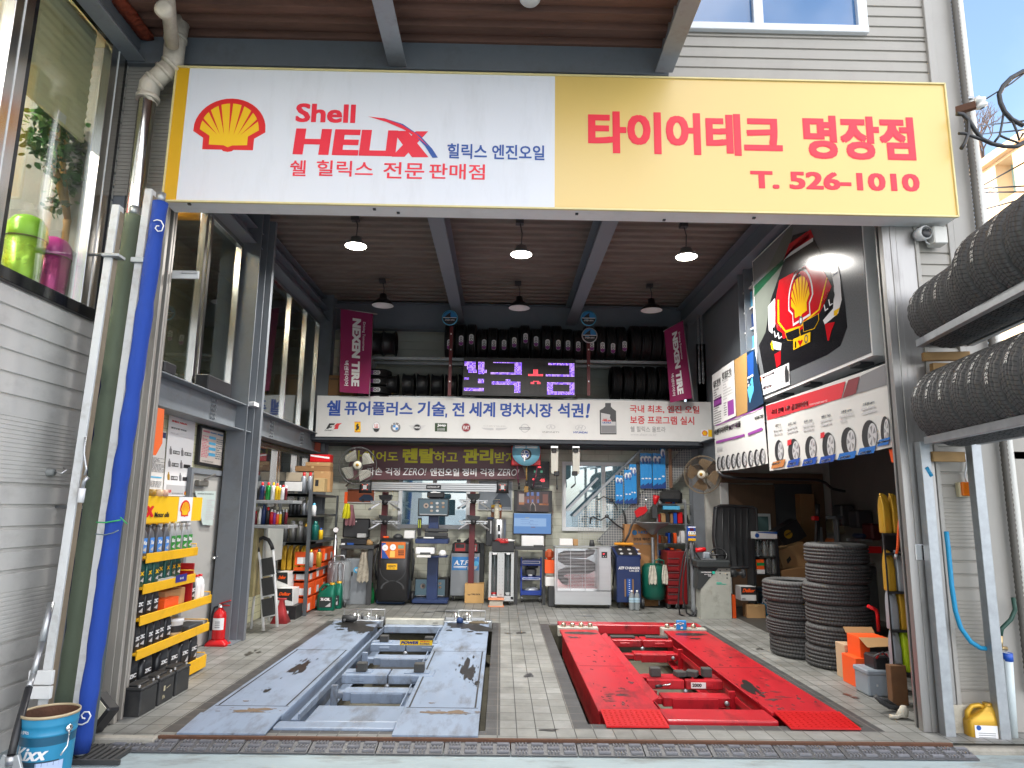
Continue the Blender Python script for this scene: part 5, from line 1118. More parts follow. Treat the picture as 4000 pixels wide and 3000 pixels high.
# ================================================================== posters and notices on the left wall
LPp = PL(-3.49)
m = MB(M('orange_sheet','f06a2c',.5)); XO = -3.18; pts = [at(*R3(*q),x=XO) for q in ((1255,185),(1332,205),(1315,480),(1262,578),(1215,572))]; m.prism(PL(XO),[(p.y,p.z) for p in pts],-.004,0); m.solo('orange_sheet','bright orange sheet hanging under the beam at the left jamb','sheet')
def pl_(m,P,d):
    T = lambda body,a,b,mt,bo=.02: (m.m(mt),m.tx(P,body,R3(*a),R3(*b),d+.002,bo))
    T('SHELL HELIX',(1383,290),(1505,336),shred,.04); T('엔진오일 가격표',(1376,345),(1500,388),sblack,.02); T('PRICE LIST',(1372,388),(1438,414),slgrey,0)
    for i,(x,y,pr_) in enumerate(((1372,505,'23 000'),(1466,518,'20 000'),(1362,605,'17 000'),(1458,618,''),(1355,712,'14 000'),(1450,720,''))):
        m.m(gold if i == 4 else sgrey); m.px(P,[R3(*p) for p in ((x-8,y+65),(x-10,y+25),(x-4,y+12),(x-4,y),(x+4,y),(x+4,y+12),(x+10,y+25),(x+10,y+65))],d+.002)
        m.m(sblack); m.rect(P,R3(x+20,y+32),R3(x+72,y+68),d+.002)
        if pr_: T(pr_,(x+23,y+38),(x+69,y+62),swhite,.03); 
    m.m(slgrey); m.rect(P,R3(1340,815),R3(1505,900),d+.0015); T('HELIX',(1338,855),(1376,880),shred,.05); T('최고의 엔진오일',(1382,880),(1470,892),sblack,.01); m.m(shyel); m.rect(P,R3(1506,865),R3(1525,905),d+.002)
    (a,b),(c,e) = P.uv(R3(1482,868)),P.uv(R3(1500,902)); shell(m,P,a,e,c,b,d+.003)
notice(((1365,238),(1578,290),(1522,910),(1312,905)),R3,.012,swhite,'price_list','white engine oil price list with small bottle pictures on the left wall','poster',LPp,pl_)
def pl2(m,P,d):
    lines(m,P,R3,(1225,590),(1320,720),12,sgrey,d+.002); m.m(skyblue); m.rect(P,R3(1205,745),R3(1300,765),d+.002); lines(m,P,R3,(1200,780),(1295,840),6,sgrey,d+.002,seed=5); m.m(navy); m.rect(P,R3(1310,390),R3(1335,440),d+.002)
notice(((1250,380),(1342,385),(1310,862),(1190,855)),R3,.008,white_pt,'paper_notice','white printed notice under the orange sheet beside the price list','notice',LPp,pl2)
t = thing('framed_notice','black framed safety notice with coloured columns above the grey door','framed notice',at(*R3(1690,680),x=-3.46)); pts = [LPp.uv(R3(*q)) for q in ((1602,330),(1800,378),(1778,685),(1575,650))]
m = MB(black); m.prism(LPp,pts,0,.035); m.obj('frame',t); cx,cy = sum(p[0] for p in pts)/4,sum(p[1] for p in pts)/4; m = MB(M('notice_cream','d9cfc6',.4)); m.prism(LPp,[(cx+(a-cx)*.86,cy+(b-cy)*.86) for a,b in pts],.035,.038)
for a,b,mt in (((1620,372),(1672,398),M('notice_pink','d86a80')),((1678,388),(1728,410),M('notice_blue','4a80b0')),((1736,402),(1780,424),_M['notice_blue']),((1668,420),(1722,455),skyblue),((1666,468),(1720,500),skyblue),((1664,510),(1718,545),skyblue),((1662,555),(1714,590),skyblue)): m.m(mt); m.rect(LPp,R3(*a),R3(*b),.04)
lines(m,LPp,R3,(1615,410),(1660,600),14,_M['notice_pink'],.04); lines(m,LPp,R3,(1730,440),(1778,620),10,sgrey,.04,seed=4); m.m(sblack); m.tx(LPp,'부산자동차전문정비사업조합',R3(1610,615),R3(1698,640),.04,.01); m.obj('print',t)
# notice taped to the door
def pl3(m,P,d): m.m(sblack); m.tx(P,'자동차정비업체 공임 및 표준정비시간',R3(1555,880),R3(1690,898),d+.002,.01); lines(m,P,R3,(1635,930),(1690,1100),9,slgrey,d+.002)
notice(((1538,868),(1710,868),(1680,1145),(1600,1140)),R3,.06,M('pale_blue_paper','b9c6c2',.5),'door_notice','pale laminated notice taped to the grey door','notice',LPp,pl3)
# purple brown banner at the back
BPn = PY(12.7); t = thing('rental_banner','purple brown banner with yellow and white lettering under the long white board','banner',(at(1700,1875,y=12.7).x,12.7,at(1700,1875,y=12.7).z)); pts = [BPn.uv(R6(*q)) for q in ((1060,40),(2600,40),(2620,385),(1060,385))]
pu = M('purple_brown_vinyl','5e3a40',.45,0,.1,2); m = MB(pu); m.prism(BPn,[BPn.uv(q) for q in (R6(1055,35),R7(905,40),R7(1010,380),R6(1010,385))],-.004,0); m.obj('vinyl',t)
byel = M('banner_yellow','d2cc1c',.5); m = MB(byel)
for body,a,b in (('타이',(1030,130),(1238,235)),('어도',(1262,140),(1448,228))): TX(m,BPn,R6,byel,body,a,b,bold=.02)
TX(m,BPn,R6,byel,'렌탈',(1492,110),(1765,245),bold=.05); TX(m,BPn,R7,byel,'하고',(214,140),(415,240),bold=.02); TX(m,BPn,R7,byel,'관리',(462,115),(722,250),bold=.05); TX(m,BPn,R7,byel,'받자',(735,145),(930,245),bold=.02)
for Z,x,y in ((R6,1560,75),(R6,1691,77),(R7,535,83),(R7,663,85)): D(m,Z,(x,y),11,byel,BPn,.003)
TX(m,BPn,R6,swhite,'파손 걱정',(1180,278),(1465,348),bold=.015); TX(m,BPn,R6,swhite,'ZERO!',(1490,283),(1695,348),bold=0,shear=.05); TX(m,BPn,R7,swhite,'엔진오일',(178,283),(428,355),bold=.03); TX(m,BPn,R7,swhite,'정비',(455,285),(578,355),bold=.03); TX(m,BPn,R7,swhite,'걱정',(610,287),(730,355),bold=.015); TX(m,BPn,R7,swhite,'ZERO!',(757,290),(948,352),bold=0,shear=.05); m.obj('lettering',t)
# orange notice at back left
m = MB(M('rusty_orange_board','a0442c',.6)); a,b = at(*R6(703,20),y=12.3),at(*R6(775,150),y=12.3); m.box(a.x,b.x,12.3,12.32,b.z,a.z); m.solo('orange_board','dull orange board fixed at the back left under the long white board','board')
# ================================================================== helpers for things measured on an upright plane
def fy(Z,x,y,z=0): return at(*Z(x,y),z=z).y
def B(m,Z,a,b,y,dep,bev=.004,z0=None):
    p,q = at(*Z(*a),y=y),at(*Z(*b),y=y)
    return m.box(p.x,q.x,y,y+dep,q.z if z0 is None else z0,p.z,bev)
def PT(Z,x,y,Y): return at(*Z(x,y),y=Y)
def tz(Z,pts,Y): return [PT(Z,a,b,Y) for a,b in pts]
def castor(m,x,y,r=.035,z=0):
    mi = m.i; m.m(dark); m.lathe([(0,0),(r,0),(r,.025),(0,.025)],(x-.0125,y,z+r),16,(1,0,0)); m.m(galv); m.box(x-.02,x+.02,y-.02,y+.02,z+r*1.6,z+r*2.2); m.i = mi
def cwheel(par,x,y,r=.035):
    m = MB(dark); castor(m,x,y,r); return m.obj('castor',par)
def stain(m,P,cx,cy,rx,ry,d,seed,n=26,rough=.35):
    rr = random.Random(seed); ks = [rr.uniform(0,6.28) for _ in range(5)]; pts = []
    for k in range(n):
        t = 2*math.pi*k/n; s = 1+rough*sum(math.sin((j+2)*t+ks[j])/(j+1.5) for j in range(5))+rr.uniform(-.18,.18)*rough*2; pts.append((cx+rx*s*math.cos(t),cy+ry*s*math.sin(t)))
    m.pp(P,pts,d)
    if n > 13 and rough > .2:      # spatter round a spill
        for j in range(16):
            a,e,q = rr.uniform(0,6.28),rr.uniform(.9,2.0),rr.uniform(.05,.22); m.pp(P,[(cx+rx*(e*math.cos(a)+q*math.cos(t*.785)*rr.uniform(.6,1.3)),cy+ry*(e*math.sin(a)+q*math.sin(t*.785)*rr.uniform(.6,1.3))) for t in range(8)],d+.00003*j)
# ================================================================== pale blue drive-on lift
LA = thing('drive_on_lift','worn pale blue drive-on car lift sunk in the left floor pit','car lift',(-1.2,7.9,-.4)); ZT = .035
blk_r = M('rubber_block',(.05,.05,.048),.8,0,.3,20,bump=.3)
def platform(par,x0,x1,y0,y1,mat,nm,seams,inner,flap):
    m = MB(mat); m.box(x0,x1,y0,y1,ZT-.03,ZT,.004); m.box(x0+.03,x1-.03,y0+.1,y1-.05,-.3,ZT-.03)
    s = 1 if inner > 0 else -1; xi = x1 if s > 0 else x0
    m.box(min(xi,xi+s*.07),max(xi,xi+s*.07),y0+.25,y1,ZT-.12,ZT-.10,.003); m.box(min(xi+s*.06,xi+s*.07),max(xi+s*.06,xi+s*.07),y0+.25,y1,ZT-.10,ZT-.06)
    m.box(min(xi,xi+s*.1),max(xi,xi+s*.1),y0+.3,y1,-.27,-.25,.003)
    o = m.obj('platform',par); m = MB(M('dark_gap',(.02,.02,.022),.7))
    for a in seams: m.pp(PZ(ZT),[(x0+.02,a),(x1-.02,a),(x1-.02,a+.012),(x0+.02,a+.012)],.0012)
    return o,m
def flap_plate(par,x0,x1,ya,yb,mat):
    m = MB(mat); P = Plane((0,0,0),(0,1,0),(0,0,1)); m.prism(P,[(ya,ZT-.002),(yb,-.0+.006),(yb,.018),(ya+.01,ZT+.012)],x0,x1); return m.obj('ramp_flap',par)
for k,(x0,x1) in enumerate(((-2.3,-1.67),(-.76,-.14))):
    o,m = platform(LA,x0,x1,5.74,10.2,blue_pt,'',(5.98,8.2),1 if k == 0 else -1,0)
    for xa in (x0+.035,x1-.05): m.pp(PZ(ZT),[(xa,6.0),(xa+.015,6.0),(xa+.015,8.2),(xa,8.2)],.0013)
    m.obj('seam',o); flap_plate(LA,x0,x1,5.745,5.36,blue_pt)
    m = MB(oil_stain); P = PZ(ZT)
    if k == 0: stain(m,P,-1.98,7.35,.05,.3,.002,3,40,.5); stain(m,P,-1.95,9.85,.28,.34,.002,5,30,.45); stain(m,P,-1.78,9.5,.07,.3,.0018,8,40,.5); stain(m,P,-2.02,6.45,.03,.05,.002,6)
    else: stain(m,P,-.31,7.3,.06,.42,.002,9,30,.5); stain(m,P,-.4,9.85,.27,.3,.002,12,30,.5); stain(m,P,-.2,6.8,.02,.08,.002,2)
    m.obj('oil_stain',o)
    m = MB(M('rust_wear','6c5a48',.75,0,.3,25)); stain(m,P,(x0+x1)/2+.05,5.86,.14,.05,.0018,20+k,30,.5); stain(m,PZ(ZT),(x0+x1)/2-.1,6.12,.02,.015,.0018,4); m.obj('worn_patch',o)
    m = MB(galv); m.box(x0-.04,x1+.04,10.2,10.34,-.05,ZT+.012,.004); m.obj('end_sill',LA)
m = MB(blue_pt); m.box(-1.665,-.765,5.5,5.66,-.06,.02,.012,seg=2); m.obj('cross_bar',LA)
m = MB(blue_pt); m.box(-1.5,-.765,5.76,6.2,-.16,-.01,.012,seg=2); m.obj('cover_box',LA)
m = MB(M('dull_white_rail','b5b4aa',.5,0,.2,8,dirt='4a4438',damt=.5)); m.box(-1.6,-.78,10.18,10.3,-.02,.07,.006); m.obj('cross_bar',LA); m = MB(blue_pt); m.box(-1.6,-.78,10.05,10.17,-.1,.0,.01); m.obj('cross_bar',LA)
def jackbeam(par,yc,x0,x1,mat,pads,arm,dy,txt=None):
    z1 = ZT+.01; m = MB(mat); xm = (x0+x1)/2
    m.box(x0,xm-.006,yc,yc+.26,z1-.085,z1,.008); m.box(xm+.006,x1,yc,yc+.26,z1-.085,z1,.008)
    for xa in (x0+.1,x1-.22): m.box(xa,xa+.12,yc-.008,yc+.002,z1-.06,z1-.03,.006)
    o = m.obj('jack_beam',par); m = MB(mat); a0,a1 = arm; m.box(a0,a1,yc-dy,yc-dy+.18,z1-.16,z1-.08,.006); m.box(a0+.08,a1-.12,yc-dy-.012,yc-dy,z1-.175,z1-.09,.003); m.box(a0-.12,a0+.01,yc-dy+.04,yc-dy+.16,z1-.15,z1-.1,.004); m.box(a1-.01,a1+.1,yc-dy+.04,yc-dy+.16,z1-.15,z1-.1,.004)
    m.m(galv); m.lathe([(0,0),(.02,0),(.02,.03),(0,.03)],(a1-.05,yc-dy-.015,z1-.12),12,(0,-1,0)); m.lathe([(0,0),(.025,0),(.025,.02),(0,.02)],(xm,yc-.002,z1-.1),12,(0,-1,0)); m.obj('jack_arm',par)
    for px,w_,d_,h_,rz in pads:
        m = MB(mat); m.box(px-.14,px+.1,yc+.06,yc+.2,z1,z1+.008); m.m(blk_r); m.box(-w_/2,w_/2,-d_/2,d_/2,0,h_,.006,Matrix.Translation((px,yc+.12,z1+.009)) @ Matrix.Rotation(rz,4,'Z')); m.obj('rubber_pad',o)
    for s,xx in ((-1,x0),(1,x1)):
        m = MB(mat); m.box(xx+s*.0-.03,xx+.03,yc-dy+.02,yc-dy+.06,z1-.25,z1-.03,.004); m.obj('guide_bracket',par)
    return o
ja = jackbeam(LA,7.02,-1.5,-.62,blue_pt,((-1.33,.1,.09,.08,0),(-.77,.1,.09,.08,0)),(-1.42,-.75),.3)
jb = jackbeam(LA,8.52,-1.5,-.68,blue_pt,((-1.36,.1,.09,.07,0),(-.83,.1,.09,.06,0)),(-1.4,-.78),.35)
m = MB(M('sticker_yellow','f0c418',.4)); P = PY(8.52); a,b = P.uv(A5(1567,295)),P.uv(A5(1753,326)); m.rect(P,A5(1567,295),A5(1753,326),.003); m.m(M('sticker_navy','1c2a80')); m.text(P,'POWER',a[0]+.01,b[1]+.01,a[0]+(b[0]-a[0])*.6,a[1]-.01,.005,.06,.06); m.m(lrd); m.text(P,'REX',a[0]+(b[0]-a[0])*.62,b[1]+.035,b[0]-.02,a[1]-.008,.005,.04,.06); m.m(_M['sticker_navy']); m.text(P,'KOREA',a[0]+(b[0]-a[0])*.62,b[1]+.008,b[0]-.03,b[1]+.026,.005,.03); m.obj('sticker',jb)
m = MB(M('pit_mesh_mat',(.04,.04,.04),.8)); m.box(-1.55,-.8,9.1,10.0,-.41,-.39); m.obj('pit_mat',LA)
# tool rail frames standing at the far end
def toolrail(x0,x1,lab):
    t = thing('tool_rail',lab,'tool rail',((x0+x1)/2,10.45,0)); m = MB(alu); y0,y1 = 10.36,10.5
    m.tube([(x0,y0,.01),(x0,y0,.17),(x1,y0,.17),(x1,y0,.01)],.012,6); m.bar((x0,y0,.06),(x1,y0,.06),.02,.03)
    for f_ in (.33,.66): m.bar((x0+(x1-x0)*f_,y0,.06),(x0+(x1-x0)*f_,y0,.17),.012,.012)
    m.obj('frame',t); return t
toolrail(-2.22,-1.64,'low steel tool rail at the far end of the blue lift, on the left platform'); toolrail(-.77,-.2,'low steel tool rail at the far end of the blue lift, on the right platform')
rr = random.Random(3)
for k,x in enumerate((-2.12,-2.06,-2.0,-1.95,-1.86,-1.75,-1.7,-.62,-.58,-.5,-.46,-.42)):
    h = rr.uniform(.05,.1); m = MB(chrome if k % 3 else dark); m.lathe([(0,0),(.018,0),(.018,h*.6),(.014,h*.62),(.014,h),(0,h)],(x,10.3,ZT+.012),10); m.solo('socket','steel socket on the far sill of the blue lift, %s' % ORD[k],'socket','sockets on the far sill of the blue lift')
t = thing('impact_wrench','dark air impact wrench with a red cap lying on the left blue platform end','impact wrench',(-2.1,10.15,ZT)); m = MB(dark); m.tube([(-2.18,10.1,ZT+.05),(-2.05,10.08,ZT+.05),(-1.98,10.08,ZT+.05)],[.045,.05,.03],12); m.tube([(-2.12,10.1,ZT+.05),(-2.16,10.02,ZT+.02)],.022,8); m.obj('body',t); m = MB(orange); m.lathe([(0,.04),(.03,.03),(.035,0)],(-2.13,10.2,ZT+.03),10); m.obj('cap',t)
m = MB(M('oily_rag','5a5040',.9,0,.3,15,bump=.6)); rr = random.Random(9); g_ = [[m.bm.verts.new((-.42+.03*i,10.08+.025*j,ZT+.005+.05*rr.random()*math.sin(math.pi*i/9)*math.sin(math.pi*j/6))) for j in range(7)] for i in range(10)]
m.sm = True
for i in range(9):
    for j in range(6): m.face((g_[i][j],g_[i+1][j],g_[i+1][j+1],g_[i][j+1]))
m.solo('oily_rag','crumpled brown rag on the far end of the right blue platform','rag')
m = MB(M('dark_blue_cap','1e3a6a',.5)); m.lathe([(.04,0),(.05,.02),(.045,.06),(.02,.075),(0,.078)],(-.55,10.12,ZT),14); m.solo('blue_cap_tool','round dark blue capped tool on the far end of the right blue platform','tool')
# ================================================================== red lift
LB2 = thing('drive_on_lift','bright red scissor car lift sunk in the right floor pit','car lift',(1.77,7.9,-.4))
chk = M('red_checker_plate','c4181e',.3,.1,.1,4)
for k,(x0,x1) in enumerate(((.815,1.32),(2.225,2.79))):
    o,m = platform(LB2,x0,x1,5.95,9.72,red_pt,'',(7.55,),1 if k == 0 else -1,0); m.obj('seam',o)
    s = 1 if k == 0 else -1; xi = x1 if s > 0 else x0
    m = MB(red_pt); P = PY(0); pr = [(xi-s*.012,ZT),(xi+s*.05,ZT+.035),(xi+s*.056,ZT+.03),(xi-s*.0,ZT-.01)]; A_ = [[m.bm.verts.new((a,y,b)) for a,b in pr] for y in (6.25,9.3)]
    for i in range(4): m.face((A_[0][i],A_[0][(i+1) % 4],A_[1][(i+1) % 4],A_[1][i]))
    m.face(A_[0]); m.face(A_[1]); m.obj('guard_strip',o)
    f_ = flap_plate(LB2,x0+.015,x1-.01,5.95,5.62,chk); m = MB(M('checker_lug','d8341e',.22,.3,.1))
    for i in range(11):
        for j in range(9):
            cx,cy = x0+.04+i*(x1-x0-.08)/10,5.645+j*.034; zz = ZT+.012-(5.95-cy)/.33*(ZT-.006); a_ = .7 if (i+j) % 2 else -.7; c_,s_ = math.cos(a_),math.sin(a_)
            m.poly([(cx+c_*.013-s_*.004,cy+s_*.013+c_*.004,zz+.003),(cx-c_*.013-s_*.004,cy-s_*.013+c_*.004,zz+.003),(cx-c_*.013+s_*.004,cy-s_*.013-c_*.004,zz+.003),(cx+c_*.013+s_*.004,cy+s_*.013-c_*.004,zz+.003)])
    m.obj('checker_lug',f_)
    m = MB(chip_dark); rr = random.Random(30+k); P = PZ(ZT)
    for i in range(34): stain(m,P,x0+.06+rr.random()*(x1-x0-.12),6.05+rr.random()**1.5*2.6,rr.uniform(.006,.022),rr.uniform(.008,.03),.0015,i+50*k,9,.5)
    for i in range(6): stain(m,P,x0+.1+rr.random()*.25,6.1+rr.random()*.6,.05,.015,.0016,i+90,12,.6)
    m.m(oil_stain); stain(m,P,(x0+x1)/2,9.45,.22,.1,.0012,61+k,24,.1); stain(m,P,x0+.12 if k == 0 else x1-.3,9.15,.05,.07,.002,7+k,14,.5)
    if k == 1: stain(m,P,x0+.1,6.75,.06,.25,.002,14,16,.5)
    m.obj('chipped_paint',o)
    m = MB(M('dull_white_rail','b5b4aa')); m.box(x0-.02,x1+.02,9.75,9.9,-.06,ZT+.02,.005); o2 = m.obj('end_sill',LB2); m = MB(M('brass_roller',(.45,.4,.3),.3,.8))
    for i in range(4): m.lathe([(0,.06),(.025,.055),(.035,.03),(.03,0)],(x0+.06+i*.12,9.8,ZT+.02),12)
    m.obj('roller',o2)
m = MB(red_pt); m.box(.82,2.8,9.95,10.2,-.06,ZT+.03,.01); m.obj('cross_bar',LB2); m = MB(red_pt); m.box(1.33,2.215,5.78,6.1,-.13,.02,.015,seg=2); m.obj('cross_bar',LB2)
jr = jackbeam(LB2,6.95,1.42,2.14,red_pt,((1.52,.1,.09,.08,0),(1.76,.1,.1,.05,.2),(1.88,.11,.09,.055,-.5),(2.02,.09,.09,.08,0)),(1.5,2.12),.3); jr2 = jackbeam(LB2,8.95,1.4,2.15,red_pt,((1.55,.3,.1,.02,.05),(1.98,.28,.1,.02,-.1)),(1.6,2.1),.4)
m = MB(white_pt); P = PY(6.94); m.panel(P,A6(1032,541),A6(1118,575),-.01,.0); m.m(sblack); m.tx(P,'2000',A6(1038,545),A6(1092,566),.003,.04); m.obj('load_plate',jr)
t = thing('ratchet_handle','black handled steel lever on the front jack arm of the red lift','lever',PT(A6,870,560,6.62)); m = MB(chrome); m.tube(tz(A6,((860,560),(905,552),(915,545)),6.62),.009,6); m.obj('shaft',t); m = MB(black); m.tube(tz(A6,((826,564),(862,559)),6.62),.014,8); m.obj('grip',t)
m = MB(M('bright_blue_holder','1e8ad8',.4)); a,b = PT(A6,946,182,9.7),PT(A6,1004,236,9.7); m.box(a.x,b.x,9.68,9.72,b.z,a.z,.006); m.m(swhite); P = PY(9.68); D(m,A6,(970,200),8,swhite,P,.002); m.rect(P,A6(950,196),A6(990,203),.002); D(m,A6,(978,224),7,swhite,P,.002); m.solo('blue_holder','bright blue label holder on the far end of the right red platform','holder')
# ================================================================== machines along the back wall
def box_thing(name,lab,cat,Z,a,b,y,dep,mat,prints=None,group=None,bev=.004,z0=None,tape=True):
    """closed carton or case seen square on"""
    p,q = PT(Z,*a,y),PT(Z,*b,y); z0 = q.z if z0 is None else z0
    t = thing(name,lab,cat,((p.x+q.x)/2,y+dep/2,z0),group=group); m = MB(mat); m.box(p.x,q.x,y,y+dep,z0,p.z,bev); m.obj('carton',t)
    if tape and mat in (card,card_d):
        m = MB(M('packing_tape','c2a272',.3)); xm = (p.x+q.x)/2; m.box(xm-.02,xm+.02,y-.001,y+dep+.001,p.z-.03,p.z+.001); m.obj('tape',t)
    if prints: m = MB(sgrey); prints(m,PY(y)); m.obj('print',t)
    return t
# wall fans
def wall_fan(c,r,nrm,lab,cage,blade,br0):
    c = Vector(c); t = thing('wall_fan',lab,'fan',c); ax = Vector(nrm).normalized(); q = Vector((0,0,1)).rotation_difference(ax); m = MB(cage)
    W2 = lambda x,y,z: c + q @ Vector((x,y,z))
    for rad,z,th in ((r,0,.007),(r*.98,-.05,.004),(r*.6,.05,.002),(r*.25,.06,.004),(r*.8,.035,.002)): m.tube([W2(rad*math.cos(k*math.pi/16),rad*math.sin(k*math.pi/16),z) for k in range(32)],th,5,closed=True)
    for k in range(44):
        a = 2*math.pi*k/44; m.tube([W2(r*.22*math.cos(a),r*.22*math.sin(a),.06),W2(r*.65*math.cos(a+.12),r*.65*math.sin(a+.12),.05),W2(r*math.cos(a+.2),r*math.sin(a+.2),0)],.0015,3,cap=False)
    m.obj('cage',t); m = MB(blade)
    for k in range(4):
        a0 = k*math.pi/2+.3; pts = []
        for j in range(9):
            f_ = j/8; pts.append((f_,.3+.95*math.sin(f_*math.pi*.8)))
        vs = [W2(r*(.2+.68*f_)*math.cos(a0),r*(.2+.68*f_)*math.sin(a0),-.0) for f_,w_ in pts]; v2 = [W2(r*(.2+.68*f_)*math.cos(a0+w_*.85),r*(.2+.68*f_)*math.sin(a0+w_*.85),-.035) for f_,w_ in pts]
        m.sm = True
        for j in range(8): m.poly([vs[j],vs[j+1],v2[j+1],v2[j]])
    m.obj('blade',t); m = MB(M('fan_hub','c9c4b4',.5)); m.lathe([(0,.03),(r*.2,.02),(r*.22,0)],W2(0,0,.055),20,ax); m.m(M('fan_badge','8a6a20',.3,.5)); m.lathe([(0,.004),(r*.08,.003),(r*.09,0)],W2(0,0,.086),16,ax); m.obj('hub',t)
    m = MB(M('fan_motor','a9a89c',.5)); m.lathe([(0,0),(.06,0),(.07,.06),(.07,.16),(.04,.18),(0,.18)],W2(0,0,-.22),18,ax); m.tube([W2(0,0,-.15),W2(0,0,-.2)+Vector((0,0,-.12)),br0],.016,8); m.obj('motor',t)
wall_fan(PT(R6,1100,262,11.3),.3,(.12,-1,.05),'grey caged wall fan in front of the purple brown banner',M('fan_cage_dark',(.08,.08,.08),.4,.5),M('fan_blade_clear','8c8a80',.4),(PT(R6,1000,440,11.7)))
wall_fan(PT(R8,1425,340,11.2),.3,(-.62,-1,.0),'dusty brown caged wall fan turned sideways at the right',M('fan_cage_dusty','6a5c48',.7),M('fan_blade_dusty','5c4a34',.8),(3.45,11.5,2.0))
# wheel aligner: camera beam, column, monitors
Y = 12.2; WA = thing('wheel_aligner','blue column wheel aligner with a long grey camera beam and two monitors','wheel aligner',(PT(R7,200,1100,Y).x,Y,0))
bl = M('aligner_blue','22345e',.4,0,.08)
m = MB(alu); a,b = PT(R6,1222,405,Y),PT(R7,770,492,Y); h = b.z-a.z
for k in range(4): z = b.z+(a.z-b.z)*k/4; m.box(a.x,b.x,Y-.02+(.0 if k % 2 else .012),Y+.1,z+.003,z+(a.z-b.z)/4,.004)
m.obj('camera_beam',WA)
for Z,x,y in ((R6,1170,450),(R7,803,452)):
    c = PT(Z,x,y,Y); m = MB(black); m.loft([(0,0,0,.115,.05),(.06,0,0,.1,.06),(.12,0,0,.1,.06),(.21,0,0,.11,.05)],4,20,(c.x,Y-.02,c.z-.1)); o = m.obj('camera_head',WA); m = MB(slgrey); m.box(c.x-.03,c.x+.03,Y-.09,Y-.078,c.z-.035,c.z+.035); m.m(EM('red_led',(1,.1,.05),3))
    for dx in (-.04,.04):
        for dz in (-.04,.04): m.box(c.x+dx-.006,c.x+dx+.006,Y-.088,Y-.08,c.z+dz-.006,c.z+dz+.006)
    m.obj('camera_lens',o)
m = MB(black); c = PT(R7,207,448,Y-.03); m.box(c.x-.13,c.x+.13,Y-.03,Y-.02,c.z-.035,c.z+.035,.01); m.m(slgrey); m.text(PY(Y-.03),'HOFMANN',c.x-.11,c.z-.015,c.x+.05,c.z+.015,.002,.03); m.pp(PY(Y-.03),[(c.x+.07,c.z-.015),(c.x+.11,c.z+.015),(c.x+.07,c.z+.015)],.002); m.obj('name_plate',WA)
m = MB(bl); B(m,R7,(172,500),(245,880),Y+.05,.14); B(m,R7,(155,1050),(240,1270),Y+.05,.14,z0=.05); m.box(c.x-.3,c.x+.3,Y-.05,Y+.3,.02,.08,.01); m.obj('column',WA)
def desktop(m,P,Z,cx,cy,s):
    D(m,Z,(cx-62*s,cy+4*s),22*s,M('eye_picture','9a8a80'),P,.003); D(m,Z,(cx-62*s,cy+4*s),9*s,sblack,P,.004)
    for i,(dx,dy,mt) in enumerate(((0,-18,M('icon_brown','8a6a50')),(48,-18,slgrey),(100,-18,M('icon_tan','9a8878')),(0,15,slgrey),(50,15,_M['icon_tan']),(100,15,_M['icon_brown']),(0,48,_M['icon_tan']),(50,48,slgrey))): D(m,Z,(cx+(dx-15)*s,cy+dy*s),13*s,mt,P,.003,.8)
def monitor(par,Z,a,b,y,scr,name='monitor'):
    m = MB(black); B(m,Z,a,b,y,.05,.006); o = m.obj(name,par); m = MB(scr); P = PY(y); m.rect(P,Z(a[0]+8,a[1]+8),Z(b[0]-8,b[1]-14),.0015); return o,m,P
ts = EM('aligner_screen',(.10,.17,.21),.9)
o,m,P = monitor(WA,R7,(75,545),(335,703),Y-.06,ts); desktop(m,P,R7,205,605,1); m.m(slgrey); m.rect(P,R7(88,680),R7(320,688),.003); m.obj('screen',o)
m = MB(black); B(m,R7,(150,490),(300,545),Y-.02,.1,.02); m.m(white); B(m,R7,(180,490),(265,500),Y-.05,.05); m.obj('camera_dome',WA)
m = MB(bl); B(m,R7,(48,895),(332,940),Y-.2,.4,.008); B(m,R7,(55,1045),(320,1058),Y-.2,.4,.004); m.obj('tray',WA)
t = thing('printer','white printer on the tray under the upper aligner monitor','printer',(PT(R7,130,1040,Y-.2).x,Y-.1,PT(R7,130,1045,Y-.2).z)); m = MB(white); B(m,R7,(50,970),(212,1030),Y-.24,.3,.015); m.obj('body',t); m = MB(white_pt); B(m,R7,(60,1038),(180,1058),Y-.32,.1,.003); m.obj('paper_tray',t); m = MB(dark); B(m,R7,(90,1012),(180,1030),Y-.243,.01,.002); m.obj('slot',t)
m = MB(white); p = PT(R7,282,1020,Y-.2); m.lathe([(0,0),(.06,0),(.065,.05),(.04,.09),(0,.1)],(p.x,Y-.14,PT(R7,282,1045,Y-.2).z),16); m.solo('paper_roll','rounded white roll beside the white printer','roll')
t = thing('keyboard','dark keyboard lying on the aligner tray','keyboard',(PT(R7,230,890,Y-.2).x,Y-.1,PT(R7,230,893,Y-.2).z)); m = MB(black); B(m,R7,(60,878),(330,893),Y-.2,.15,.006); m.obj('case',t); m = MB(white); B(m,R7,(120,880),(210,893),Y-.21,.05,.004); m.obj('cable_hub',t)
m = MB(dark); B(m,R7,(130,805),(332,840),Y-.02,.06,.015); B(m,R7,(130,840),(330,880),Y-.01,.03,.01); m.solo('seat_back','dark padded bar behind the aligner tray','padded bar')
for k,x in enumerate((78,93)):
    m = MB(black); B(m,R7,(x-6,715),(x+6,870),Y-.12,.04,.006); m.m(M('lime_strip','b8c83a')); B(m,R7,(x-1,730),(x+2,800),Y-.123,.004,.0); m.solo('handheld_lamp','slim black handheld work lamp standing on the aligner tray, %s of two' % ('left','right')[k],'work lamp','handheld lamps on the aligner tray')
t = thing('floor_monitor','flat monitor on a white foot standing on the floor under the aligner','monitor',(PT(R7,175,1430,Y-.5).x,Y-.5,0)); Y2 = fy(R7,175,1440)
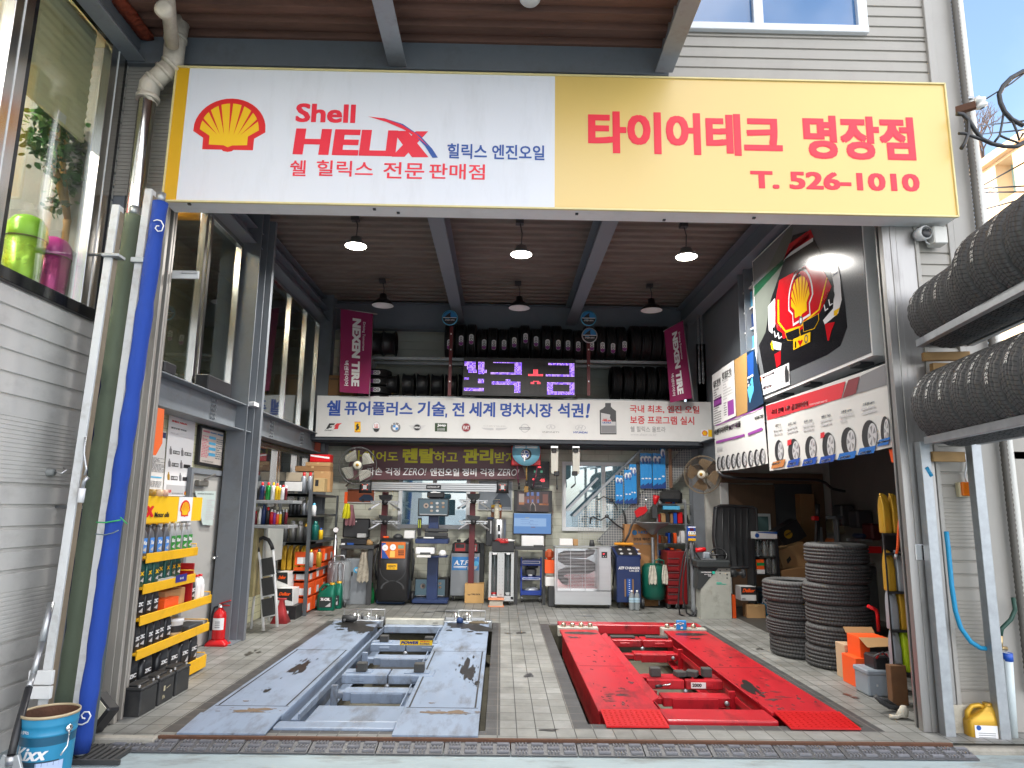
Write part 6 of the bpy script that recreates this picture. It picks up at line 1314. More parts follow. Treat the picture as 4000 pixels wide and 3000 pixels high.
o,m,P = monitor(t,R7,(45,1237),(310,1402),Y2,ts,'case'); desktop(m,P,R7,177,1300,1); m.m(slgrey); m.rect(P,R7(60,1382),R7(290,1390),.003); m.obj('screen',o)
m = MB(white); p = PT(R7,178,1430,Y2); m.lathe([(0,0),(.13,0),(.12,.015),(.03,.03),(.03,.07),(0,.07)],(p.x,Y2+.05,0),24); m.obj('foot',t)
m = MB(black); B(m,R7,(240,1235),(335,1425),Y2+.12,.3,.02,z0=0); m.solo('dark_case','dark plastic case standing behind the floor monitor','case')
# wheel clamps on two maroon stands
def clampstand(Z,x,tops,lab):
    p = PT(Z,x,700,12.5); t = thing('clamp_stand',lab,'stand',(p.x,12.5,0)); m = MB(mar); m.box(p.x-.05,p.x+.05,12.5,12.6,0,PT(Z,x,490,12.5).z); m.obj('post',t)
    for k,ty in enumerate(tops):
        c = PT(Z,x+12,ty+60,12.4); m = MB(black)
        P = PY(12.36); m.prism(P,[P.uv(Z(x+12+a,ty+b)) for a,b in ((-58,-2),(56,-6 if k == 0 else -12+24),(50,34),(26,52),(-20,52),(-52,30))],-.1,0); m.obj('target_board',t)
        m = MB(alu); m.bar((c.x-.26,12.38,c.z+.01),(c.x+.25,12.38,c.z+.01),.03,.03,.004); m.bar((c.x-.24,12.38,c.z-.025),(c.x+.24,12.38,c.z-.025),.014,.014)
        for s in (-1,1): m.bar((c.x+s*.1,12.37,c.z-.02),(c.x+s*.24,12.33,c.z-.11),.03,.03,.004); m.bar((c.x+s*.24,12.33,c.z-.11),(c.x+s*.27,12.3,c.z-.13),.035,.03,.004); m.bar((c.x+s*.2,12.37,c.z+.02),(c.x+s*.2,12.37,c.z-.04),.04,.04,.004)
        m.m(black); m.lathe([(0,-.05),(.05,-.04),(.05,.04),(0,.05)],(c.x,12.36,c.z),12,(0,1,0)); m.obj('wheel_clamp',t)
clampstand(R6,1328,(520,690),'maroon stand with two wheel clamps left of the blue aligner column'); clampstand(R7,542,(510,690),'maroon stand with two wheel clamps right of the blue aligner column')
# wall picture prints
for Z,a,b,lab,cols in ((R6,(1015,465),(1240,580),'orange sunset car picture behind the left wheel clamps',('8a4a30','2a3a50')),(R7,(600,395),(880,645),'grey car picture with a white frame behind the right wheel clamps',('7a828a','3a4450'))):
    t = thing('car_picture',lab,'picture',PT(Z,(a[0]+b[0])/2,b[1],12.95)); m = MB(white_pt); P = PY(12.97); m.panel(P,Z(a[0]-6,a[1]-6),Z(b[0]+6,b[1]+6),-.01,0); m.obj('frame',t); m = MB(M('picture_%s' % cols[0],cols[0],.3)); m.rect(P,Z(*a),Z(*b)); m.m(M('picture_%s' % cols[1],cols[1],.3)); w_ = b[0]-a[0]; h_ = b[1]-a[1]; m.px(P,[Z(a[0]+w_*u,a[1]+h_*v) for u,v in ((.45,.9),(.42,.7),(.52,.55),(.62,.4),(.85,.42),(.96,.6),(.98,.9))],.004); m.m(sblack); D(m,Z,(a[0]+w_*.58,a[1]+h_*.86),h_*.12,sblack,P,.005); m.obj('image',t)
# black refrigerant station
Y = 11.95; t = thing('refrigerant_station','black rounded air conditioning service station with an orange gauge panel','service machine',(PT(R6,1400,1300,Y).x,Y+.25,0)); m = MB(M('black_moulded_plastic',(.02,.02,.022),.32,0,.2)); p,q = PT(R6,1275,895,Y),PT(R6,1535,1400,Y); cx = (p.x+q.x)/2; w_ = (q.x-p.x)/2
m.loft([(.06,0,.28,w_*.9,.22),(.1,0,.27,w_,.27),(p.z*.62,0,.27,w_,.27),(p.z*.93,0,.3,w_,.25),(p.z,0,.32,w_*.96,.22)],7,28,(cx,Y,0)); m.obj('body',t)
m = MB(M('gauge_panel_orange','d87028',.3)); P = Plane((0,Y-.004,0),(1,0,0),(0,0,1)); m.panel(P,R6(1308,922),R6(1508,1065),-.03,0); m.m(M('gauge_panel_blue','2a50a0',.3)); m.px(P,[R6(*q_) for q_ in ((1308,930),(1345,930),(1330,1000),(1370,1065),(1308,1065))]); D(m,R6,(1337,972),26,swhite,P,.004); D(m,R6,(1405,968),26,swhite,P,.004); D(m,R6,(1337,972),3,lrd,P,.006); D(m,R6,(1405,968),3,lrd,P,.006); m.m(M('lcd_green','7a9a80')); m.rect(P,R6(1450,950),R6(1500,980),.004); m.m(sblack)
for i in range(3):
    for j in range(3): m.rect(P,R6(1452+i*17,995+j*16),R6(1464+i*17,1006+j*16),.004)
m.m(M('warm_yellow_sticker','f2c060')); m.rect(P,R6(1380,1000),R6(1420,1055),.003); m.obj('gauge_panel',t)  # plain warm yellow rectangle on the gauge panel
m = MB(yellow); m.panel(P,R6(1352,1110),R6(1440,1162),-.02,.002); m.m(sblack); m.tx(P,'CARGATO',R6(1362,1122),R6(1430,1138),.004,.03); m.tx(P,'HFC 134a',R6(1372,1142),R6(1420,1152),.004,.01); m.obj('badge',t)
m = MB(dark); u,v = P.uv(R6(1405,1150)); m.ring(P,u,v,.21,.222,.003,24,180,360); m.ring(P,*P.uv(R6(1400,1330)),.17,.2,.003,20,0,180,.7); m.obj('moulded_line',t)
for s in (-1,1):
    m = MB(dark); x = cx+s*(w_+.03); m.tube([(x,Y+.2,p.z*.85),(x+s*.03,Y+.15,.7),(x,Y+.2,.4),(x-s*.01,Y+.25,.65),(x,Y+.3,p.z*.8)],.015,6); m.obj('hose',t); m = MB(black); m.lathe([(0,0),(.1,0),(.1,.05),(0,.05)],(x-.03,Y+.4,.1),20,(1,0,0)); m.obj('wheel',t)
tops = p.z+.003
m = MB(orange); m.box(cx-.22,cx-.13,Y+.2,Y+.28,tops,tops+.03,.008); m.solo('orange_meter','small orange meter on top of the black service station','meter'); m = MB(dark); m.lathe([(.0,0),(.09,0),(.08,.04),(.04,.07),(0,.075)],(cx+.02,Y+.3,tops),9); m.solo('dark_bundle','dark bundle of cable on top of the black service station','cable bundle'); m = MB(white_pt); m.box(cx+.14,cx+.32,Y+.2,Y+.34,tops,tops+.13,.004); m.solo('white_carton','small white carton on top of the black service station','box')
Y3 = fy(R6,1380,1460); t = thing('tool_box','dark blue plastic tool box on the floor before the black service station','tool box',(PT(R6,1385,1460,Y3).x,Y3+.15,0)); tbm = M('tool_box_blue','2c4668',.45); m = MB(tbm); B(m,R6,(1262,1360),(1502,1460),Y3,.28,.015,0); m.obj('body',t); m = MB(tbm); B(m,R6,(1256,1325),(1520,1362),Y3-.012,.3,.02); m.obj('lid',t); m = MB(dark); B(m,R6,(1290,1340),(1325,1385),Y3-.03,.03,.004); B(m,R6,(1440,1340),(1478,1385),Y3-.03,.03,.004); m.obj('latch',t)
m = MB(M('dark_grey_case',(.06,.065,.07),.5)); B(m,R6,(1062,1345),(1200,1430),Y3+.15,.25,.012,0); m.m(dark); B(m,R6,(1100,1338),(1150,1346),Y3+.2,.06); m.solo('battery_case','dark grey case on the floor left of the blue tool box','case')
t = thing('spray_bottle','green trigger spray bottle on the floor beside the dark grey case','spray bottle',(PT(R6,1222,1430,Y3+.1).x,Y3+.1,0)); p = PT(R6,1222,1330,Y3+.1); m = MB(green_pl); m.lathe([(0,0),(.05,0),(.055,.1),(.04,.2),(.02,.26),(0,.27)],(p.x,Y3+.1,0),14); m.obj('body',t); m = MB(green_pl); m.tube([(p.x,Y3+.1,.26),(p.x,Y3+.1,.33),(p.x-.05,Y3+.08,.34)],.017,8); m.tube([(p.x-.02,Y3+.1,.31),(p.x-.04,Y3+.09,.27)],.008,6); m.obj('trigger',t)
# grey cabinets, oil drum trolley, test bench
Y = 12.1; t = thing('steel_cabinet','grey steel cabinet under the dark work bench at the back left','cabinet',(PT(R6,1080,1400,Y).x,Y+.2,0)); gc = M('cabinet_grey','868b90',.4,0,.05,dirt='4a4a48',damt=.2); m = MB(gc); B(m,R6,(990,1065),(1175,1430),Y,.4,.006,0); m.obj('body',t); m = MB(dark); B(m,R6,(1045,1180),(1056,1215),Y-.02,.02,.003); m.obj('handle',t); m = MB(skyblue); P = PY(Y-.001); D(m,R6,(1090,1165),26,skyblue,P); D(m,R6,(1090,1165),12,swhite,P,.004); m.obj('sticker',t)
t = thing('work_bench','dark steel work bench with cases on top at the back left','bench',(PT(R6,1080,950,Y).x,Y+.2,0)); m = MB(dark); B(m,R6,(940,950),(1240,985),Y-.1,.55,.005); m.obj('top',t)
for x in (955,1190): m = MB(dark); B(m,R6,(x,985),(x+22,1430),Y-.06,.04,.003,0); m.obj('leg',t)
box_thing('black_tool_case','long black tool case lying on the dark bench at the back left','case',R6,(955,895),(1175,945),Y-.05,.3,black,lambda m,P: (m.m(swhite),m.rect(P,R6(960,932),R6(990,948)),m.m(sblue),m.rect(P,R6(1010,930),R6(1065,948))))
m = MB(black); B(m,R6,(975,718),(1200,890),Y+.3,.06,.02); m.m(dark); B(m,R6,(985,728),(1190,880),Y+.295,.006,.01); D(m,R6,(1088,745),6,swhite,PY(Y+.294)); m.solo('open_case_lid','open black case lid standing on the dark bench','case')
m = MB(white_pt); B(m,R6,(1095,850),(1165,885),Y+.1,.1,.003); m.solo('white_packet','white packet before the open black case lid','packet'); m = MB(M('tan_mess','9a7a50',.8)); m.loft([(0,0,0,.08,.05),(.05,.01,0,.06,.04),(.09,0,0,.02,.02)],2,8,(PT(R6,1195,945,Y).x,Y,PT(R6,1195,948,Y).z)); m.solo('tan_cloth','tan crumpled cloth at the end of the dark bench','cloth')
def rag(name,lab,Z,a,b,y,mat,seed):
    p,q = PT(Z,*a,y),PT(Z,*b,y); m = MB(mat); m.sm = True; rr = random.Random(seed); n,k_ = 8,10; ph = rr.uniform(0,6)
    g_ = [[m.bm.verts.new((p.x+(q.x-p.x)*(.5+(i/n-.5)*(.5+.5*min(1,j/k_*1.6))),y+.02*math.sin(i*1.9+ph+j*.3),p.z+(q.z-p.z)*(j/k_)*(1-.12*abs(math.sin(i*1.3+ph))))) for j in range(k_+1)] for i in range(n+1)]
    for i in range(n):
        for j in range(k_): m.face((g_[i][j],g_[i+1][j],g_[i+1][j+1],g_[i][j+1]))
    m.solo(name,lab,'cloth')
rag('hanging_rag','stained white rag hanging from the dark bench',R6,(1105,1010),(1190,1290),Y-.12,M('stained_rag','a39b8c',.9,0,.3,18,dirt='3a342c',damt=.8,dsc=12),1)
rag('yellow_cloth','bright yellow cloth hanging below the left wall fan',R6,(970,590),(1038,730),12.3,M('yellow_cloth','d8d020',.9,0,.1),2); rag('pink_cloth','dull pink cloth hanging beside the yellow one',R6,(1000,600),(1075,795),12.34,M('pink_cloth','9a6a70',.9,0,.15),4)
m = MB(orange); B(m,R6,(987,490),(1007,590),12.4,.03); m.solo('orange_level','orange upright level beside the left picture','level')
Y = 11.7; dx = PT(R6,910,1300,Y); t = thing('oil_drum_trolley','grey steel oil dispenser with bent pipes and a pressure pump on castors','oil dispenser',(dx.x,Y+.2,0)); m = MB(M('drum_grey','8f9498',.4,.2,.08)); rdm = .19; zt = PT(R6,910,1095,Y).z; m.lathe([(0,.1),(rdm,.1),(rdm*1.02,.13),(rdm,.16),(rdm,zt*.55),(rdm*1.02,zt*.57),(rdm,zt*.6),(rdm,zt-.03),(rdm*.9,zt),(0,zt)],(dx.x,Y+.2,0),28); m.obj('drum',t)
m = MB(chrome); p = PT(R6,885,905,Y); m.lathe([(.035,0),(.035,p.z-zt),(.02,p.z-zt+.03),(.02,p.z-zt+.08)],(dx.x-.08,Y+.15,zt),14); m.lathe([(0,.02),(.05,.02),(.05,-.01),(0,-.01)],(dx.x-.07,Y+.1,p.z+.16),18,(0,1,0)); m.m(swhite); m.disc(PY(Y+.085),dx.x-.07,p.z+.16,.042); m.obj('pump',t)
m = MB(galv); m.tube(tz(R6,((875,1140),(850,1145),(870,1110),(900,1120),(895,1180),(875,1250),(890,1320),(940,1330),(975,1280),(985,1120),(950,1095),(930,1120),(930,1400)),Y-.05),.012,6); m.tube(tz(R6,((870,1110),(900,1045),(980,1040),(995,1080)),Y-.03),.014,6); m.bar(PT(R6,975,1090,Y-.02),PT(R6,975,1400,Y-.02),.03,.03); m.obj('pipe',t)
for s in (-.12,.16): cwheel(t,dx.x+s,Y+.02,.05)
# ATF machine grey
Y = fy(R7,360,1436); t = thing('fluid_exchanger','grey automatic transmission fluid machine with a blue picture panel','service machine',(PT(R7,480,1380,Y).x,Y+.25,0)); m = MB(gc); B(m,R7,(358,1020),(600,1382),Y+.02,.45,.01,.09); m.obj('body',t); m = MB(black); B(m,R7,(370,930),(605,1018),Y+.06,.4,.02); m.obj('control_head',t)
P = PY(Y+.06); m = MB(M('control_red','a03030',.4)); m.panel(P,R7(395,935),R7(480,1002),-.02,.006); m.panel(P,R7(523,938),R7(583,1004),-.02,.006); m.m(sblack); m.rect(P,R7(402,940),R7(473,975),.008); m.m(M('lcd_grey','6a7a74')); m.rect(P,R7(530,948),R7(577,965),.008); m.m(slgrey)
for i in range(3):
    for j in range(2): m.rect(P,R7(531+i*16,972+j*14),R7(542+i*16,981+j*14),.008)
m.obj('control_panel',t); P = PY(Y+.02); m = MB(M('panel_picture_blue','2c78b8',.35)); m.rect(P,R7(368,1050),R7(598,1168)); m.m(swhite); m.tx(P,'A.T.F',R7(385,1080),R7(508,1122),.004,.03,.06); m.tx(P,'Zetboy',R7(535,1052),R7(584,1066),.004,.03,.1); m.rect(P,R7(380,1130),R7(500,1138),.004); m.rect(P,R7(380,1142),R7(490,1148),.004); m.m(skyblue); D(m,R7,(555,1130),32,slgrey,P,.004); D(m,R7,(575,1110),22,skyblue,P,.005); D(m,R7,(520,1150),22,slgrey,P,.005); m.obj('picture_panel',t)
cwheel(t,PT(R7,360,1410,Y).x+.02,Y+.1,.055); cwheel(t,PT(R7,590,1410,Y).x,Y+.1,.055)
m = MB(dark); B(m,R7,(600,935),(640,1280),Y+.2,.2,.01,.3); m.obj('side_cover',t)
m = MB(dark); p = PT(R7,520,905,Y+.1); m.loft([(0,0,0,.13,.1),(.04,.02,0,.1,.08),(.08,0,0,.03,.03)],2,10,(p.x,Y+.2,PT(R7,520,928,Y+.06).z)); m.solo('dark_rag','dark rag heaped on top of the grey fluid machine','rag'); m = MB(black); B(m,R7,(407,902),(442,924),Y+.1,.08,.01); m.solo('black_tin','small black tin on top of the grey fluid machine','tin')
Y4 = fy(R7,557,1452)
box_thing('cardboard_box','plain closed cardboard box with a small black print standing before the grey fluid machine','box',R7,(478,1285),(640,1450),Y4,.3,M('clean_cardboard','c29a62',.7,0,.04),lambda m,P: (m.m(sblack),m.tx(P,'TIRE PICK',R7(533,1368),R7(611,1382),.002,.03),m.ring(P,*P.uv(R7(514,1370)),.016,.026,.002,12,190,350)),z0=0)
# twin tube fluid machine
Y = fy(R7,860,1474); t = thing('fluid_exchanger','pale grey trolley with two clear measuring tubes','service machine',(PT(R7,790,1400,Y).x,Y+.2,0)); pg2 = M('pale_grey_case','b4b8ba',.4,0,.04); m = MB(pg2)
B(m,R7,(688,1015),(702,1410),Y,.35,.003,.1); B(m,R7,(760,1015),(815,1390),Y,.06,.003,.13); B(m,R7,(878,1015),(898,1410),Y,.35,.003,.1); B(m,R7,(688,1392),(898,1425),Y,.35,.006,.07); B(m,R7,(690,1012),(898,1022),Y,.35,.004); m.m(M('case_back','6c7074',.5)); B(m,R7,(700,1020),(880,1392),Y+.2,.02); m.obj('case',t)
for k,x in enumerate((728,848)):
    p = PT(R7,x,1380,Y+.08); q = PT(R7,x,1030,Y+.08); m = MB(glass_clear); m.lathe([(.055,0),(.055,q.z-p.z)],(p.x,Y+.1,p.z),20); o = m.obj('tube',t); m = MB(red_pl if k == 0 else slgrey); m.lathe([(0,0),(.05,0),(.05,.04),(0,.04)],(p.x,Y+.1,p.z),18); m.m(black); m.lathe([(0,.02),(.06,.02),(.06,.0),(0,.0)],(p.x,Y+.1,q.z),18); m.m(alu); m.lathe([(.052,0),(.058,0),(.058,.02),(.052,.02)],(p.x,Y+.1,p.z-.01),18); m.obj('tube_cap',o)
P = PY(Y); m = MB(sgrey)
for k in range(10):
    for x in (772,800): m.rect(P,R7(x,1060+k*30),R7(x+5,1064+k*30))
m.m(swhite); m.rect(P,R7(718,1018),R7(755,1032),.003); m.rect(P,R7(838,1018),R7(868,1032),.003); m.m(sgrey); m.tx(P,'Liter',R7(778,1370),R7(798,1380),.003,.02); m.obj('print',t)
for x in (700,865): cwheel(t,PT(R7,x,1450,Y).x,Y+.05,.045)
m = MB(black); B(m,R7,(712,920),(905,1008),Y+.02,.35,.006); m.obj('top_tray',t); zt = PT(R7,800,920,Y+.02).z
m = MB(red_pl); rr = random.Random(5)
for k in range(7): a = rr.uniform(-.15,.1); m.tube([(PT(R7,740+k*14,930,Y).x,Y+.05,zt+.01),(PT(R7,760+k*14,920,Y).x,Y+.0+.1*rr.random(),zt+.05),(PT(R7,790+k*10,940,Y).x,Y-.02,zt-.02)],.008,5)
m.solo('red_cable','tangle of red cable on the tray of the twin tube trolley','cable'); m = MB(white_pt); m.loft([(0,0,0,.14,.1),(.02,0,0,.14,.1),(.025,0,0,.1,.07),(.03,0,0,.1,.07)],6,16,(PT(R7,840,930,Y).x,Y+.2,zt+.003)); m.solo('white_lid','white tray on the twin tube trolley','tray')
YF = fy(R7,745,1486); t = thing('air_filter','rectangular pleated air filter with an orange rim on the floor','air filter',(PT(R7,745,1480,YF).x,YF,0)); m = MB(M('filter_paper','c9c2b4',.8)); p,q = PT(R7,690,1425,YF),PT(R7,805,1475,YF)
for k in range(24): x = p.x+(q.x-p.x)*k/24; m.box(x,x+(q.x-p.x)/24*.6,YF,YF+.03,.02,p.z)
m.box(p.x,q.x,YF+.01,YF+.18,.015,p.z-.005); m.obj('pleats',t); m = MB(M('filter_orange','e0906a',.6)); m.box(p.x-.02,q.x+.02,YF-.02,YF+.2,0,.018,.006); m.box(p.x-.02,q.x+.02,YF-.02,YF+.2,p.z,p.z+.02,.006); m.obj('rim',t)
# tall canisters
m = MB(black); B(m,R7,(662,725),(745,960),12.5,.2,.01); m.m(slgrey); B(m,R7,(698,740),(706,850),12.495,.006,0); m.m(navy); B(m,R7,(672,708),(735,725),12.5,.2); m.solo('black_canister','tall black square canister behind the twin tube trolley','canister')
t = thing('cup_dispenser','tall silver water cup dispenser with paper cups on top','dispenser',PT(R7,772,905,12.4)); p = PT(R7,772,905,12.4); q = PT(R7,772,730,12.4); m = MB(alu); m.lathe([(.115,0),(.115,q.z-p.z),(.1,q.z-p.z+.01),(0,q.z-p.z+.01)],(p.x,12.5,p.z),24); m.obj('body',t); m = MB(black); B(m,R7,(762,772),(783,830),12.375,.02,.006); B(m,R7,(762,855),(783,890),12.375,.02,.004); m.obj('panel',t)
m = MB(M('paper_cup','d0cbb8',.7)); q = PT(R7,755,590,12.45); z0 = PT(R7,755,725,12.45).z; m.lathe([(.035,0),(.05,.02),(.042,q.z-z0-.05),(.03,q.z-z0)],(q.x,12.45,z0),16)
for k in range(8): m.lathe([(.051,.02+k*.045),(.054,.024+k*.045),(.05,.03+k*.045)],(q.x,12.45,z0),14)
m.solo('paper_cups','tower of white paper cups on the silver dispenser','paper cups')
box_thing('snack_carton','open brown carton with food pictures behind the paper cups','box',R7,(705,600),(795,720),12.62,.15,M('snack_brown','8a5030',.5),lambda m,P: (m.m(shyel),m.rect(P,R7(706,602),R7(792,625)),D(m,R7,(722,650),14,swhite,P,.003),D(m,R7,(780,640),14,swhite,P,.003)))
# wall display pair, calendar clock, valve box
def tv(Z,a,b,y,name,lab): 
    t = thing(name,lab,'screen',PT(Z,(a[0]+b[0])/2,b[1],y)); m = MB(black); B(m,Z,a,b,y,.05,.006); m.obj('case',t); return t,PY(y)
t,P = tv(R7,(902,475),(1232,668),12.75,'upper_screen','upper wall screen playing a reddish brown scene'); m = MB(EM('tv_dark',(.05,.02,.022),1)); m.rect(P,R7(932,487),R7(1203,660),.002); m.m(EM('tv_brown',(.22,.07,.05),1))
for a,b in (((990,530),(1035,590)),((1040,520),(1080,590)),((1090,525),(1120,590)),((1150,510),(1195,600))): m.rect(P,R7(*a),R7(*b),.003)
m.m(EM('tv_blue',(.12,.2,.5),1))
for x in (1012,1050,1098): m.rect(P,R7(x,492),R7(x+22,525),.003); m.rect(P,R7(x+5,555),R7(x+20,585),.004)
m.m(EM('tv_orange',(.5,.18,.06),1)); m.rect(P,R7(945,580),R7(990,600),.003); m.rect(P,R7(1120,590),R7(1200,605),.003); m.m(EM('tv_pale',(.5,.4,.35),1)); m.rect(P,R7(945,505),R7(990,580),.003); m.px(P,[R7(*q_) for q_ in ((1040,655),(1045,600),(1062,575),(1085,600),(1092,655))],.005); m.m(EM('tv_black',(.015,.01,.012),1)); m.px(P,[R7(*q_) for q_ in ((1042,655),(1046,610),(1062,585),(1082,610),(1086,655))],.006); m.px(P,[R7(*q_) for q_ in ((960,650),(970,615),(1010,620),(1030,655))],.006); m.obj('screen',t)
t,P = tv(R7,(893,668),(1228,862),12.72,'lower_screen','lower wall screen showing a blue spreadsheet window'); m = MB(EM('pc_blue',(.10,.27,.62),1.1)); m.rect(P,R7(902,674),R7(1222,852),.002); m.m(EM('pc_pale',(.3,.5,.82),1.1)); m.rect(P,R7(902,674),R7(1222,684),.003); m.rect(P,R7(905,715),R7(1180,790),.003); m.m(EM('pc_deep',(.05,.1,.4),1))
for k in range(6): m.rect(P,R7(960+(k % 2)*80,728+k*9),R7(1030+(k % 3)*40,731+k*9),.004)
m.rect(P,R7(902,848),R7(1222,854),.004); m.m(EM('pc_gold',(.6,.5,.1),1)); m.rect(P,R7(1000,712),R7(1035,716),.004); m.m(_M['tv_brown']); m.rect(P,R7(1050,792),R7(1085,798),.004); m.obj('screen',t)
t = thing('calendar_clock','black digital calendar clock with red figures on the back wall','clock',PT(R7,1113,462,12.9)); m = MB(black); P = PY(12.9); m.panel(P,R7(1022,225),R7(1208,462),-.04,0); m.obj('case',t); m = MB(slgrey)
for a,b,c,d in ((1032,235,1198,237),(1032,450,1198,452),(1058,340,1172,342),(1058,362,1172,364),(1058,370,1172,372),(1058,408,1172,410)): m.rect(P,R7(a,b),R7(c,d),.003)
m.tx(P,'대성카센터',R7(1080,432),R7(1140,446),.003,.01); m.obj('print',t); m = MB(EM('clock_red',(1,.06,.08),2.5)); m.tx(P,'45',R7(1126,376),R7(1168,404),.004,.05); m.rect(P,R7(1062,374),R7(1080,388),.004); m.rect(P,R7(1088,345),R7(1096,355),.004); m.rect(P,R7(1105,270),R7(1135,282),.004); m.m(EM('clock_green',(.1,.5,.3),.6)); m.rect(P,R7(1075,305),R7(1090,325),.004); m.rect(P,R7(1130,305),R7(1150,325),.004); m.obj('figures',t)
t = thing('hose_reel_box','red wall box behind a round pale blue tyre disc with hanging hoses','reel box',PT(R7,1007,262,12.4)); m = MB(red_pl); B(m,R7,(882,45),(1132,262),12.4,.2,.01); m.obj('box',t)
for q,c in ((((930,265),(935,360),(945,470)),M('maroon_hose','5a2038')),(((1010,265),(1010,450)),M('brass_hose','8a6a30')),(((1105,265),(1085,370),(1060,470)),M('maroon_hose','5a2038'))): m = MB(c); m.tube(tz(R7,q,12.35),.012,6); m.m(black); m.tube([PT(R7,*q[-1],12.35)+Vector((0,0,.12)),PT(R7,*q[-1],12.35)],.018,8); m.obj('hose',t)
m = MB(M('brass_block','8a6a30')); B(m,R7,(990,440),(1026,495),12.33,.05,.006); m.obj('brass_valve',t)
P = PY(12.28); u,v = P.uv(R7(1008,142)); r = abs(P.uv(R7(1130,142))[0]-u); t = thing('round_sign','large round pale blue disc with a tyre picture under the long white board','sign',(u,12.3,v-r)); m = MB(M('disc_pale_blue','7ab8d0',.35)); m.lathe([(0,0),(r,0),(r,.02),(0,.02)],(u,12.3,v),40,(0,-1,0)); m.obj('disc',t)
m = MB(swhite); m.tx(P,'타이어도 렌탈하자!',R7(928,52),R7(1084,80),.004,.03); m.tx(P,'관리받는, 정수기처럼',R7(955,40),R7(1055,52),.004,.01); m.rect(P,R7(910,88),R7(1000,98),.004); m.rect(P,R7(1015,88),R7(1105,98),.004); m.rect(P,R7(910,103),R7(1000,113),.004); m.rect(P,R7(1015,103),R7(1105,113),.004)
D(m,R7,(1008,165),46,sblack,P,.004,1.05); D(m,R7,(1000,165),36,slgrey,P,.006,1.05); D(m,R7,(1000,165),30,sblue,P,.007,1.05); m.m(swhite)
for k in range(5): a_ = R_(72*k+90); m.pp(P,[(u-.03+.015*math.cos(a_-1),v-.05+.015*math.sin(a_-1)),(u-.03+r*.25*math.cos(a_-.15),v-.05+r*.25*math.sin(a_-.15)),(u-.03+r*.25*math.cos(a_+.15),v-.05+r*.25*math.sin(a_+.15)),(u-.03+.015*math.cos(a_+1),v-.05+.015*math.sin(a_+1))],.009)
m.px(P,[R7(*q_) for q_ in ((985,175),(1000,175),(998,225),(988,225))],.01); m.obj('print',t)
# ================================================================== right half of the back wall
def bxt(name,lab,cat,Z,a,b,y,dep,mat,bev=.004,z0=None,group=None):
    m = MB(mat); B(m,Z,a,b,y,dep,bev,z0); return m.solo(name,lab,cat,group)
# infrared heater
Y = fy(R8,160,1495); t = thing('infrared_heater','wide silver heater with a dark coil behind a wire grille on castors','heater',(PT(R8,395,1480,Y).x,Y+.2,0)); hs = M('brushed_silver','b9bcbf',.32,.6,.06,3,stretch=(.5,4,8)); P = PY(Y)
m = MB(hs); B(m,R8,(148,1345),(638,1470),Y,.35,.006); B(m,R8,(525,975),(638,1345),Y,.35,.006); B(m,R8,(148,960),(638,975),Y,.36,.004); B(m,R8,(148,975),(165,1345),Y,.35,.003); m.m(chrome); B(m,R8,(165,975),(525,1345),Y+.2,.02); m.obj('case',t)
m = MB(M('heater_coil',(.03,.02,.02),.4)); m.tube([PT(R8,x,y,Y+.12) for x,y in ((470,985),(465,1010),(420,1030),(240,1030),(205,1045),(205,1075),(240,1095),(440,1105),(480,1125),(480,1150),(440,1168),(250,1172),(205,1195),(205,1235),(225,1260),(260,1265))],.055,12); m.obj('coil',t)
m = MB(alu)
for k in range(30): z = PT(R8,300,985+k*12.3,Y).z; m.box(PT(R8,165,0,Y).x,PT(R8,527,0,Y).x,Y-.012,Y-.008,z-.003,z+.003)
for x in (172,285,410,520): p = PT(R8,x,978,Y); m.box(p.x-.004,p.x+.004,Y-.008,Y-.002,PT(R8,x,1342,Y).z,p.z)
m.obj('grille',t); m = MB(black); m.rect(P,R8(552,1008),R8(602,1060)); m.m(EM('red_digit',(1,.05,.08),3)); m.tx(P,'27',R8(563,1020),R8(580,1033),.004,.05); m.m(slgrey); D(m,R8,(568,1048),4,slgrey,P,.004); D(m,R8,(588,1048),4,slgrey,P,.004); m.rect(P,R8(555,1318),R8(615,1322)); m.obj('control_panel',t)
for x in (160,618): cwheel(t,PT(R8,x,1480,Y).x,Y+.06,.04)
m = MB(dark); m.tube([PT(R8,470,958,Y+.2),PT(R8,468,905,Y+.2)],[.05,.035],12); m.obj('flue',t)
bxt('parts_box','white and blue parts box on top of the silver heater','box',R8,(190,895),(305,955),Y+.02,.12,white_pt); bxt('tan_box','small tan carton leaning on top of the silver heater','box',R8,(308,900),(350,955),Y+.1,.1,card)
bxt('orange_carton','orange and white brake parts carton beside the silver heater','box',R8,(65,1080),(146,1195),Y+.15,.25,orange); bxt('orange_bag','crumpled orange bag above the orange carton','bag',R8,(68,985),(142,1078),Y+.2,.15,M('orange_bag','b0502c',.6,0,.3),.05); bxt('parts_box','white and blue parts box under the orange carton','box',R8,(68,1225),(146,1305),Y+.15,.25,white_pt); bxt('grey_bin','grey slanted metal bin beside the silver heater','bin',R8,(95,1310),(150,1465),Y+.15,.2,dark,.01,0)
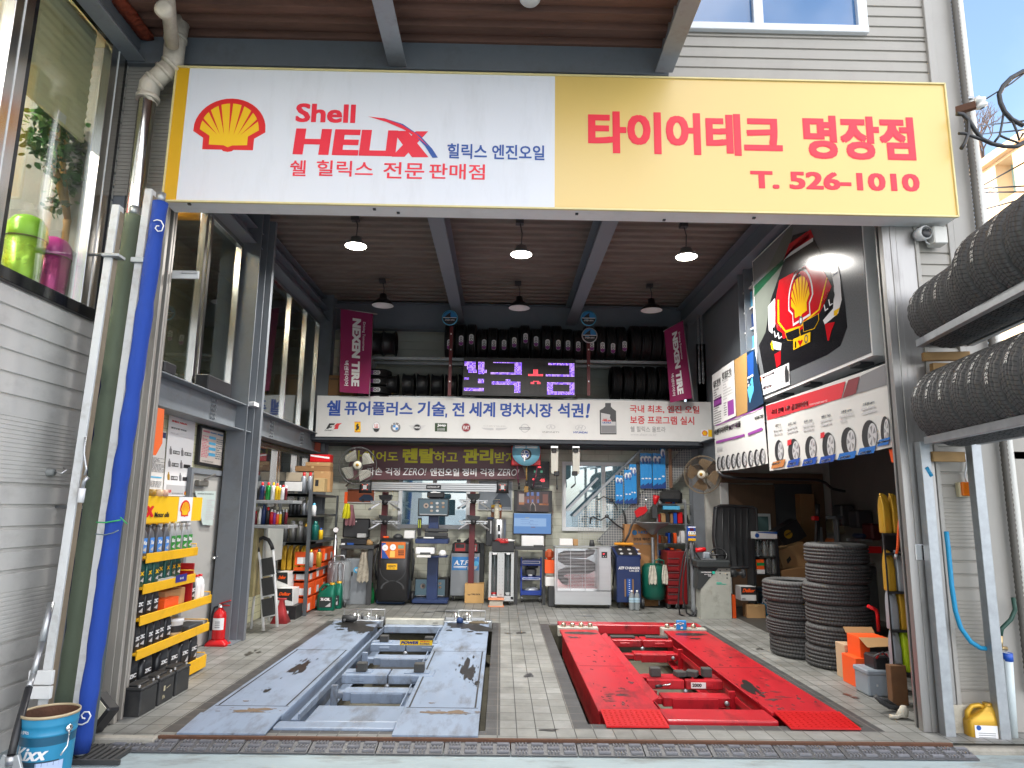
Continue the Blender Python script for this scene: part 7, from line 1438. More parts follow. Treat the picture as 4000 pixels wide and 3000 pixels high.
# small bench and blue tool cart
Yb = 12.35; t = thing('small_bench','dark steel stand with a white monitor base between the tube trolley and heater','bench',(PT(R7,1040,960,Yb).x,Yb+.2,0)); m = MB(dark); B(m,R7,(908,965),(1175,995),Yb-.05,.5,.005); m.obj('top',t)
for x in (908,1150): m = MB(dark); B(m,R7,(x,995),(x+24,1440),Yb-.04,.04,.003,0); m.obj('leg',t)
bxt('white_box','white box standing on the small dark stand under the wall screens','box',R7,(968,870),(1160,962),Yb+.1,.25,white,.01); m = MB(dark)
for k in range(7): p = PT(R7,1080+k*11,958,Yb); m.lathe([(0,0),(.015,0),(.015,.06),(0,.06)],(p.x,Yb+.02,PT(R7,0,965,Yb).z),8)
m.solo('black_sockets','row of small black sockets on the small dark stand','sockets')
Yc = fy(R7,960,1447); bc = M('tool_cart_blue','1c3f9c',.4,0,.08); t = thing('tool_cart','bright blue three tier tool cart under the small dark stand','tool cart',(PT(R7,1050,1440,Yc).x,Yc+.1,0)); m = MB(bc)
for a,b in ((1075,1130),(1225,1255),(1345,1385)): B(m,R7,(960,a),(1138,b),Yc,.3,.006)
m.obj('tray',t); m = MB(bc)
for x in (960,1130): B(m,R7,(x,1055),(x+10,1390),Yc+.02,.03,.002)
m.obj('upright',t); m = MB(swhite); P = PY(Yc); m.rect(P,R7(975,1085),R7(1128,1110)); m.rect(P,R7(975,1230),R7(1128,1250)); m.m(sblue); m.rect(P,R7(980,1090),R7(1122,1105),.003); m.rect(P,R7(980,1234),R7(1122,1246),.003); m.obj('label_strip',t)
for x in (970,1130): cwheel(t,PT(R7,x,1430,Yc).x,Yc+.05,.04)
m = MB(dark); B(m,R7,(1000,1150),(1095,1222),Yc+.05,.2,.03); m.tube(tz(R7,((1010,1150),(1020,1125),(1085,1130),(1110,1140)),Yc+.1),.02,8); m.m(slgrey); B(m,R7,(1025,1203),(1060,1220),Yc+.045,.01); m.solo('dark_pump','dark pump sitting on the middle tier of the blue tool cart','pump'); m = MB(silver); m.loft([(0,0,0,.14,.08),(.05,.02,0,.12,.07),(.08,.05,0,.05,.04)],3,12,(PT(R7,1050,1345,Yc).x,Yc+.15,PT(R7,0,1346,Yc).z)); m.solo('grey_bottle','grey bottle lying on the lowest tier of the blue tool cart','bottle')
# blue ATF changer with two water bottles in front
Y = fy(R8,700,1500); t = thing('fluid_exchanger','dark blue fluid changer cabinet with white lettering right of the heater','service machine',(PT(R8,785,1440,Y).x,Y+.25,0)); m = MB(navy); B(m,R8,(682,1048),(895,1445),Y,.4,.008,.1)
p,q,r_,s_ = PT(R8,682,1046,Y),PT(R8,895,1046,Y),PT(R8,860,962,Y+.3),PT(R8,645,962,Y+.3); Px = Plane(p,(1,0,0),Vector((0,r_.y-q.y,r_.z-q.z)).normalized()); H_ = math.hypot(r_.y-q.y,r_.z-q.z); m.prism(Px,[(0,0),(q.x-p.x,0),(q.x-p.x-.05,H_),(-.04,H_)],-.05,.0); m.obj('cabinet',t)
m = MB(sblack); m.pp(Px,[(.03,.03),(q.x-p.x-.04,.03),(q.x-p.x-.07,H_-.02),(.0,H_-.02)],.002); m.m(slgrey); 
for i in range(3):
    for j in range(2): m.disc(Px,.1+i*.15,.09+j*.14,.03,.004,12)
m.obj('gauge_panel',t); P = PY(Y); m = MB(swhite); m.tx(P,'ATF',R8(698,1135),R8(750,1160),.003,.05,.05); m.tx(P,'CHANGER',R8(755,1136),R8(884,1160),.003,.03); m.tx(P,'CM-204',R8(792,1164),R8(876,1180),.003,.02); m.m(M('sight_tube_wood','8a6a4a')); m.rect(P,R8(750,1245),R8(764,1395),.003); m.rect(P,R8(818,1245),R8(832,1395),.003); m.m(sblue); m.rect(P,R8(772,1240),R8(812,1395),.003); m.m(swhite)
for k in range(8): m.rect(P,R8(788,1250+k*18),R8(798,1255+k*18),.004)
m.obj('lettering',t); cwheel(t,PT(R8,710,1470,Y).x,Y+.1,.06); cwheel(t,PT(R8,870,1470,Y).x,Y+.1,.06)
bxt('orange_tray','long orange tray on top of the dark blue fluid changer','tray',R8,(665,928),(832,955),Y+.25,.1,M('amber_plastic','e0962a',.4),.015)
m = MB(dark); m.tube(tz(R8,((640,1010),(665,1080),(655,1200),(650,1300),(660,1180),(640,1050)),Y+.2),.014,6); m.tube(tz(R8,((750,930),(790,850),(810,780),(855,710)),Y+.3),.018,8); m.solo('black_hose','black hose looped beside the dark blue fluid changer','hose')
t = thing('water_bottle','x','water bottle',(0,0,0)); m = MB(M('clear_plastic',(.75,.82,.85),.1,0,.03,tr=.7)); m.lathe([(0,0),(.043,0)]+[(.043+.003*(k % 2),.02+k*.018) for k in range(9)]+[(.044,.2),(.035,.245),(.014,.27),(.014,.285)],(0,0,0),18); m.obj('bottle',t,local=True); m = MB(M('water_label','a8c4d4',.4)); m.lathe([(.0455,.12),(.0455,.19)],(0,0,0),18); m.obj('label',t,local=True); m = MB(white); m.lathe([(.016,.28),(.016,.3),(0,.3)],(0,0,0),12); m.obj('cap',t,local=True); WBp = Proto(t)
for k,x in enumerate((815,862)): p = at(*R8(x,1512),z=0); WBp.put((p.x,p.y,0),label='clear water bottle on the floor before the dark blue fluid changer, %s of two' % ('left','right')[k],group='water bottles',scale=1.05)
# waste oil drainer and cardboard behind
Y = fy(R8,1030,1505); c = PT(R8,1005,1400,Y+.2); t = thing('oil_drainer','green oil drainer tank on wheels under a wide grey funnel dish','oil drainer',(c.x,Y+.2,0)); gt = M('drainer_green','12594a',.35,0,.12,dirt='0a201c',damt=.5); m = MB(gt); zt = PT(R8,0,1105,Y).z; m.lathe([(0,.13),(.15,.14),(.2,.2),(.2,zt-.06),(.15,zt),(0,zt+.02)],(c.x,Y+.2,0),28); m.obj('tank',t); m = MB(gt); m.tube(tz(R8,((1010,1160),(1012,1085),(1045,1072),(1090,1085),(1092,1140)),Y),.014,8); m.obj('handle',t)
zf = PT(R8,0,745,Y).z; m = MB(galv); m.lathe([(.03,zt),(.03,zf-.25)],(c.x,Y+.2,0),12); m.obj('mast',t); m = MB(M('funnel_grey','8a8c8e',.4,.3)); m.lathe([(.03,zf-.2),(.1,zf-.14),(.11,zf-.11),(.2,zf-.07),(.3,zf-.0),(.31,zf+.01),(.29,zf),(.18,zf-.06),(.0,zf-.1)],(c.x,Y+.2,0),32); m.obj('funnel',t)
for s in (-1,1): m = MB(dark); m.lathe([(0,0),(.085,0),(.085,.05),(0,.05)],(c.x+s*.22-.025,Y+.1,.085),20,(1,0,0)); m.obj('wheel',t)
rag('hanging_rag','stained white rag hanging over the left of the green drainer handle',R8,(955,1125),(1035,1300),Y-.03,M('stained_rag_white','c0bbae',.9,0,.2,18,dirt='3a342c',damt=.7,dsc=14),7); rag('hanging_rag','stained white rag hanging over the right of the green drainer handle',R8,(1070,1120),(1130,1300),Y-.02,_M['stained_rag_white'],8)
box_thing('cardboard_box','tall brown air conditioner carton behind the green drainer','box',R8,(752,770),(1045,1440),Y+.4,.3,M('aged_cardboard','a4774c',.8,0,.1),lambda m,P: (D(m,R8,(838,842),22,M('logo_blue','2a6a9a'),P),m.m(_M['logo_blue']),m.tx(P,'I-KO',R8(870,825),R8(950,852),.002,.05),m.m(sblack),m.tx(P,'산업용 에어컨',R8(828,884),R8(972,912),.002,.03),m.m(sgrey),m.tx(P,'Portable Air conditioner',R8(805,925),R8(1000,948),.002,.02)),z0=0)
# red tool chest and parts shelf
t = thing('tool_chest','dark red tool chest with drawers between the drainer and the wheel balancer','tool chest',(PT(R8,1180,1440,11.9).x,12.1,0)); dr_ = M('tool_chest_red','7a1418',.4,0,.12,dirt='1a0808',damt=.5); m = MB(dr_); B(m,R8,(1118,1005),(1300,1450),11.95,.5,.01,.08); m.obj('body',t)
for k in range(6): m = MB(dr_); B(m,R8,(1124,1060+k*62),(1228,1112+k*62),11.93,.03,.006); m.m(dark); B(m,R8,(1128,1062+k*62),(1225,1070+k*62),11.92,.015); m.obj('drawer',t)
cwheel(t,PT(R8,1210,1470,11.9).x,12.0,.06); cwheel(t,PT(R8,1270,1470,11.9).x,12.0,.06)
t = thing('parts_shelf','grey steel shelf crammed with small parts under the stairs','shelf',(PT(R8,1170,1000,12.6).x,12.7,0)); m = MB(galv)
for y in (592,765,935,1040): B(m,R8,(1035,y),(1330,y+10),12.5,.4,.003)
for x in (1035,1285): B(m,R8,(x,580),(x+8,1400),12.48,.03,.002,0)
m.obj('frame',t); rr = random.Random(12); nS = 0
cols = [card,dark,white_pt,blue_pl,black,red_pl,card_d,slgrey,orange,black,dark]
for r_,(y,h) in enumerate(((592,100),(765,150),(935,140),(1040,80))):
    x = 1045
    while x < 1268:
        w_ = rr.uniform(18,48); hh = rr.uniform(.3,.85)*h; nS += 1
        bxt('small_parts_box','small parts box on the %s shelf under the stairs, %s' % (('top','second','third','lowest')[r_],ORD[min(20,int((x-1045)/22))]),'box',R8,(x,y-hh),(x+w_-3,y-1),12.52+rr.random()*.05,.2,rr.choice(cols),.006,group='small parts under the stairs'); x += w_
box_thing('blue_paper_bundle','blue paper bundle on the top parts shelf under the stairs','bundle',R8,(1085,610),(1230,645),12.45,.1,skyblue); bxt('oily_cover','dark oily cover heaped above the parts shelf','cover',R8,(1050,470),(1260,580),12.45,.3,M('oily_black',(.03,.03,.03),.5,0,.4,20,bump=.8,bsc=20),.06)
# stair, mesh panel and wiper packs
t = thing('steel_stair','grey steel staircase rising to the right behind a white wire mesh panel','staircase',PT(R8,600,960,12.75)); st = M('stair_grey','7c8086',.45,0,.1); a,b = PT(R8,575,960,12.6),PT(R8,1360,110,12.6); m = MB(st); m.bar(a,b,.05,.26,.004); m.obj('stringer',t); m = MB(st); a2,b2 = a+Vector((0,.34,0)),b+Vector((0,.34,0)); m.bar(a2,b2,.04,.24,.004); m.obj('stringer',t)
m = MB(st)
for k in range(14): p = a+(b-a)*(k+.5)/14; m.box(p.x-.13,p.x+.13,12.625,12.92,p.z-.01,p.z+.01)
m.obj('tread',t); m = MB(galv); m.bar(PT(R8,310,700,12.75),PT(R8,935,85,12.75),.03,.05,.004); m.bar(PT(R8,250,650,12.8),PT(R8,520,370,12.8),.025,.04); m.obj('handrail',t)
t = thing('mesh_panel','white wire mesh panel cut along the stair slope and hung with tools','mesh panel',PT(R8,540,955,12.5)); m = MB(M('mesh_white','c4c4bf',.5)); YM = 12.5; top = lambda x: 700-(x-350)*1.04 if x < 940 else 85; bot = lambda x: 955 if x < 560 else max(110,940-(x-600)*1.08)
for k in range(46):
    x = 352+k*21.5
    if x > 1330: break
    p,q = PT(R8,x,max(85,top(x)),YM),PT(R8,x,min(955,bot(x)+110),YM)
    if p.z > q.z+.03: m.box(p.x-.003,p.x+.003,YM,YM+.006,q.z,p.z)
for k in range(41):
    y = 90+k*21.5; x0 = max(352,350+(700-y)/1.04); x1 = min(1330,600+(1050-y)/1.08)
    if x1-x0 > 20: p,q = PT(R8,x0,y,YM),PT(R8,x1,y,YM); m.box(p.x,q.x,YM-.006,YM,p.z-.003,p.z+.003)
m.obj('wire_mesh',t)
t = thing('wiper_pack','x','wiper pack',(0,0,0)); m = MB(M('wiper_pack_blue','2488cc',.35)); m.box(-.036,.036,-.01,.01,-.5,.5,.004); m.obj('sleeve',t,local=True); m = MB(white); Pw = Plane((0,-.011,0),(1,0,0),(0,0,1)); m.disc(Pw,0,.33,.032,.001,14,ry=.09); m.disc(Pw,0,-.22,.02,.001,12); m.m(M('wiper_navy','143a7c')); m.pp(Pw,[(-.036,-.5),(.036,-.5),(.036,-.33),(-.036,-.42)],.0008); m.m(sblue); m.text(Pw,'canpos',-.02,.2,.022,.36,.002,.06,0,1); m.obj('print',t,local=True); WP = Proto(t)
for k,(x,y0,y1) in enumerate(((688,345,590),(718,348,592),(765,300,592),(793,298,592),(808,250,590),(835,250,592),(905,155,462),(935,155,460),(963,157,460),(1012,155,465),(1048,158,462),(1078,90,460))):
    p,q = PT(R8,x,y0,YM-.04),PT(R8,x,y1,YM-.04); WP.put((p.x,YM-.04-.003*(k % 2),(p.z+q.z)/2),label='blue wiper pack hanging on the wire mesh, %s' % ORD[k],group='blue wiper packs on the wire mesh',scale=(1.0 if k < 6 else 1.25,1,p.z-q.z))
bxt('long_pack','tall narrow clear and brown pack hanging at the right of the wiper packs','pack',R8,(1130,85),(1168,455),YM-.04,.02,M('brown_pack','7a5a44',.4,0,.3,8)); bxt('dark_pack','dark grey wiper pack hanging between the small and large blue packs','pack',R8,(855,235),(880,590),YM-.04,.02,dark)
for i,(pts,r_,lab) in enumerate(((((455,765),(455,715),(480,705),(545,735),(600,700),(640,740),(690,780),(760,820),(810,880)),.014,'dark bent spanner frame hanging on the wire mesh'),(((740,650),(755,700),(765,800),(775,860)),.02,'dark straight puller hanging on the wire mesh'),(((520,560),(570,530),(640,560),(680,610),(690,650)),.01,'dark curved hose hanging on the wire mesh'))): m = MB(black); m.tube(tz(R8,pts,YM-.05),r_,8); m.lathe([(.02,0),(.035,0),(.035,.03),(.02,.03)],PT(R8,*pts[len(pts)//2],YM-.06),12,(0,1,0)); m.solo('hanging_tool',lab,'tool')
t = thing('fuel_nozzle','red fuel nozzle with a steel spout hooked on the wire mesh','nozzle',PT(R8,890,710,YM-.07)); m = MB(red_pl); P = PY(YM-.05); m.prism(P,[P.uv(R8(*q_)) for q_ in ((835,660),(880,622),(935,615),(948,650),(920,680),(855,712))],-.03,.03); m.obj('body',t); m = MB(chrome); m.tube(tz(R8,((930,620),(942,570),(935,530)),YM-.05),.012,8); m.obj('spout',t)
m = MB(red_pl); p = PT(R8,1020,560,YM-.1); m.lathe([(.02,-.08),(.05,0),(.06,.08),(.055,.08),(.0,-.06)],p,14,(.2,0,1)); m.solo('red_funnel','red funnel hanging on the wire mesh above the grey dish','funnel'); bxt('dark_stand','dark clamp stand under the red funnel','stand',R8,(990,610),(1040,720),YM-.1,.06,dark,.01)
# two spring balancers under the white board
for k,(x,x2,lab) in enumerate(((143,165,'left of two steel tool balancers hanging under the white board, with a straight hook rod'),(330,322,'right of two steel tool balancers hanging under the white board, with an angled hook rod'))):
    t = thing('tool_balancer',lab,'tool balancer',PT(R8,x,330,12.2)); m = MB(chrome); B(m,R8,(x-30,50),(x+35,110),12.2,.1,.006); m.m(M('balancer_cream','c4c2b8',.4)); P = PY(12.2); m.prism(P,[P.uv(R8(*q_)) for q_ in ((x-28,110),(x+35,110),(x+32,330),(x+10,345),(x-25,325))],-.08,.02); m.obj('body',t)
    m = MB(black); B(m,R8,(x-20,115),(x+20,150),12.15,.05,.01); B(m,R8,(x2-24,310),(x2+24,350),12.15,.06,.01); m.tube(tz(R8,((x2,350),(x2+2,440) if k == 0 else (x2+5,420)),12.17),.008,6); m.m(dark); m.tube(tz(R8,((x2+2,430),(x2+3,470)) if k == 0 else ((x2+5,420),(x2-32,455)),12.17),.014,8); m.obj('hook_rod',t)
# tyre inflator post with hoses
Y = fy(R8,1345,1560); t = thing('tyre_inflator','post mounted tyre inflator with a blue and yellow control box and looped hoses','tyre inflator',(PT(R8,1340,1560,Y).x,Y,0)); m = MB(galv); p,q = PT(R8,1330,915,Y),PT(R8,1345,1560,Y); m.bar((q.x,Y,0),(p.x,Y,p.z),.06,.05,.004); m.obj('post',t); m = MB(blue_pl); B(m,R8,(1298,788),(1368,914),Y-.05,.08,.006); m.m(swhite); P = PY(Y-.05); m.rect(P,R8(1300,790),R8(1366,800)); m.m(M('screen_dark_red','5a1418')); m.rect(P,R8(1315,805),R8(1350,826),.003); m.m(swhite); m.rect(P,R8(1300,830),R8(1366,858),.003); m.m(yellow); m.rect(P,R8(1300,860),R8(1366,872),.003); m.rect(P,R8(1300,890),R8(1366,912),.003)
for x,mt in ((1312,yellow),(1333,green_pl),(1353,sblack)): D(m,R8,(x,844),6,mt,P,.005)
m.obj('control_box',t)
for i,pts in enumerate((((1300,940),(1262,1050),(1230,1250),(1215,1450),(1230,1550),(1290,1575),(1360,1540),(1400,1420),(1380,1250),(1330,1080),(1310,980)),((1345,915),(1355,1000),(1420,1100),(1465,1250),(1465,1450),(1440,1560),(1380,1580),(1320,1500)),((1290,1000),(1262,1200),(1255,1400),(1290,1540),(1350,1570),(1390,1500),(1410,1380),(1370,1200)))): m = MB(black); m.tube([PT(R8,*q_,Y-.06-.02*i) for q_ in pts],.013,6); m.obj('hose',t)
# wheel balancer
Y = fy(R8,1550,1588); t = thing('wheel_balancer','grey wheel balancer with a black top and a tall black wheel guard','wheel balancer',(PT(R8,1520,1580,Y).x,Y+.3,0)); m = MB(M('balancer_grey','a9aaa2',.45,0,.12,4,dirt='5a584c',damt=.5,dsc=5)); P = PY(Y); m.prism(P,[P.uv(R8(*q_)) for q_ in ((1410,1588),(1410,1330),(1560,1150),(1665,1150),(1680,1588))],-.4,0); m.obj('body',t); m = MB(M('balancer_charcoal',(.04,.045,.047),.4)); m.prism(P,[P.uv(R8(*q_)) for q_ in ((1385,1150),(1559,1150),(1409,1330),(1385,1330))],-.4,.004); B(m,R8,(1380,1080),(1672,1150),Y-.04,.5,.02); m.obj('top',t)
m = MB(swhite); m.tx(P,'HOFMANN',R8(1412,1178),R8(1500,1190),.007,.03); m.tx(P,'geodyna',R8(1440,1196),R8(1500,1207),.007,.02); m.tx(P,'4500',R8(1470,1210),R8(1500,1221),.007,.02); m.m(M('turquoise','2ac4a8')); m.rect(P,R8(1508,1176),R8(1532,1198),.007); m.rect(P,R8(1545,1272),R8(1590,1280),.003); m.rect(P,R8(1545,1284),R8(1630,1290),.003); m.m(sblack)
for x,y in ((1577,1170),(1635,1160),(1577,1195),(1637,1205),(1637,1235)): D(m,R8,(x,y),6,sblack,P,.003)
m.obj('lettering',t); a,b = PT(R8,1525,606,Y+.4),PT(R8,1800,1150,Y+.4); m = MB(M('guard_black_plastic',(.035,.036,.038),.45,0,.2)); cx,cz = a.x+.06,(a.z+b.z)/2; hh = (a.z-b.z)/2; n = 14
pr = [(-.05,.95),(.0,1.0),(.14,1.0),(.3,.98),(.42,.97),(.47,.93),(.47,-.9),(.42,-.97),(.1,-1),(-.02,-.9),(-.07,-.5),(-.09,0),(-.07,.6)]; m.prism(PY(Y+.4),[(a.x+.1+x*1.25,cz+z*hh) for x,z in pr],-.15,.0)
for k in range(5): x = a.x+.14+k*.1; m.tube([(x,Y+.39,cz-hh*.9),(x-.03,Y+.375,cz),(x,Y+.39,cz+hh*.9)],.008,6)
m.tube([(a.x+.1+x*1.25,Y+.39,cz+z*hh) for x,z in pr],.02,8,closed=True); m.obj('wheel_guard',t); m = MB(dark); p = PT(R8,1740,1195,Y+.3); m.lathe([(.0,0),(.06,0),(.06,.1),(.03,.1),(.03,.2),(.07,.2),(.07,.24),(0,.24)],(p.x-.15,Y+.3,p.z),18,(1,0,0)); m.obj('spindle',t)
zt = PT(R8,1500,1078,Y).z; m = MB(black); c = PT(R8,1565,1035,Y+.1); m.tube([(c.x+.13*math.cos(k*.3927),Y+.1+.05*math.sin(k*.3927),c.z+.1*math.sin(k*.3927)) for k in range(16)],.016,8,closed=True); m.tube([(c.x-.12,Y+.1,c.z),(c.x+.12,Y+.1,c.z)],.014,6); m.solo('steering_wheel','small black steering wheel leaning on top of the wheel balancer','steering wheel')
m = MB(red_pl); p = PT(R8,1400,995,Y); m.lathe([(0,0),(.035,0),(.035,.14),(.02,.16),(0,.16)],(p.x-.06,Y,p.z),14,(1,0,.1)); m.solo('red_spray_can','red can lying on top of the wheel balancer','can'); bxt('clear_bag','clear packet on top of the wheel balancer','packet',R8,(1435,1010),(1500,1075),Y+.1,.08,M('clear_bag',(.3,.34,.38),.2),.02); bxt('tool_pile','flat pile of steel tools on top of the wheel balancer','tools',R8,(1420,1068),(1545,1080),Y,.1,galv)
# torsion bar hung under the banners
m = MB(black); q = tz(A1,((160,65),(185,90),(290,104),(500,108),(740,112),(790,130),(830,165),(905,180)),10.2); m.tube(q,.022,8); m.solo('black_bar','long black bent bar hanging under the tyre banners','bar')
# side room: jar shelf, cartons, jack, changer
Y = fy(A1,450,925); t = thing('jar_shelf','narrow black shelf with clear jars beside the wheel guard','shelf',(PT(A1,450,900,Y).x,Y+.1,0)); m = MB(black)
for y in (462,566,668,770): B(m,A1,(378,y),(520,y+6),Y,.3,.002)
for x in (372,512): B(m,A1,(x,460),(x+8,925),Y,.3,.002,0)
m.obj('frame',t); box_thing('white_blue_carton','white carton with a blue stripe on top of the black jar shelf','box',A1,(376,418),(508,461),Y,.2,white_pt,lambda m,P: (m.m(sblue),m.px(P,[A1(*q_) for q_ in ((378,419),(507,419),(507,432),(400,424))]),D(m,A1,(388,440),13,sblue,P)))
t = thing('clear_jar','x','jar',(0,0,0)); m = MB(M('clear_jar_plastic',(.5,.53,.52),.12,0,.05,tr=.75)); m.lathe([(0,0),(.06,0)]+[(.06+.004*(k % 2),.02+k*.02) for k in range(8)]+[(.045,.22),(.045,.25),(.0,.25)],(0,0,0),16); m.obj('jar',t,local=True); JR = Proto(t)
for k,(x,y) in enumerate(((398,566),(437,566),(478,566),(455,668),(490,668))): p = PT(A1,x,y-1,Y+.1); JR.put((p.x,Y+.12,p.z),label='clear plastic jar on the black jar shelf, %s' % ('upper row left','upper row middle','upper row right','lower row left','lower row right')[k],group='clear jars',scale=1.05)
box_thing('orange_green_carton','orange, green and white cartons on the black jar shelf','box',A1,(385,582),(432,640),Y,.15,orange,lambda m,P: (m.m(green_pl),m.rect(P,A1(386,600),A1(431,618)))); bxt('white_carton','white carton under the orange and green one','box',A1,(390,641),(436,667),Y,.15,white_pt)
def dk(m,P): m.m(sblack); m.rect(P,A1(292,742),A1(383,790)); m.m(orange); m.tx(P,'Delkor',A1(300,752),A1(380,776),.004,.05,.1); m.m(sgrey); m.tx(P,'DF80L',A1(296,808),A1(322,818),.004,.03)
box_thing('battery_carton','black and white battery carton with orange lettering beside the jar shelf','box',A1,(290,740),(385,825),Y-.05,.25,white_pt,dk); bxt('orange_carton','orange battery carton standing behind the wheel balancer foot','box',A1,(238,790),(265,880),Y-.1,.2,orange,z0=0)
Yc = fy(A1,385,928); box_thing('cardboard_box','small taped cardboard box on the floor before the jar shelf','box',A1,(330,848),(440,925),Yc,.22,card,z0=0)
p = at(*A1(470,922),z=0); t = thing('steel_pail','blue and black lubricant pail on the floor behind the tyre stacks','pail',(p.x,p.y+.15,0)); m = MB(M('pail_black',(.03,.05,.07),.4)); m.lathe([(.14,.2),(.143,.4),(.15,.41),(.15,.44),(0,.44)],(p.x,p.y+.15,0),24); m.m(_M['pail_cyan']); m.lathe([(0,0),(.135,0),(.14,.2)],(p.x,p.y+.15,0),24); m.obj('body',t); m = MB(swhite); wraptext(m,swhite,'Kixx',-50,30,.2,.3,.146,.05,.1,o=(p.x,p.y+.15,0)); m.obj('lettering',t)
def tilt_box(name,lab,Z,c,w_,h_,d_,y,ang,mat,pr=None):
    p = PT(Z,*c,y); t = thing(name,lab,'box',(p.x,y,p.z-h_/2)); mx = Matrix.Translation(p) @ Matrix.Rotation(R_(ang),4,'Y'); m = MB(mat); m.box(-w_/2,w_/2,0,d_,-h_/2,h_/2,.005,mx); m.obj('carton',t)
    if pr: m = MB(sgrey); o = mx @ Vector((0,0,0)); pr(m,Plane(o,mx.to_3x3() @ Vector((1,0,0)),mx.to_3x3() @ Vector((0,0,1)))); m.obj('print',t)
tilt_box('cardboard_box','black carton with gold lettering thrown on top of brown ones behind the tyre stacks',A1,(590,430),.42,.32,.3,11.6,-30,black,lambda m,P: (m.m(gold),m.disc(P,-.05,.02,.07,.003),m.m(sblack),m.text(P,'canpos',-.1,.0,.02,.04,.005,.04)))
tilt_box('cardboard_box','tilted brown carton under the black one behind the tyre stacks',A1,(610,575),.46,.4,.35,11.4,-18,card,lambda m,P: (m.m(sblack),m.pp(P,[(-.14,-.05),(-.06,.0),(-.06,.06),(-.14,.02)],.003))); tilt_box('cardboard_box','torn brown carton lying lowest behind the tyre stacks',A1,(620,665),.5,.16,.3,11.2,-8,card_d)
tilt_box('cardboard_box','plain brown carton stacked inside the dark doorway',A1,(690,350),.25,.9,.2,12.1,0,card_d)
t = thing('high_lift_jack','upright red and black lever jack behind the taller tyre stack','jack',PT(A1,740,545,10.8)); m = MB(black); m.bar(PT(A1,738,545,10.8),PT(A1,745,330,10.8),.06,.06,.006); m.tube(tz(A1,((745,255),(745,330)),10.8),.035,10); m.obj('post',t); m = MB(red_pl); B(m,A1,(722,325),(755,352),10.76,.1,.01); m.obj('head',t); m = MB(galv); B(m,A1,(755,390),(782,545),10.82,.05,.004); m.obj('plate',t)
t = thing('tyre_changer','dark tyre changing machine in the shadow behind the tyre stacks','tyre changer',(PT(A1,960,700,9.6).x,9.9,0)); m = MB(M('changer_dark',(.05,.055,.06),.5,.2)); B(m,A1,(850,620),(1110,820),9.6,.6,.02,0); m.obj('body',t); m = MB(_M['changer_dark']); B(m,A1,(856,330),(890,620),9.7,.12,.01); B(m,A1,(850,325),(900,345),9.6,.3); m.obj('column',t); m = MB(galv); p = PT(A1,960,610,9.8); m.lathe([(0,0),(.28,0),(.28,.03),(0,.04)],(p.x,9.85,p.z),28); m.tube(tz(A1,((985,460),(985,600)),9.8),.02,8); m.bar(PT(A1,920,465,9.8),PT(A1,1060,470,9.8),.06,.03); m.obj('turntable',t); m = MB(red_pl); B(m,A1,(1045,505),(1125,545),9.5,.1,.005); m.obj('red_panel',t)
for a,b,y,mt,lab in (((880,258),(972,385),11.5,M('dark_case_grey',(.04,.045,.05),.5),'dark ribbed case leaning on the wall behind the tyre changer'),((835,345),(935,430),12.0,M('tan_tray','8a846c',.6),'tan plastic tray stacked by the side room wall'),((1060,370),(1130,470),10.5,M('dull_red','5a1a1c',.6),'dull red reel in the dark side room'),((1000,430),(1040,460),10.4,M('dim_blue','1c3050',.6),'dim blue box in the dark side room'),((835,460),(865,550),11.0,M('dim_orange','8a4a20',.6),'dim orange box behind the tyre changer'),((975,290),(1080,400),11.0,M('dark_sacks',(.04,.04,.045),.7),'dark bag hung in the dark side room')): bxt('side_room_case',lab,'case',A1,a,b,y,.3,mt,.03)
m = MB(M('wire_grid','5a6068',.5)); P = PY(12.2)
for k in range(7): m.panel(P,A1(1035+k*12,75),A1(1037+k*12,190),0,.01); m.panel(P,A1(1030,80+k*17),A1(1112,82+k*17),.01,.02)
m.solo('wall_grid','small wire grid with hung tools high on the dark side room wall','wire grid')
# ================================================================== bottles
def bottle_proto(name,w,d,h,body,cap,labm,text=None,tm=None):
    t = thing(name,'x','oil bottle'); a,b = w/2,d/2; m = MB(body); m.loft([(0,0,0,a*.94,b*.94),(.01,0,0,a,b),(h*.62,0,0,a,b),(h*.74,0,0,a*.9,b*.9),(h*.84,0,0,a*.5,b*.6),(h*.88,0,0,a*.34,b*.42),(h*.92,0,0,a*.34,b*.42)],5,20); m.obj('body',t,local=True)
    m = MB(cap); m.lathe([(a*.4,h*.915),(a*.4,h),(0,h)],(0,0,0),14); m.obj('cap',t,local=True)
    m = MB(labm); P = Plane((0,-b-.0005,0),(1,0,0),(0,0,1)); m.pp(P,[(-a*.8,h*.1),(a*.8,h*.1),(a*.8,h*.58),(-a*.8,h*.58)],.001)
    if text: m.m(tm or swhite); m.text(P,text,-a*.62,h*.36,a*.62,h*.5,.002,.06); m.m(slgrey); m.pp(P,[(-a*.5,h*.2),(a*.6,h*.14),(a*.6,h*.3)],.002)
    m.obj('label',t,local=True); return Proto(t)
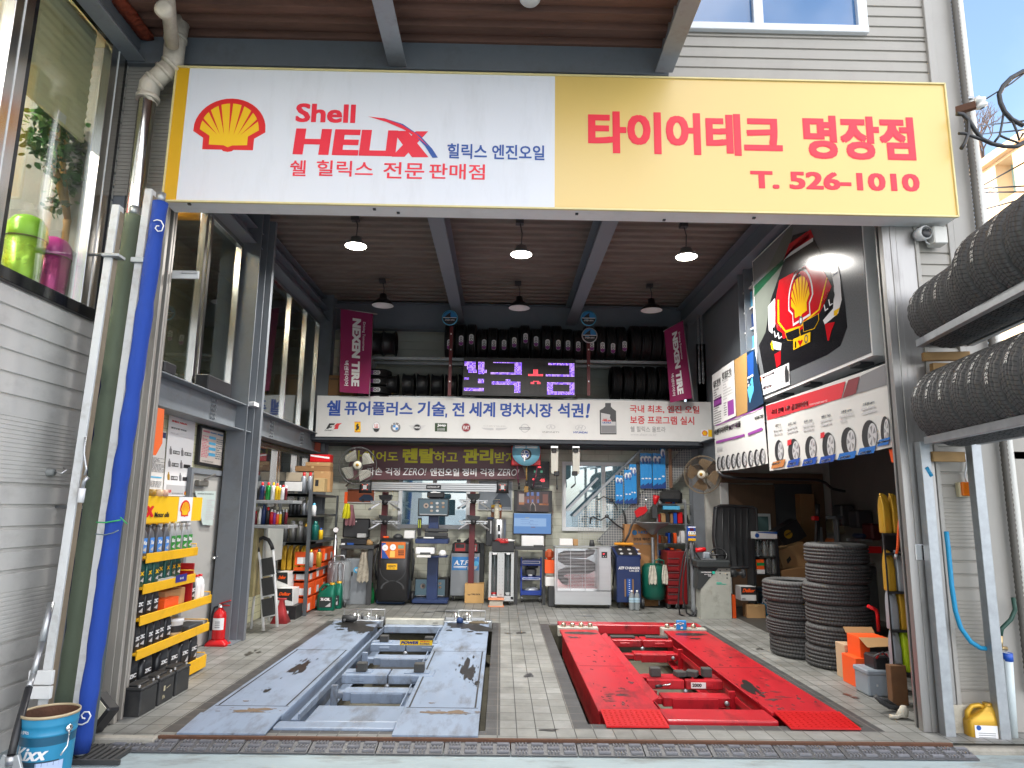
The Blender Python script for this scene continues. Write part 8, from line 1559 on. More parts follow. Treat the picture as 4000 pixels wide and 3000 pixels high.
def jug_proto(name,w,d,h,body,cap,labm,text=None):
    t = thing(name,'x','oil jug'); a,b = w/2,d/2; m = MB(body); m.loft([(0,0,0,a*.95,b*.95),(.012,0,0,a,b),(h*.56,0,0,a,b),(h*.66,a*.1,0,a*.88,b*.95),(h*.82,a*.42,0,a*.5,b*.7),(h*.9,a*.55,0,a*.3,b*.45),(h*.94,a*.55,0,a*.26,b*.4)],5,20); m.obj('body',t,local=True)
    m = MB(body); m.tube([(a*.35,0,h*.86),(a*.0,0,h*.93),(-a*.45,0,h*.9),(-a*.78,0,h*.76),(-a*.82,0,h*.55)],[b*.3,b*.28,b*.28,b*.3,b*.34],10); m.obj('handle',t,local=True)
    m = MB(cap); m.lathe([(a*.3,h*.93),(a*.3,h),(0,h)],(a*.55,0,0),14); m.obj('cap',t,local=True)
    m = MB(labm); P = Plane((0,-b-.0005,0),(1,0,0),(0,0,1)); m.pp(P,[(-a*.7,h*.12),(a*.75,h*.12),(a*.75,h*.5),(-a*.7,h*.5)],.001)
    if text: m.m(swhite); m.text(P,text,-a*.55,h*.36,a*.55,h*.47,.002,.06); m.m(slgrey); m.pp(P,[(0,h*.15),(a*.6,h*.15),(a*.6,h*.3)],.002)
    if labm is swhite:
        m.m(sgrey); [m.pp(P,[(-a*.5,h*(.16+k*.05)),(a*.6,h*(.16+k*.05)),(a*.6,h*(.175+k*.05)),(-a*.5,h*(.175+k*.05))],.002) for k in range(4)]; m.m(orange); m.pp(P,[(a*.45,h*.12),(a*.75,h*.12),(a*.75,h*.2)],.0025); m.m(sblue); m.disc(P,-a*.45,h*.44,a*.16,.0025,12)
    m.obj('label',t,local=True); return Proto(t)
dkb_ = M('bottle_black',(.022,.024,.028),.3,0,.1); dlab = M('label_black',(.012,.012,.014),.4)
ZB = bottle_proto('oil_bottle',.11,.07,.25,dkb_,dkb_,dlab,'ZIC'); ZJ = jug_proto('oil_jug',.2,.12,.32,dkb_,dkb_,dlab,'ZIC')
BB = bottle_proto('oil_bottle',.095,.065,.26,M('bottle_grey',(.1,.1,.11),.3),dkb_,M('label_blue','4a8ad8',.4),'Xe'); GB = bottle_proto('oil_bottle',.1,.065,.26,M('bottle_silver_grey','9a9c9c',.3,.1),slgrey,M('label_green','2c8a34',.4),'Kixx')
TB = bottle_proto('oil_bottle',.1,.065,.25,M('bottle_teal','1c5c54',.3),teal,M('label_teal','16463f',.4),'X',shyel); WBt = bottle_proto('oil_bottle',.1,.07,.24,white,red_pl,swhite)
# yellow display rack on the left wall
RX0,RX1,RY0,RY1 = -3.42,-2.96,5.98,7.4; rz = R_(90)
t = thing('oil_display_rack','yellow shelved oil display rack with a yellow header by the left jamb','display rack',(-3.2,6.7,0)); SH = (.10,.42,.69,.94,1.19)
for k,z in enumerate(SH):
    ye = RY1 if k < 3 else 6.97; m = MB(yellow); m.box(RX0,RX1,RY0,ye,z-.015,z,.002); m.box(RX1,RX1+.012,RY0,ye,z-.05 if k else .02,z+.03 if k else .14,.003)
    m.tube([(RX1,ye-.02,z),(RX1,ye-.02,z+.06),(RX1-.3,ye-.02,z+.06)],.005,6); m.obj('shelf',t)
m = MB(yellow)
for y in (RY0+.02,RY1-.03): m.box(RX0,RX0+.03,y-.015,y+.015,0,1.7)
m.box(RX0,RX0+.01,RY0,RY1-.1,.1,1.45); m.obj('frame',t); Ph = PL(-3.1); a,b = Ph.uv(R3(1160,905)),Ph.uv(R3(1625,1105)); m = MB(shyel); m.slab(Ph,a[0]-.25,b[0],b[1],a[1],-.05,0); o = m.obj('header',t)
m = MB(swhite); w1,w2 = Ph.uv(R3(1452,910)),Ph.uv(R3(1545,1102)); m.pp(Ph,[(w1[0],b[1]),(w2[0],b[1]),(w2[0],a[1]),(w1[0],a[1])]); (c,d),(e,f_) = Ph.uv(R3(1462,940)),Ph.uv(R3(1532,1075)); shell(m,Ph,c,f_,e,d,.004); m.m(shred); m.tx(Ph,'HELIX',(R3(1030,985)),R3(1238,1080),.004,.07); m.m(sblack); m.tx(Ph,'Motor oils',R3(1252,1038),R3(1365,1078),.004,.03); m.obj('lettering',o)
m = MB(M('price_tag_blue','2a2c80')); P = PL(RX1+.013); m.rect(P,R4(1425,100),R4(1510,140)); m.m(swhite); m.tx(P,'행사상품',R4(1455,114),R4(1485,128),.003); m.solo('price_tag','dark blue price tag clipped to the teal bottle shelf edge','price tag')
def row(pr,ys_,z,lab,grp,x=-3.04,sc=1,back=0):
    for k,y in enumerate(ys_):
        pr.put((x+random.uniform(-.008,.008),y,z+.001),rz=rz+random.uniform(-.06,.06),label=lab % ORD[k],group=grp,scale=sc)
        for j in range(back): pr.put((x-.1*(j+1),y+.01,z+.001),rz=rz,label='rear bottle behind '+(lab % ORD[k]).replace('on the ',''),group=grp+' behind',scale=sc)
rg = lambda a,b,n: [a+(b-a)*i/(n-1) for i in range(n)]
row(BB,rg(6.05,6.42,4),SH[4],'black bottle with blue label on the top yellow shelf, %s','blue label bottles',back=1); row(GB,rg(6.55,6.92,4),SH[4],'silver bottle with green label on the top yellow shelf, %s','green label bottles',back=1)
row(TB,rg(6.06,6.3,3),SH[3],'teal bottle near the front of the second yellow shelf, %s','teal bottles',sc=1.0); row(TB,rg(6.42,6.9,5),SH[3],'teal bottle at the far end of the second yellow shelf, %s','teal bottles at the far end',x=-3.12)
row(ZB,rg(6.08,6.32,3),SH[2],'black oil bottle on the middle yellow shelf, %s','black bottles on the middle shelf',back=1); row(ZB,rg(6.06,6.62,6),SH[1],'black oil bottle on the second lowest yellow shelf, %s','black bottles on the second lowest shelf',sc=.98); row(ZJ,(6.06,6.28,6.6,6.8,7.0,7.2),SH[0],'large black oil jug on the lowest yellow shelf, %s','large black jugs',x=-3.06)
ZB.put((-3.06,7.12,SH[2]),rz=rz,label='single black oil bottle between the red sheet and white bottles'); row(WBt,(7.22,7.31),SH[2],'white bottle with red cap on the yellow rack end, %s','white bottles with red caps')
def wbox(name,lab,cat,x0,x1,y0,y1,z0,z1,mat,b=.004): m = MB(mat); m.box(x0,x1,y0,y1,z0,z1,b); return m.solo(name,lab,cat)
wbox('orange_carton','flat orange carton on the middle yellow shelf','box',-3.12,-2.98,6.45,6.72,.691,.79,orange); wbox('cardboard_box','open cardboard box on the middle yellow shelf behind the orange carton','box',-3.3,-3.05,6.6,7.0,.691,.84,card); wbox('red_sheet','dark red sheet standing on the middle yellow shelf','sheet',-3.28,-3.0,7.03,7.05,.691,1.06,M('dark_red_sheet','a01824',.4))
m = MB(white); m.lathe([(0,0),(.07,0),(.08,.12),(.085,.125),(.085,.15),(0,.15)],(-3.06,6.85,SH[1]+.001),24); m.m(sblack); m.lathe([(.0765,.03),(.0795,.09)],(-3.06,6.85,SH[1]+.001),24); m.solo('white_tub','white tub with a black label on the second lowest yellow shelf','tub')
wbox('notebooks','dark notebooks stacked on the second lowest yellow shelf','books',-3.15,-2.98,7.0,7.32,.421,.47,M('dark_book',(.05,.06,.07),.5)); wbox('paper_stack','stack of white leaflets on the second yellow shelf','paper',-3.1,-2.97,6.38,6.75,.941,.96,swhite)
for k,(px,lab) in enumerate(((1215,'yellow brown'),(1272,'pale'),(1315,'pale pink'))): p = at(*R3(px,900),x=-3.13); m = MB(M('tape_%d' % k,('a8822c','d8b48c','d0a890')[k],.4)); m.lathe([(.03,0),(.05,0),(.05,.06),(.03,.06)],(-3.13,p.y,Ph.uv(R3(1160,905))[1]+.0),20,close=True); m.solo('tape_roll','%s tape roll on top of the yellow header' % lab,'tape roll')
# three car batteries on the floor
for k,(y,lab) in enumerate(((5.9,'nearest black car battery on the floor before the yellow rack'),(6.2,'middle black car battery with white marks before the yellow rack'),(6.5,'furthest black car battery before the yellow rack'))):
    t = thing('car_battery',lab,'battery',(-2.86,y,0)); m = MB(M('battery_black',(.025,.026,.028),.45,0,.2,dirt='5a5852',damt=.35)); m.box(-2.95,-2.78,y-.13,y+.13,0,.19,.006); m.obj('case',t); m = MB(_M['battery_black']); m.box(-2.955,-2.775,y-.135,y+.135,.19,.215,.008); m.box(-2.9,-2.83,y-.1,y+.1,.215,.23,.006); m.obj('lid',t); m = MB(M('lead_grey',(.3,.3,.3),.5,.6)); m.lathe([(.012,0),(.01,.02),(0,.02)],(-2.81,y-.11,.213),10); m.lathe([(.012,0),(.01,.02),(0,.02)],(-2.81,y+.11,.213),10); m.obj('terminal',t)
    if k == 1: m = MB(M('pale_mark','b4ac90')); P = PL(-2.779); m.text(P,'Pb',y-.07,.04,y-.03,.07,.002,.02); m.pp(P,[(y-.06,.1),(y-.03,.1),(y-.03,.14),(y-.06,.14)]); m.pp(P,[(y-.01,.11),(y+.06,.12),(y+.06,.126),(y-.01,.116)]); m.obj('mark',t)
# fire extinguisher
e = at(850,2520,z=0); t = thing('fire_extinguisher','red fire extinguisher on a red stand by the left column','fire extinguisher',(e.x,e.y,0)); t.scale = (.82,)*3; m = MB(M('extinguisher_red','c81a1e',.25,0,.05)); m.lathe([(0,.07),(.085,.07),(.09,.1),(.09,.4),(.08,.45),(.035,.5),(.03,.53),(0,.53)],(e.x,e.y,0),28); m.obj('cylinder',t); m = MB(red_pl); m.loft([(0,0,0,.16,.12),(.03,0,0,.15,.11),(.08,0,0,.1,.09)],8,20,(e.x,e.y,0)); m.obj('stand',t); m = MB(red_pl); m.bar((e.x-.02,e.y,.57),(e.x+.14,e.y-.02,.62),.03,.012); m.bar((e.x-.02,e.y,.55),(e.x+.13,e.y-.02,.55),.025,.012); m.obj('lever',t); m = MB(black); m.tube([(e.x,e.y,.54),(e.x-.09,e.y,.52),(e.x-.12,e.y,.4),(e.x-.115,e.y,.2)],.013,8); m.obj('hose',t); m = MB(chrome); m.lathe([(.035,0),(.035,.05),(0,.05)],(e.x,e.y,.52),12); m.obj('valve',t); m = MB(swhite); rfx = lambda z: .0915; wraptext(m,swhite,'',-70,60,.22,.38,.0912,rect=True,o=(e.x,e.y,0)); m.m(sgrey)
for k in range(4): wraptext(m,sgrey,'',-20,25,.25+k*.025,.26+k*.025,.0918,rect=True,o=(e.x,e.y,0))
m.obj('label',t)
# folded step ladder
t = thing('step_ladder','folded white step ladder with three black treads and a black grip loop','step ladder',(-3.08,9.5,0)); Yl = 9.45; m = MB(white_pt); L6 = lambda *ps: tz(R6,ps,Yl)
m.tube(L6((405,1655),(390,1350),(375,1090),(365,985)),.02,10); m.tube(L6((285,1690),(270,1350),(260,1100),(240,1005)),.02,10); m.tube([PT(R6,*q_,Yl+.25) for q_ in ((175,1690),(205,1400),(232,1090))],.018,8); m.tube([PT(R6,*q_,Yl+.25) for q_ in ((330,1600),(350,1300),(365,1090))],.018,8)
for y in (1220,1400,1575): m.tube(L6((275,y),(395,y-25)),.012,8)
m.obj('frame',t); m = MB(black); m.tube(L6((240,1010),(228,950),(245,900),(285,885),(330,905),(355,950),(366,990)),.026,10); m.obj('grip',t)
for y in (1070,1240,1420): m = MB(M('tread_black',(.03,.03,.03),.7,0,.2,30,bump=.4)); P = PY(Yl-.03); m.prism(P,[P.uv(R6(*q_)) for q_ in ((268,y),(362,y-18),(382,y+128),(282,y+150))],-.02,.01); m.obj('tread',t)
# dark metal shelving in the back left corner
t = thing('steel_shelving','dark steel shelving in the back left corner packed with bottles and cans','shelving',(-3.0,11.2,0)); m = MB(M('dark_shelf_grey','4e5256',.45,0,.1)); YS = 10.85; lv = []
for y,y2 in ((502,515),(688,700),(925,945),(1175,1195)): p,q = PT(R6,440,y,YS),PT(R6,672,y2,YS); m.box(-3.42,q.x,YS,YS+.45,p.z-.04,p.z,.003); m.box(q.x-.35,q.x,YS,12.7,p.z-.04,p.z,.003); lv.append(p.z)
p = PT(R6,690,480,YS); q = PT(R6,620,1570,YS); m.bar((q.x+.04,YS-.03,0),(p.x+.02,YS-.03,lv[0]+.05),.05,.05,.003); m.box(q.x,q.x+.03,12.6,12.65,0,lv[0]); m.box(-3.42,-3.38,YS,YS+.03,0,lv[0]); m.obj('frame',t)
def cans(specs,Z,y,dy=.0): 
    for x,y0,y1,w_,mat,capm,lab in specs:
        p,q = PT(Z,x,y0,y),PT(Z,x,y1,y); h = p.z-q.z; r = w_*.452*y/2700/2; t = thing('spray_can' if h/r > 4.4 else 'oil_bottle',lab,'can',(p.x,y,q.z)); m = MB(mat); m.lathe([(0,0),(r,0),(r,h*.72),(r*.8,h*.8),(r*.5,h*.82)],(p.x,y,q.z),14); m.obj('body',t); m = MB(capm); m.lathe([(r*.55,h*.8),(r*.55,h*.97),(0,h)],(p.x,y,q.z),10); m.obj('cap',t)
YC = 9.3; gm2 = M('can_green','1e8a3c',.25,.4); ym2 = M('can_yellow','e0b818',.3); wine = M('can_wine','6a1020',.3)
m = MB(M('grey_wall_shelf','8d9092',.45)); 
for y,x1 in ((560,545),(775,505)): p,q = PT(R6,165,y,YC-.1),PT(R6,x1,y,YC-.1); m.box(p.x-.05,q.x,YC-.12,YC+.3,p.z-.04,p.z,.003)
m.solo('wall_shelf','grey two tier wall shelf of spray cans behind the left column','shelf')
cans([(x,y0,y1,w_,a,b,'small %s on the upper grey wall shelf, %s' % (l,ORD[k])) for k,(x,y0,y1,w_,a,b,l) in enumerate(((195,440,558,28,black,black,'black can'),(225,430,558,28,black,red_pl,'black can with red cap'),(255,435,558,26,black,dark,'black can'),(280,405,558,40,navy,red_pl,'navy can with red cap'),(333,405,558,42,gm2,red_pl,'green can with red cap'),(376,408,558,34,white,ym2,'white can with yellow cap'),(408,415,558,32,ym2,orange,'yellow can'),(432,430,558,26,ym2,white,'yellow can with white cap'),(458,428,558,34,white,red_pl,'white can with red cap'),(485,435,558,22,wine,white,'dark can')))],R6,YC)
cans([(x,y0,772,w_,a,b,'small %s on the lower grey wall shelf, %s' % (l,ORD[k])) for k,(x,y0,w_,a,b,l) in enumerate(((182,655,34,wine,red_pl,'wine red can'),(222,655,34,wine,red_pl,'wine red can'),(262,630,30,white,white,'white can'),(295,600,40,navy,navy,'navy can'),(330,620,36,black,red_pl,'black can'),(362,640,34,red_pl,white,'red can'),(388,645,28,spurple,white,'purple can'),(412,660,30,orange,white,'orange can'),(436,660,28,ym2,white,'yellow can'),(462,640,26,black,slgrey,'black can'),(486,640,26,wine,slgrey,'dark can')))],R6,YC)
S6 = YS+.12
cans([(x,y0,y1,w_,a,b,'%s in the dark corner shelving, %s' % (l,ORD[k])) for k,(x,y0,y1,w_,a,b,l) in enumerate(((640,318,502,46,silver,red_pl,'tall spray can'),(694,318,502,44,silver,red_pl,'tall grey spray can'),(528,565,688,34,dkb_,red_pl,'black bottle'),(562,565,688,34,dkb_,red_pl,'black bottle'),(596,565,688,34,dkb_,red_pl,'black bottle'),(640,560,688,34,silver,dark,'grey bottle'),(676,560,688,34,silver,slgrey,'grey bottle'),(725,585,700,40,white,skyblue,'white bottle'),(478,780,925,48,dark,slgrey,'dark bottle'),(545,738,925,62,M('steel_bottle',(.2,.2,.2),.35,.6),slgrey,'large steel coloured bottle'),(608,738,925,62,_M['steel_bottle'],slgrey,'large steel coloured bottle'),(655,760,925,40,dark,gold,'dark bottle'),(738,740,905,60,teal,teal,'teal jug'),(785,800,900,36,ym2,sblue,'yellow bottle'),(770,980,1140,44,gold,dark,'gold can'),(700,985,1140,40,slgrey,gold,'grey can')))],R6,S6)
GJ = jug_proto('oil_jug',.13,.2,.36,gold,gold,gold); SJ = jug_proto('oil_jug',.13,.2,.36,silver,silver,silver)
for k,x in enumerate((452,502,558,616)): p = PT(R6,x,1172,S6); GJ.put((p.x,S6+.05,lv[3]+.001),label='gold oil jug in the dark corner shelving, %s of four' % ORD[k],group='gold jugs in the corner shelving',scale=(.58,.5,1.05))
for a,b,mt,lab,dp in (((470,402),(615,485),white_pt,'white carton with a square mark on top of the corner shelving',0),((482,320),(720,400),M('white_brown_carton','b8aa94',.7),'long pale carton behind the white one on the corner shelving',.3),((722,312),(855,492),card,'brown carton with red lettering on the corner shelving',.25),((720,370),(808,490),M('tan_carton','b49a6c',.7),'tan carton with a black print at the front of the corner shelving',.05),((560,265),(860,316),card_d,'flat brown carton lying on the corner shelving pile',.3),((650,232),(862,268),card,'shallow brown carton near the top of the corner pile',.32),((690,165),(860,232),red_pl,'red and white carton topping the corner pile',.34)):
    box_thing('cardboard_box' if mt in (card,card_d) else 'carton',lab,'box',R6,a,b,S6+dp-.05,.2,mt,(lambda m,P: (m.m(swhite),m.px(P,[R6(*q_) for q_ in ((692,168),(858,190),(855,205),(694,182))]))) if mt is red_pl else ((lambda m,P: (m.m(sblack),m.rect(P,R6(735,385),R6(760,440)))) if 'tan' in lab else None))
def dk2(a,b):
    return lambda m,P: (m.m(sblack),m.px(P,[R6(a[0],a[1]),R6(b[0],a[1]),R6(b[0],a[1]+(b[1]-a[1])*.75),R6(a[0],a[1]+(b[1]-a[1])*.5)]),m.m(orange),m.tx(P,'Delkor',R6(a[0]+12,a[1]+(b[1]-a[1])*.2),R6(b[0]-12,a[1]+(b[1]-a[1])*.42),.004,.06,.1))
YD = fy(R6,500,1590)
for a,b,y,lab in (((408,1325),(535,1475),YD,'lower black and white battery carton with orange lettering behind the step ladder'),((405,1185),(495,1325),YD+.15,'upper black and white battery carton with orange lettering behind the step ladder')): o = box_thing('battery_carton',lab,'box',R6,a,b,y,.3,white_pt,dk2(a,b)); m = MB(orange); p,q = PT(R6,b[0],a[1],y),PT(R6,b[0],b[1],y); m.box(p.x+.001,p.x+.005,y+.005,y+.3,q.z,p.z); m.obj('side_panel',o)
box_thing('battery_carton','black carton lowest of the battery pile behind the step ladder','box',R6,(410,1475),(560,1590),YD-.05,.35,black,lambda m,P: (m.m(ym2),m.rect(P,R6(420,1505),R6(460,1520)),m.m(swhite),m.rect(P,R6(420,1518),R6(500,1548))),z0=0)
rr = random.Random(21)
for r_ in range(4):
    for k in range(4): y = 10.95+k*.42; z = .03+r_*.23; x = -2.92+.02*rr.random(); t = thing('battery_carton','orange battery carton under the corner shelving, row %s, %s from front' % (('one','two','three','four')[r_],('first','second','third','last')[k]),'box',(x-.1,y+.2,z),group='orange battery cartons'); m = MB(orange); m.box(x-.24,x,y,y+.38,z,z+.2,.003); m.obj('carton',t); m = MB(swhite); m.box(x,x+.002,y+.03,y+.16,z+.02,z+.12); m.box(x-.2,x-.03,y-.002,y,z+.02,z+.12); m.obj('label',t)
YX = fy(R6,800,1518); XJ = jug_proto('oil_jug',.28,.16,.42,M('jug_green','0c6a54',.3,.3),gold,M('jug_label_black',(.02,.03,.03)),'X-OIL')
for k,(dx,dy) in enumerate(((0,0),(.06,.22))): p = PT(R6,815,1518,YX); XJ.put((p.x+dx,YX+.08+dy,0),label='green oil jug with a black label on the floor by the corner shelving, %s' % ('nearer','further')[k],group='green jugs on the floor')
t = thing('axle_stand','red axle stand on the floor behind the step ladder','axle stand',(PT(R6,435,1600,YD-.3).x,YD-.3,0)); m = MB(M('axle_red','a83034',.5)); m.loft([(0,0,0,.12,.12),(.18,0,0,.05,.05),(.3,0,0,.03,.03),(.31,0,0,.06,.03),(.33,0,0,.06,.03)],8,12,(PT(R6,435,1600,YD-.3).x,YD-.3,0)); m.obj('body',t)
t = thing('steel_locker','old beige steel locker behind the step ladder','locker',(-3.4,9.5,.5)); m = MB(M('locker_beige','9c9068',.5,0,.15,dirt='3a3424',damt=.5)); m.box(-3.47,-3.2,9.35,9.95,.45,1.35,.005); m.obj('body',t); m = MB(M('white_steel_board','a9aca8',.4,0,.1)); m.box(-3.2,-3.18,9.6,10.4,.85,1.5,.003); m.obj('door',t)
for a,b,y,lab,mt in (((235,1035),(270,1050),9.3,'dark cable camera speaker lying',dark),): pass
def spk(px0,px1,x,lab): p,q = at(*B4(*px0),x=x),at(*B4(*px1),x=x); wbox('speaker',lab,'speaker',x-.12,x+.02,min(p.y,q.y),max(p.y,q.y),2.862,max(p.z,q.z),black,.01)
spk((385,1218),(545,1360),-3.22,'black speaker box standing on the left steel beam'); spk((70,1120),(150,1190),-3.22,'small black speaker at the front end of the left steel beam'); p = at(*B4(715,1395),x=-3.2); wbox('white_adapter','white power adapter lying on the left steel beam','adapter',-3.22,-3.14,p.y-.1,p.y+.12,2.862,2.91,white)
m = MB(white_pt); p,q = at(*B4(112,490),y=5.98),at(*B4(328,500),y=5.98); m.box(p.x,q.x,5.97,5.99,q.z-.045,q.z+.03,.004); m.m(slgrey); m.box(p.x+.12,q.x-.01,5.955,5.97,q.z,q.z+.02); m.solo('wall_bracket','white slotted bracket arm fixed to the left jamb','bracket')
# ================================================================== right black shelf of jugs behind the right jamb
t = thing('jug_shelf','narrow black shelf of oil jugs behind the right jamb','shelf',(3.62,6.55,0)); YJ = 6.5; m = MB(M('shelf_black',(.022,.023,.026),.5)); zs = []
for y in (425,540,762,985,1230): z = PT(A1,1200,y,YJ).z; zs.append(z); m.prism(PZ(0),[(3.48,6.38),(3.9,6.38),(3.97,6.55),(3.565,6.55)],z-.02,z)
m.prism(PZ(0),[(3.482,6.382),(3.495,6.382),(3.575,6.548),(3.562,6.548)],.3,zs[0]-.02); m.prism(PZ(0),[(3.567,6.551),(3.97,6.551),(3.97,6.56),(3.567,6.56)],.3,zs[0]); m.obj('frame',t)
for pr,lv_,x,lab in ((GJ,0,3.52,'left gold jug on the top black shelf'),(GJ,0,3.64,'right gold jug on the top black shelf'),(GJ,2,3.55,'gold jug on the middle black shelf'),(SJ,2,3.67,'silver jug on the middle black shelf'),(SJ,3,3.56,'silver jug on the third black shelf'),(GJ,3,3.68,'gold jug on the third black shelf'),(SJ,4,3.56,'silver jug on the lowest black shelf')): pr.put((3.545+(x > 3.6)*.09,6.45,zs[lv_]),rz=R_(180),label=lab,scale=(.62,.5,1.0))
LJ = jug_proto('oil_jug',.16,.18,.36,M('lime_plastic','b8d41e',.35),_M['lime_plastic'],_M['lime_plastic']); LJ.put((3.64,6.44,zs[4]),rz=R_(180),scale=(.55,.5,1),label='fluorescent yellow jug on the lowest black shelf')
m = MB(orange); m.tube(tz(A1,((1228,340),(1222,400),(1218,500),(1210,550)),6.3),.012,8); m.m(galv); m.tube(tz(A1,((1210,550),(1206,580)),6.3),.018,8); m.solo('orange_hose','orange air hose end hanging before the black jug shelf','hose')
Yk = 6.95
OBX = box_thing('battery_carton','tall orange battery carton with open flaps on the floor right of the tyres','box',A1,(990,1040),(1165,1175),Yk,.25,orange,lambda m,P: (m.m(sblack),m.px(P,[A1(*q_) for q_ in ((1052,1060),(1165,1060),(1165,1120),(1052,1150))]),m.m(swhite),m.px(P,[A1(*q_) for q_ in ((1052,1150),(1165,1120),(1165,1174),(1052,1174))])))
m = MB(card); p,q = PT(A1,985,1040,Yk),PT(A1,1160,1010,Yk); m.poly([(p.x,Yk,p.z),(q.x,Yk,p.z),(q.x-.02,Yk-.1,p.z-.06),(p.x+.02,Yk-.12,p.z-.07)]); m.poly([(p.x,Yk+.25,p.z),(q.x,Yk+.25,p.z),(q.x,Yk+.3,p.z+.05),(p.x,Yk+.3,p.z+.05)]); m.obj('flap',OBX)
box_thing('battery_carton','lower orange and black battery carton on the floor right of the tyres','box',A1,(968,1165),(1100,1335),fy(A1,1000,1340),.28,orange,lambda m,P: (m.m(swhite),m.tx(P,'Delkor',A1(978,1198),A1(1014,1214),.003,.05,.1),m.m(sblack),m.rect(P,A1(1048,1180),A1(1098,1240))),z0=0)
box_thing('cardboard_box','tall plain tan carton on the floor against the taller tyre stack','box',A1,(903,1085),(985,1290),fy(A1,940,1292),.2,M('pale_tan_carton','bfa384',.75),z0=0)
Yt = fy(A1,1110,1392); t = thing('grey_tool_case','light grey tool case on the floor under the battery charger','tool case',(PT(A1,1105,1390,Yt).x,Yt+.15,0)); m = MB(M('case_light_grey','8a939c',.5)); B(m,A1,(1040,1250),(1170,1390),Yt,.25,.012,0); m.obj('body',t); m = MB(_M['case_light_grey']); B(m,A1,(1036,1235),(1174,1268),Yt-.01,.27,.01); m.obj('lid',t); m = MB(slgrey); B(m,A1,(1092,1318),(1104,1332),Yt-.006,.006); m.obj('latch',t)
t = thing('battery_charger','black battery charger with cables on the grey tool case','charger',PT(A1,1120,1248,Yt+.05)); m = MB(black); B(m,A1,(1078,1150),(1168,1245),Yt+.03,.2,.015); m.obj('body',t); m = MB(red_pl); m.tube(tz(A1,((1090,1165),(1110,1135),(1150,1140),(1160,1160)),Yt),.008,6); m.m(dark); m.tube(tz(A1,((1085,1180),(1080,1150),(1130,1128),(1165,1170)),Yt-.01),.009,6); m.obj('cable',t)
wbox('wood_block','brown timber offcut standing at the foot of the black jug shelf','timber',3.42,3.56,6.32,6.4,0,.33,M('raw_timber','6a4a30',.8,0,.3,6)); m = MB(dark); m.tube(tz(A1,((1085,1385),(1120,1420),(1170,1450),(1230,1460)),6.15),.02,8); m.tube(tz(A1,((1100,1400),(1150,1410),(1210,1450)),6.2),.016,8); m.solo('black_lever','black bent lever tools lying by the right jamb','tools'); m = MB(M('dirty_glove','c4beb0',.9)); m.loft([(0,0,0,.05,.04),(.05,.02,0,.04,.03),(.08,.02,0,.02,.02)],2,8,PT(A1,1240,1505,5.95)); m.tube(tz(A1,((1170,1505),(1210,1510),(1240,1500)),5.93),.015,6); m.solo('work_glove','dirty white work glove on the floor at the right jamb','glove')
m = MB(red_pl); m.tube(tz(A1,((1040,855),(1090,880),(1098,910),(1104,1005)),7.3),.018,8); m.solo('red_handle','red bent handle behind the taller tyre stack','trolley')  # a lone bent handle, with no trolley built under it
# ================================================================== outside right: tyre rack, jug, hose, fittings
axd = Vector((.155,.988,0)).normalized(); rk = thing('street_tyre_rack','galvanised two tier tyre rack along the right edge full of worn tyres','tyre rack',(3.78,5.0,G)); m = MB(galv); ang = math.atan2(-axd.x,axd.y)
ends = {}
for nm,q in (('upper',(3590,1342)),('lower',(3622,1722))):
    a = at(*q,y=5.45); b = a-axd*4; o = Vector((axd.y,-axd.x,0))*.38; m.bar(a,b,.05,.06,.003); m.bar(a+o,b+o,.05,.06,.003); m.bar(a,a+o,.05,.05); ends[nm] = (a,o)
m.obj('rail',rk)
for s in (0,1):
    for k in (0,1): a,o = ends['lower']; p = a+o*s-axd*(k*3.4-.1); m = MB(galv); zt = ends['upper'][0].z; m.box(p.x-.04,p.x+.04,p.y-.04,p.y+.04,G,(a.z if k == 0 else zt),.003); m.obj('post',rk)
m = MB(M('worn_timber','9a7a50',.8,0,.25,8)); a,o = ends['upper']; m.bar(a+Vector((.05,.05,-.1)),a+o*1.05+Vector((.0,.05,-.1)),.05,.07,.004); m.obj('timber_packing',rk); m = MB(_M['worn_timber']); m.bar(a+Vector((.12,.06,-.2)),a+Vector((.38,.06,-.2)),.05,.1,.004); m.obj('timber_packing',rk); m = MB(_M['worn_timber']); a,o = ends['lower']; m.bar(a+Vector((.06,.06,-.12)),a+Vector((.32,.06,-.12)),.05,.08,.004); m.obj('timber_packing',rk)
rr = random.Random(6)
for nm in ('upper','lower'):
    a,o = ends[nm]
    for k in range(11):
        r = .335 if (nm == 'upper' and k > 3) else (.29 if nm == 'upper' else .32); wdt = .205; c = a+o*.5-axd*(.14+k*.215); c.z = a.z+.03+math.sqrt(max(.01,r*r-.19*.19))-.02
        TY.put(c,rot=(0,rr.uniform(0,6),ang),label='worn tyre on the %s tier of the street rack, %s from the far end' % (nm,('first','second','third','fourth','fifth','sixth','seventh','eighth','ninth','tenth','last')[k]),group='worn tyres on the street rack',scale=(r/.33,1,r/.33))
        if k < 7:
            vs,fs = _gettext(('205 65 15','185 65 15','225 45 17','175 50 15','215 60 16','235 55 19','205 55 16')[k],.02); m = MB(chalk); nv = []
            for x,y in vs: t_ = R_(150+(-x)*38+rr.random()*0+(k % 3)*8+18); rad = r+.0035; n_ = Vector((-axd.y,axd.x,0)); nv.append(m.bm.verts.new(c+n_*(-math.cos(t_)*rad)+Vector((0,0,1))*(math.sin(t_)*rad)-axd*(y-.5)*.035))
            for f_ in fs: m.face([nv[i] for i in f_])
            m.solo('chalk_size','chalk figures on the %s street rack tier, %s tyre from the far end' % (nm,('first','second','third','fourth','fifth','sixth','seventh')[k]),'chalk mark','chalk figures on the street tyres')
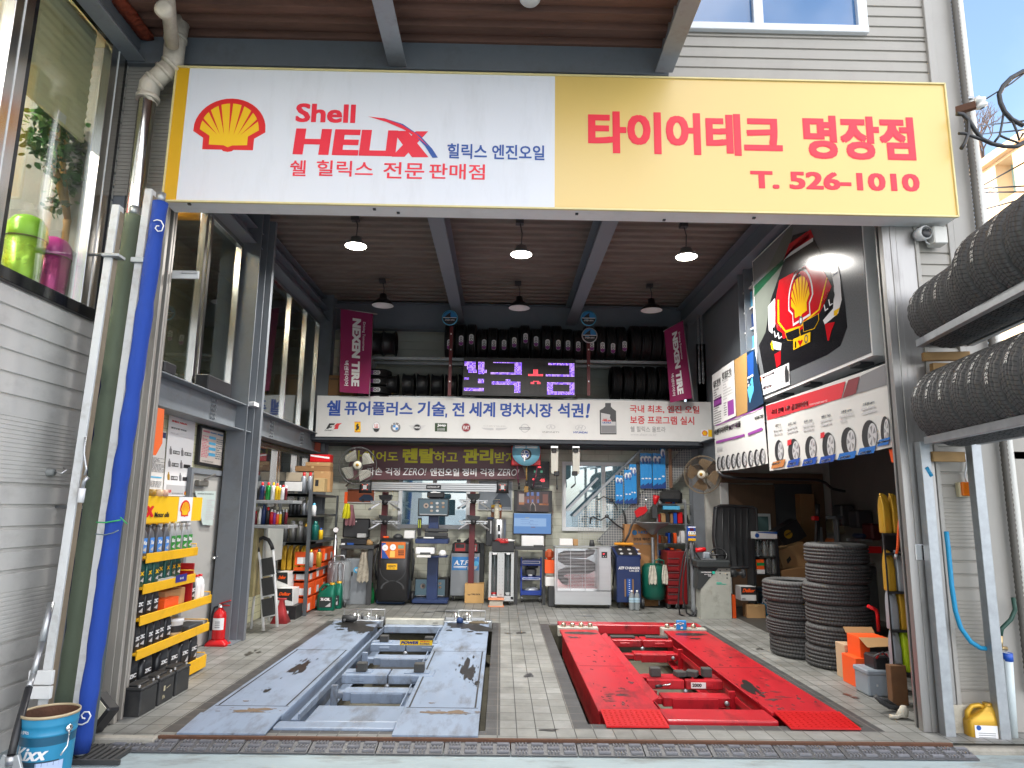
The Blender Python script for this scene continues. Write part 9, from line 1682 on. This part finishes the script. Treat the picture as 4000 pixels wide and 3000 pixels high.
p = at(*A4(560,1540),z=G); GJ2 = jug_proto('oil_jug',.27,.16,.36,gold,M('gold_cap','b48a28',.3,.3),swhite); GJ2.put((p.x,p.y,G),rz=-.12,scale=.82,label='big gold oil jug with a white label standing outside on the ground')
YH = 5.52; m = MB(M('cyan_hose','1c8ab8',.4)); m.tube(tz(A4,((378,480),(388,560),(405,750),(425,880),(450,960),(500,1030),(550,1062),(605,1066)),YH),.018,8); m.tube(tz(A4,((275,160),(302,205)),YH),.02,8); m.solo('blue_hose','light blue water hose looping down the right cladding to a tap','hose')
t = thing('water_tap','brass water tap with green hose above a white standpipe','tap',PT(A4,690,1525,YH)); m = MB(M('brass',(.5,.38,.2),.35,.9)); m.tube(tz(A4,((605,1066),(640,1060),(680,1065)),YH),.016,8); m.tube(tz(A4,((648,1070),(648,1000)),YH),.018,8); m.tube(tz(A4,((590,1040),(625,1052)),YH),.01,6); m.obj('tap',t); m = MB(M('dark_green_hose','1c4438',.5)); m.tube(tz(A4,((648,1000),(655,965),(700,920),(722,870),(712,810)),YH),.016,8); m.obj('green_hose',t); m = MB(M('pale_pipe','c4ced0',.5,0,.1,dirt='8a8474',damt=.4)); a,b = PT(A4,682,1085,YH),PT(A4,712,1530,YH); m.tube([b,a],.035,14); m.m(blue_pl); m.tube([a,a+Vector((0,0,-.06))],.037,14); m.obj('standpipe',t)
t = thing('alarm_box','orange and cream alarm box hung on the right cladding','alarm',PT(A4,478,305,5.6)); m = MB(M('cream_plastic','d0c4a0',.4)); B(m,A4,(440,235),(512,308),5.6,.05,.006); m.obj('case',t); m = MB(M('orange_lens','f07818',.2)); B(m,A4,(458,233),(508,303),5.575,.03,.006); m.obj('lens',t); m = MB(white); m.tube(tz(A4,((470,95),(480,150),(470,200),(480,235)),5.62),.008,6); m.obj('wire',t)
t = thing('security_camera','small white dome camera with a cable under the right end of the sign','camera',PT(A3,330,190,5.6)); m = MB(white); c = PT(A3,360,178,5.5); m.lathe([(0,.1),(.05,.1),(.06,.06),(.06,0),(.05,-.01)],c,24,(-.1,.9,.1)); m.lathe([(0,0),(.05,0),(.05,.015),(0,.015)],PT(A3,325,188,5.61),18,(0,1,0)); m.tube(tz(A3,((345,205),(365,245),(400,265),(440,262)),5.58),.008,6); m.obj('body',t); m = MB(black); m.lathe([(0,0),(.035,0),(.04,.01)],PT(A3,366,181,5.485),18,(0,1,0)); m.obj('lens',t)
bxt('junction_box','white junction box beside the small dome camera','junction box',A3,(408,135),(508,248),5.5,.12,M('ivory_box','c8c6c0',.4),.008)
bxt('lock_plate','bright steel lock plate on the right jamb','lock plate',A4,(222,545),(272,625),5.6,.012,chrome)
t = thing('downpipe','white downpipe with a grey corrugated cable duct at the right building corner','downpipe',(4.18,5.62,G)); m = MB(M('downpipe_white','d4d2cc',.4,0,.04)); m.lathe([(.033,G),(.033,9)],(4.16,5.62,0),18); m.obj('pipe',t); m = MB(M('duct_grey','5a5650',.6)); m.lathe([(.024+.006*(k % 2),.3+k*.02) for k in range(420)],(4.09,5.58,0),12); m.obj('duct',t); m = MB(galv)
for z in (5.3,6.6,3.6): m.lathe([(.037,0),(.037,.03)],(4.16,5.62,z),16); m.box(4.08,4.16,5.57,5.58,z,z+.02)
m.obj('bracket',t)
YI = 5.3; t = thing('cable_insulator','white porcelain insulator on a rusty arm with looped black service cables','insulator',PT(A8,820,800,YI)); m = MB(rust); m.bar(PT(A8,800,800,YI+.1),PT(A8,945,755,YI),.05,.06); m.obj('arm',t); m = MB(M('porcelain',(.75,.75,.73),.2)); c = PT(A8,970,735,YI); m.lathe([(.02,-.06),(.045,-.05),(.05,-.03),(.03,-.015),(.05,0),(.055,.015),(.03,.03),(.02,.05),(0,.05)],c,16,(-.3,0,1)); m.obj('insulator',t)
for pts,r in ((((805,820),(850,825),(895,870),(940,940),(985,1000),(1060,1035),(1150,1055),(1240,1055),(1290,1030)),.018),(((820,960),(860,960),(930,985),(1000,1010),(1100,1050),(1220,1060),(1290,1020)),.014),(((805,815),(850,820),(890,860),(890,960),(865,1030),(838,1070)),.016),(((1290,510),(1200,560),(1140,620),(1110,680),(1120,740),(1150,805),(1200,860),(1285,905)),.02),(((1020,710),(1100,660),(1200,600),(1290,530)),.006),(((1145,800),(1130,900),(1115,975),(1080,1020)),.01),(((1115,975),(1170,1000),(1230,1020),(1250,1030)),.01),(((1150,805),(1210,880),(1240,950),(1255,1010),(1285,960)),.01)): m = MB(black); m.tube(tz(A8,pts,YI),r,6); m.obj('cable',t)
# far house, wires and bare tree
HX = 15; hs_ = thing('corner_house','cream sunlit house with a recessed window beyond the right corner','house',(HX+4,20,G)); hm = M('house_cream_stucco','d8bc9c',.8,0,.05,1.5,dirt='9a8468',damt=.2); PH = PR(HX); c = at(*A8(970,1190),x=HX); wa,wb = PH.uv(A8(1080,1190)),PH.uv(A8(1235,1380)); zr = at(*A8(1200,1085),x=HX).z; u0,u1 = -c.y,-6
m = MB(hm)
m.slab(PH,u0,wa[0],G,zr,-8,0); m.slab(PH,wb[0],u1,G,zr,-8,0); m.slab(PH,wa[0],wb[0],wa[1],zr,-8,-.0); m.slab(PH,wa[0],wb[0],G,wb[1],-8,-.0); m.slab(PH,u0-.2,u1,zr,zr+.25,-8,.2); m.obj('wall',hs_); m = MB(M('house_glass','9cc4c8',.1,0,.1)); m.slab(PH,wa[0],wb[0],wb[1],wa[1],-.6,-.5); m.m(wf); m.slab(PH,wa[0]+.3,wa[0]+.4,wb[1],wa[1],-.5,-.42); m.slab(PH,wa[0],wb[0],wb[1],wb[1]+.1,-.5,-.4); m.obj('window',hs_)
m = MB(hm); q = at(*A8(950,1620),x=13); m.box(13,13.2,q.y-14,q.y,G,q.z,.01); m.m(white_pt)
for k in range(4): m.box(13.05,13.1,q.y-.8,q.y,q.z+.15+k*.2,q.z+.2+k*.2)
m.box(13.05,13.1,q.y-.05,q.y,q.z,q.z+.9); m.solo('garden_wall','cream garden wall with a white rail below the far house','wall')
tr = thing('bare_tree','bare winter tree beyond the downpipe by the far house','tree',(at(*A8(960,1300),y=34).x,34,G)); tx_ = at(*A8(985,1300),y=34); m = MB(M('bare_bark','6a5850',.9)); m.tube([(tx_.x,34,G),(tx_.x,34,tx_.z-1)],[.25,.15],8); m.obj('trunk',tr); m = MB(_M['bare_bark']); rr = random.Random(4)
def br(p,d,L_,r,n):
    q = p+d*L_; m.tube([p,(p+q)/2+Vector((rr.uniform(-.1,.1),0,rr.uniform(-.05,.1)))*L_,q],[r,r*.8,r*.6],4,cap=False)
    if n: [br(q,(d+Vector((rr.uniform(-.8,.8),rr.uniform(-.8,.8),rr.uniform(-.3,.6)))).normalized(),L_*rr.uniform(.6,.8),r*.6,n-1) for _ in range(3)]
br(Vector((tx_.x,34,tx_.z-1)),Vector((0,0,1)),1.6,.14,5); m.obj('crown',tr)
for k,(a,b) in enumerate((((900,915),(1290,870)),((900,975),(1290,935)),((940,1360),(1290,1340)),((960,1385),(1290,1382)),((930,1370),(1290,1170)),((960,1520),(1290,1430)))): m = MB(black); m.tube([PT(A8,*a,12),PT(A8,*b,9)],.012,5); m.solo('overhead_wire','thin black overhead wire crossing the sky at the right, %s from the top' % ('first','second','third','fourth','fifth','sixth')[k],'wire','overhead wires')
# behind the street rack
m = MB(M('dark_lean_to','2c2e30',.8)); m.box(4.2,7,6.4,6.5,G,2.1); m.m(galv); m.box(4.15,7,5.7,6.5,2.1,2.16); m.solo('lean_to','dark lean-to shelter behind the street tyre rack','shelter'); p = PT(A4,738,700,5.9); m = MB(M('mop_grey','6e6862',.9,0,.3)); rr = random.Random(2)
for k in range(40): x,y = p.x+rr.uniform(-.06,.06),5.85+rr.uniform(-.04,.04); m.tube([(x*.5+p.x*.5,y,PT(A4,0,570,5.9).z),(x,y,PT(A4,0,680,5.9).z),(x+rr.uniform(-.03,.03),y,PT(A4,0,770+rr.random()*40,5.9).z)],.008,4)
m.solo('mop_head','grey string mop hanging behind the right rack post','mop'); bxt('white_can','tall white plastic can behind the right rack post','can',A4,(655,250),(710,450),5.9,.15,_M['ivory_box'],.015)
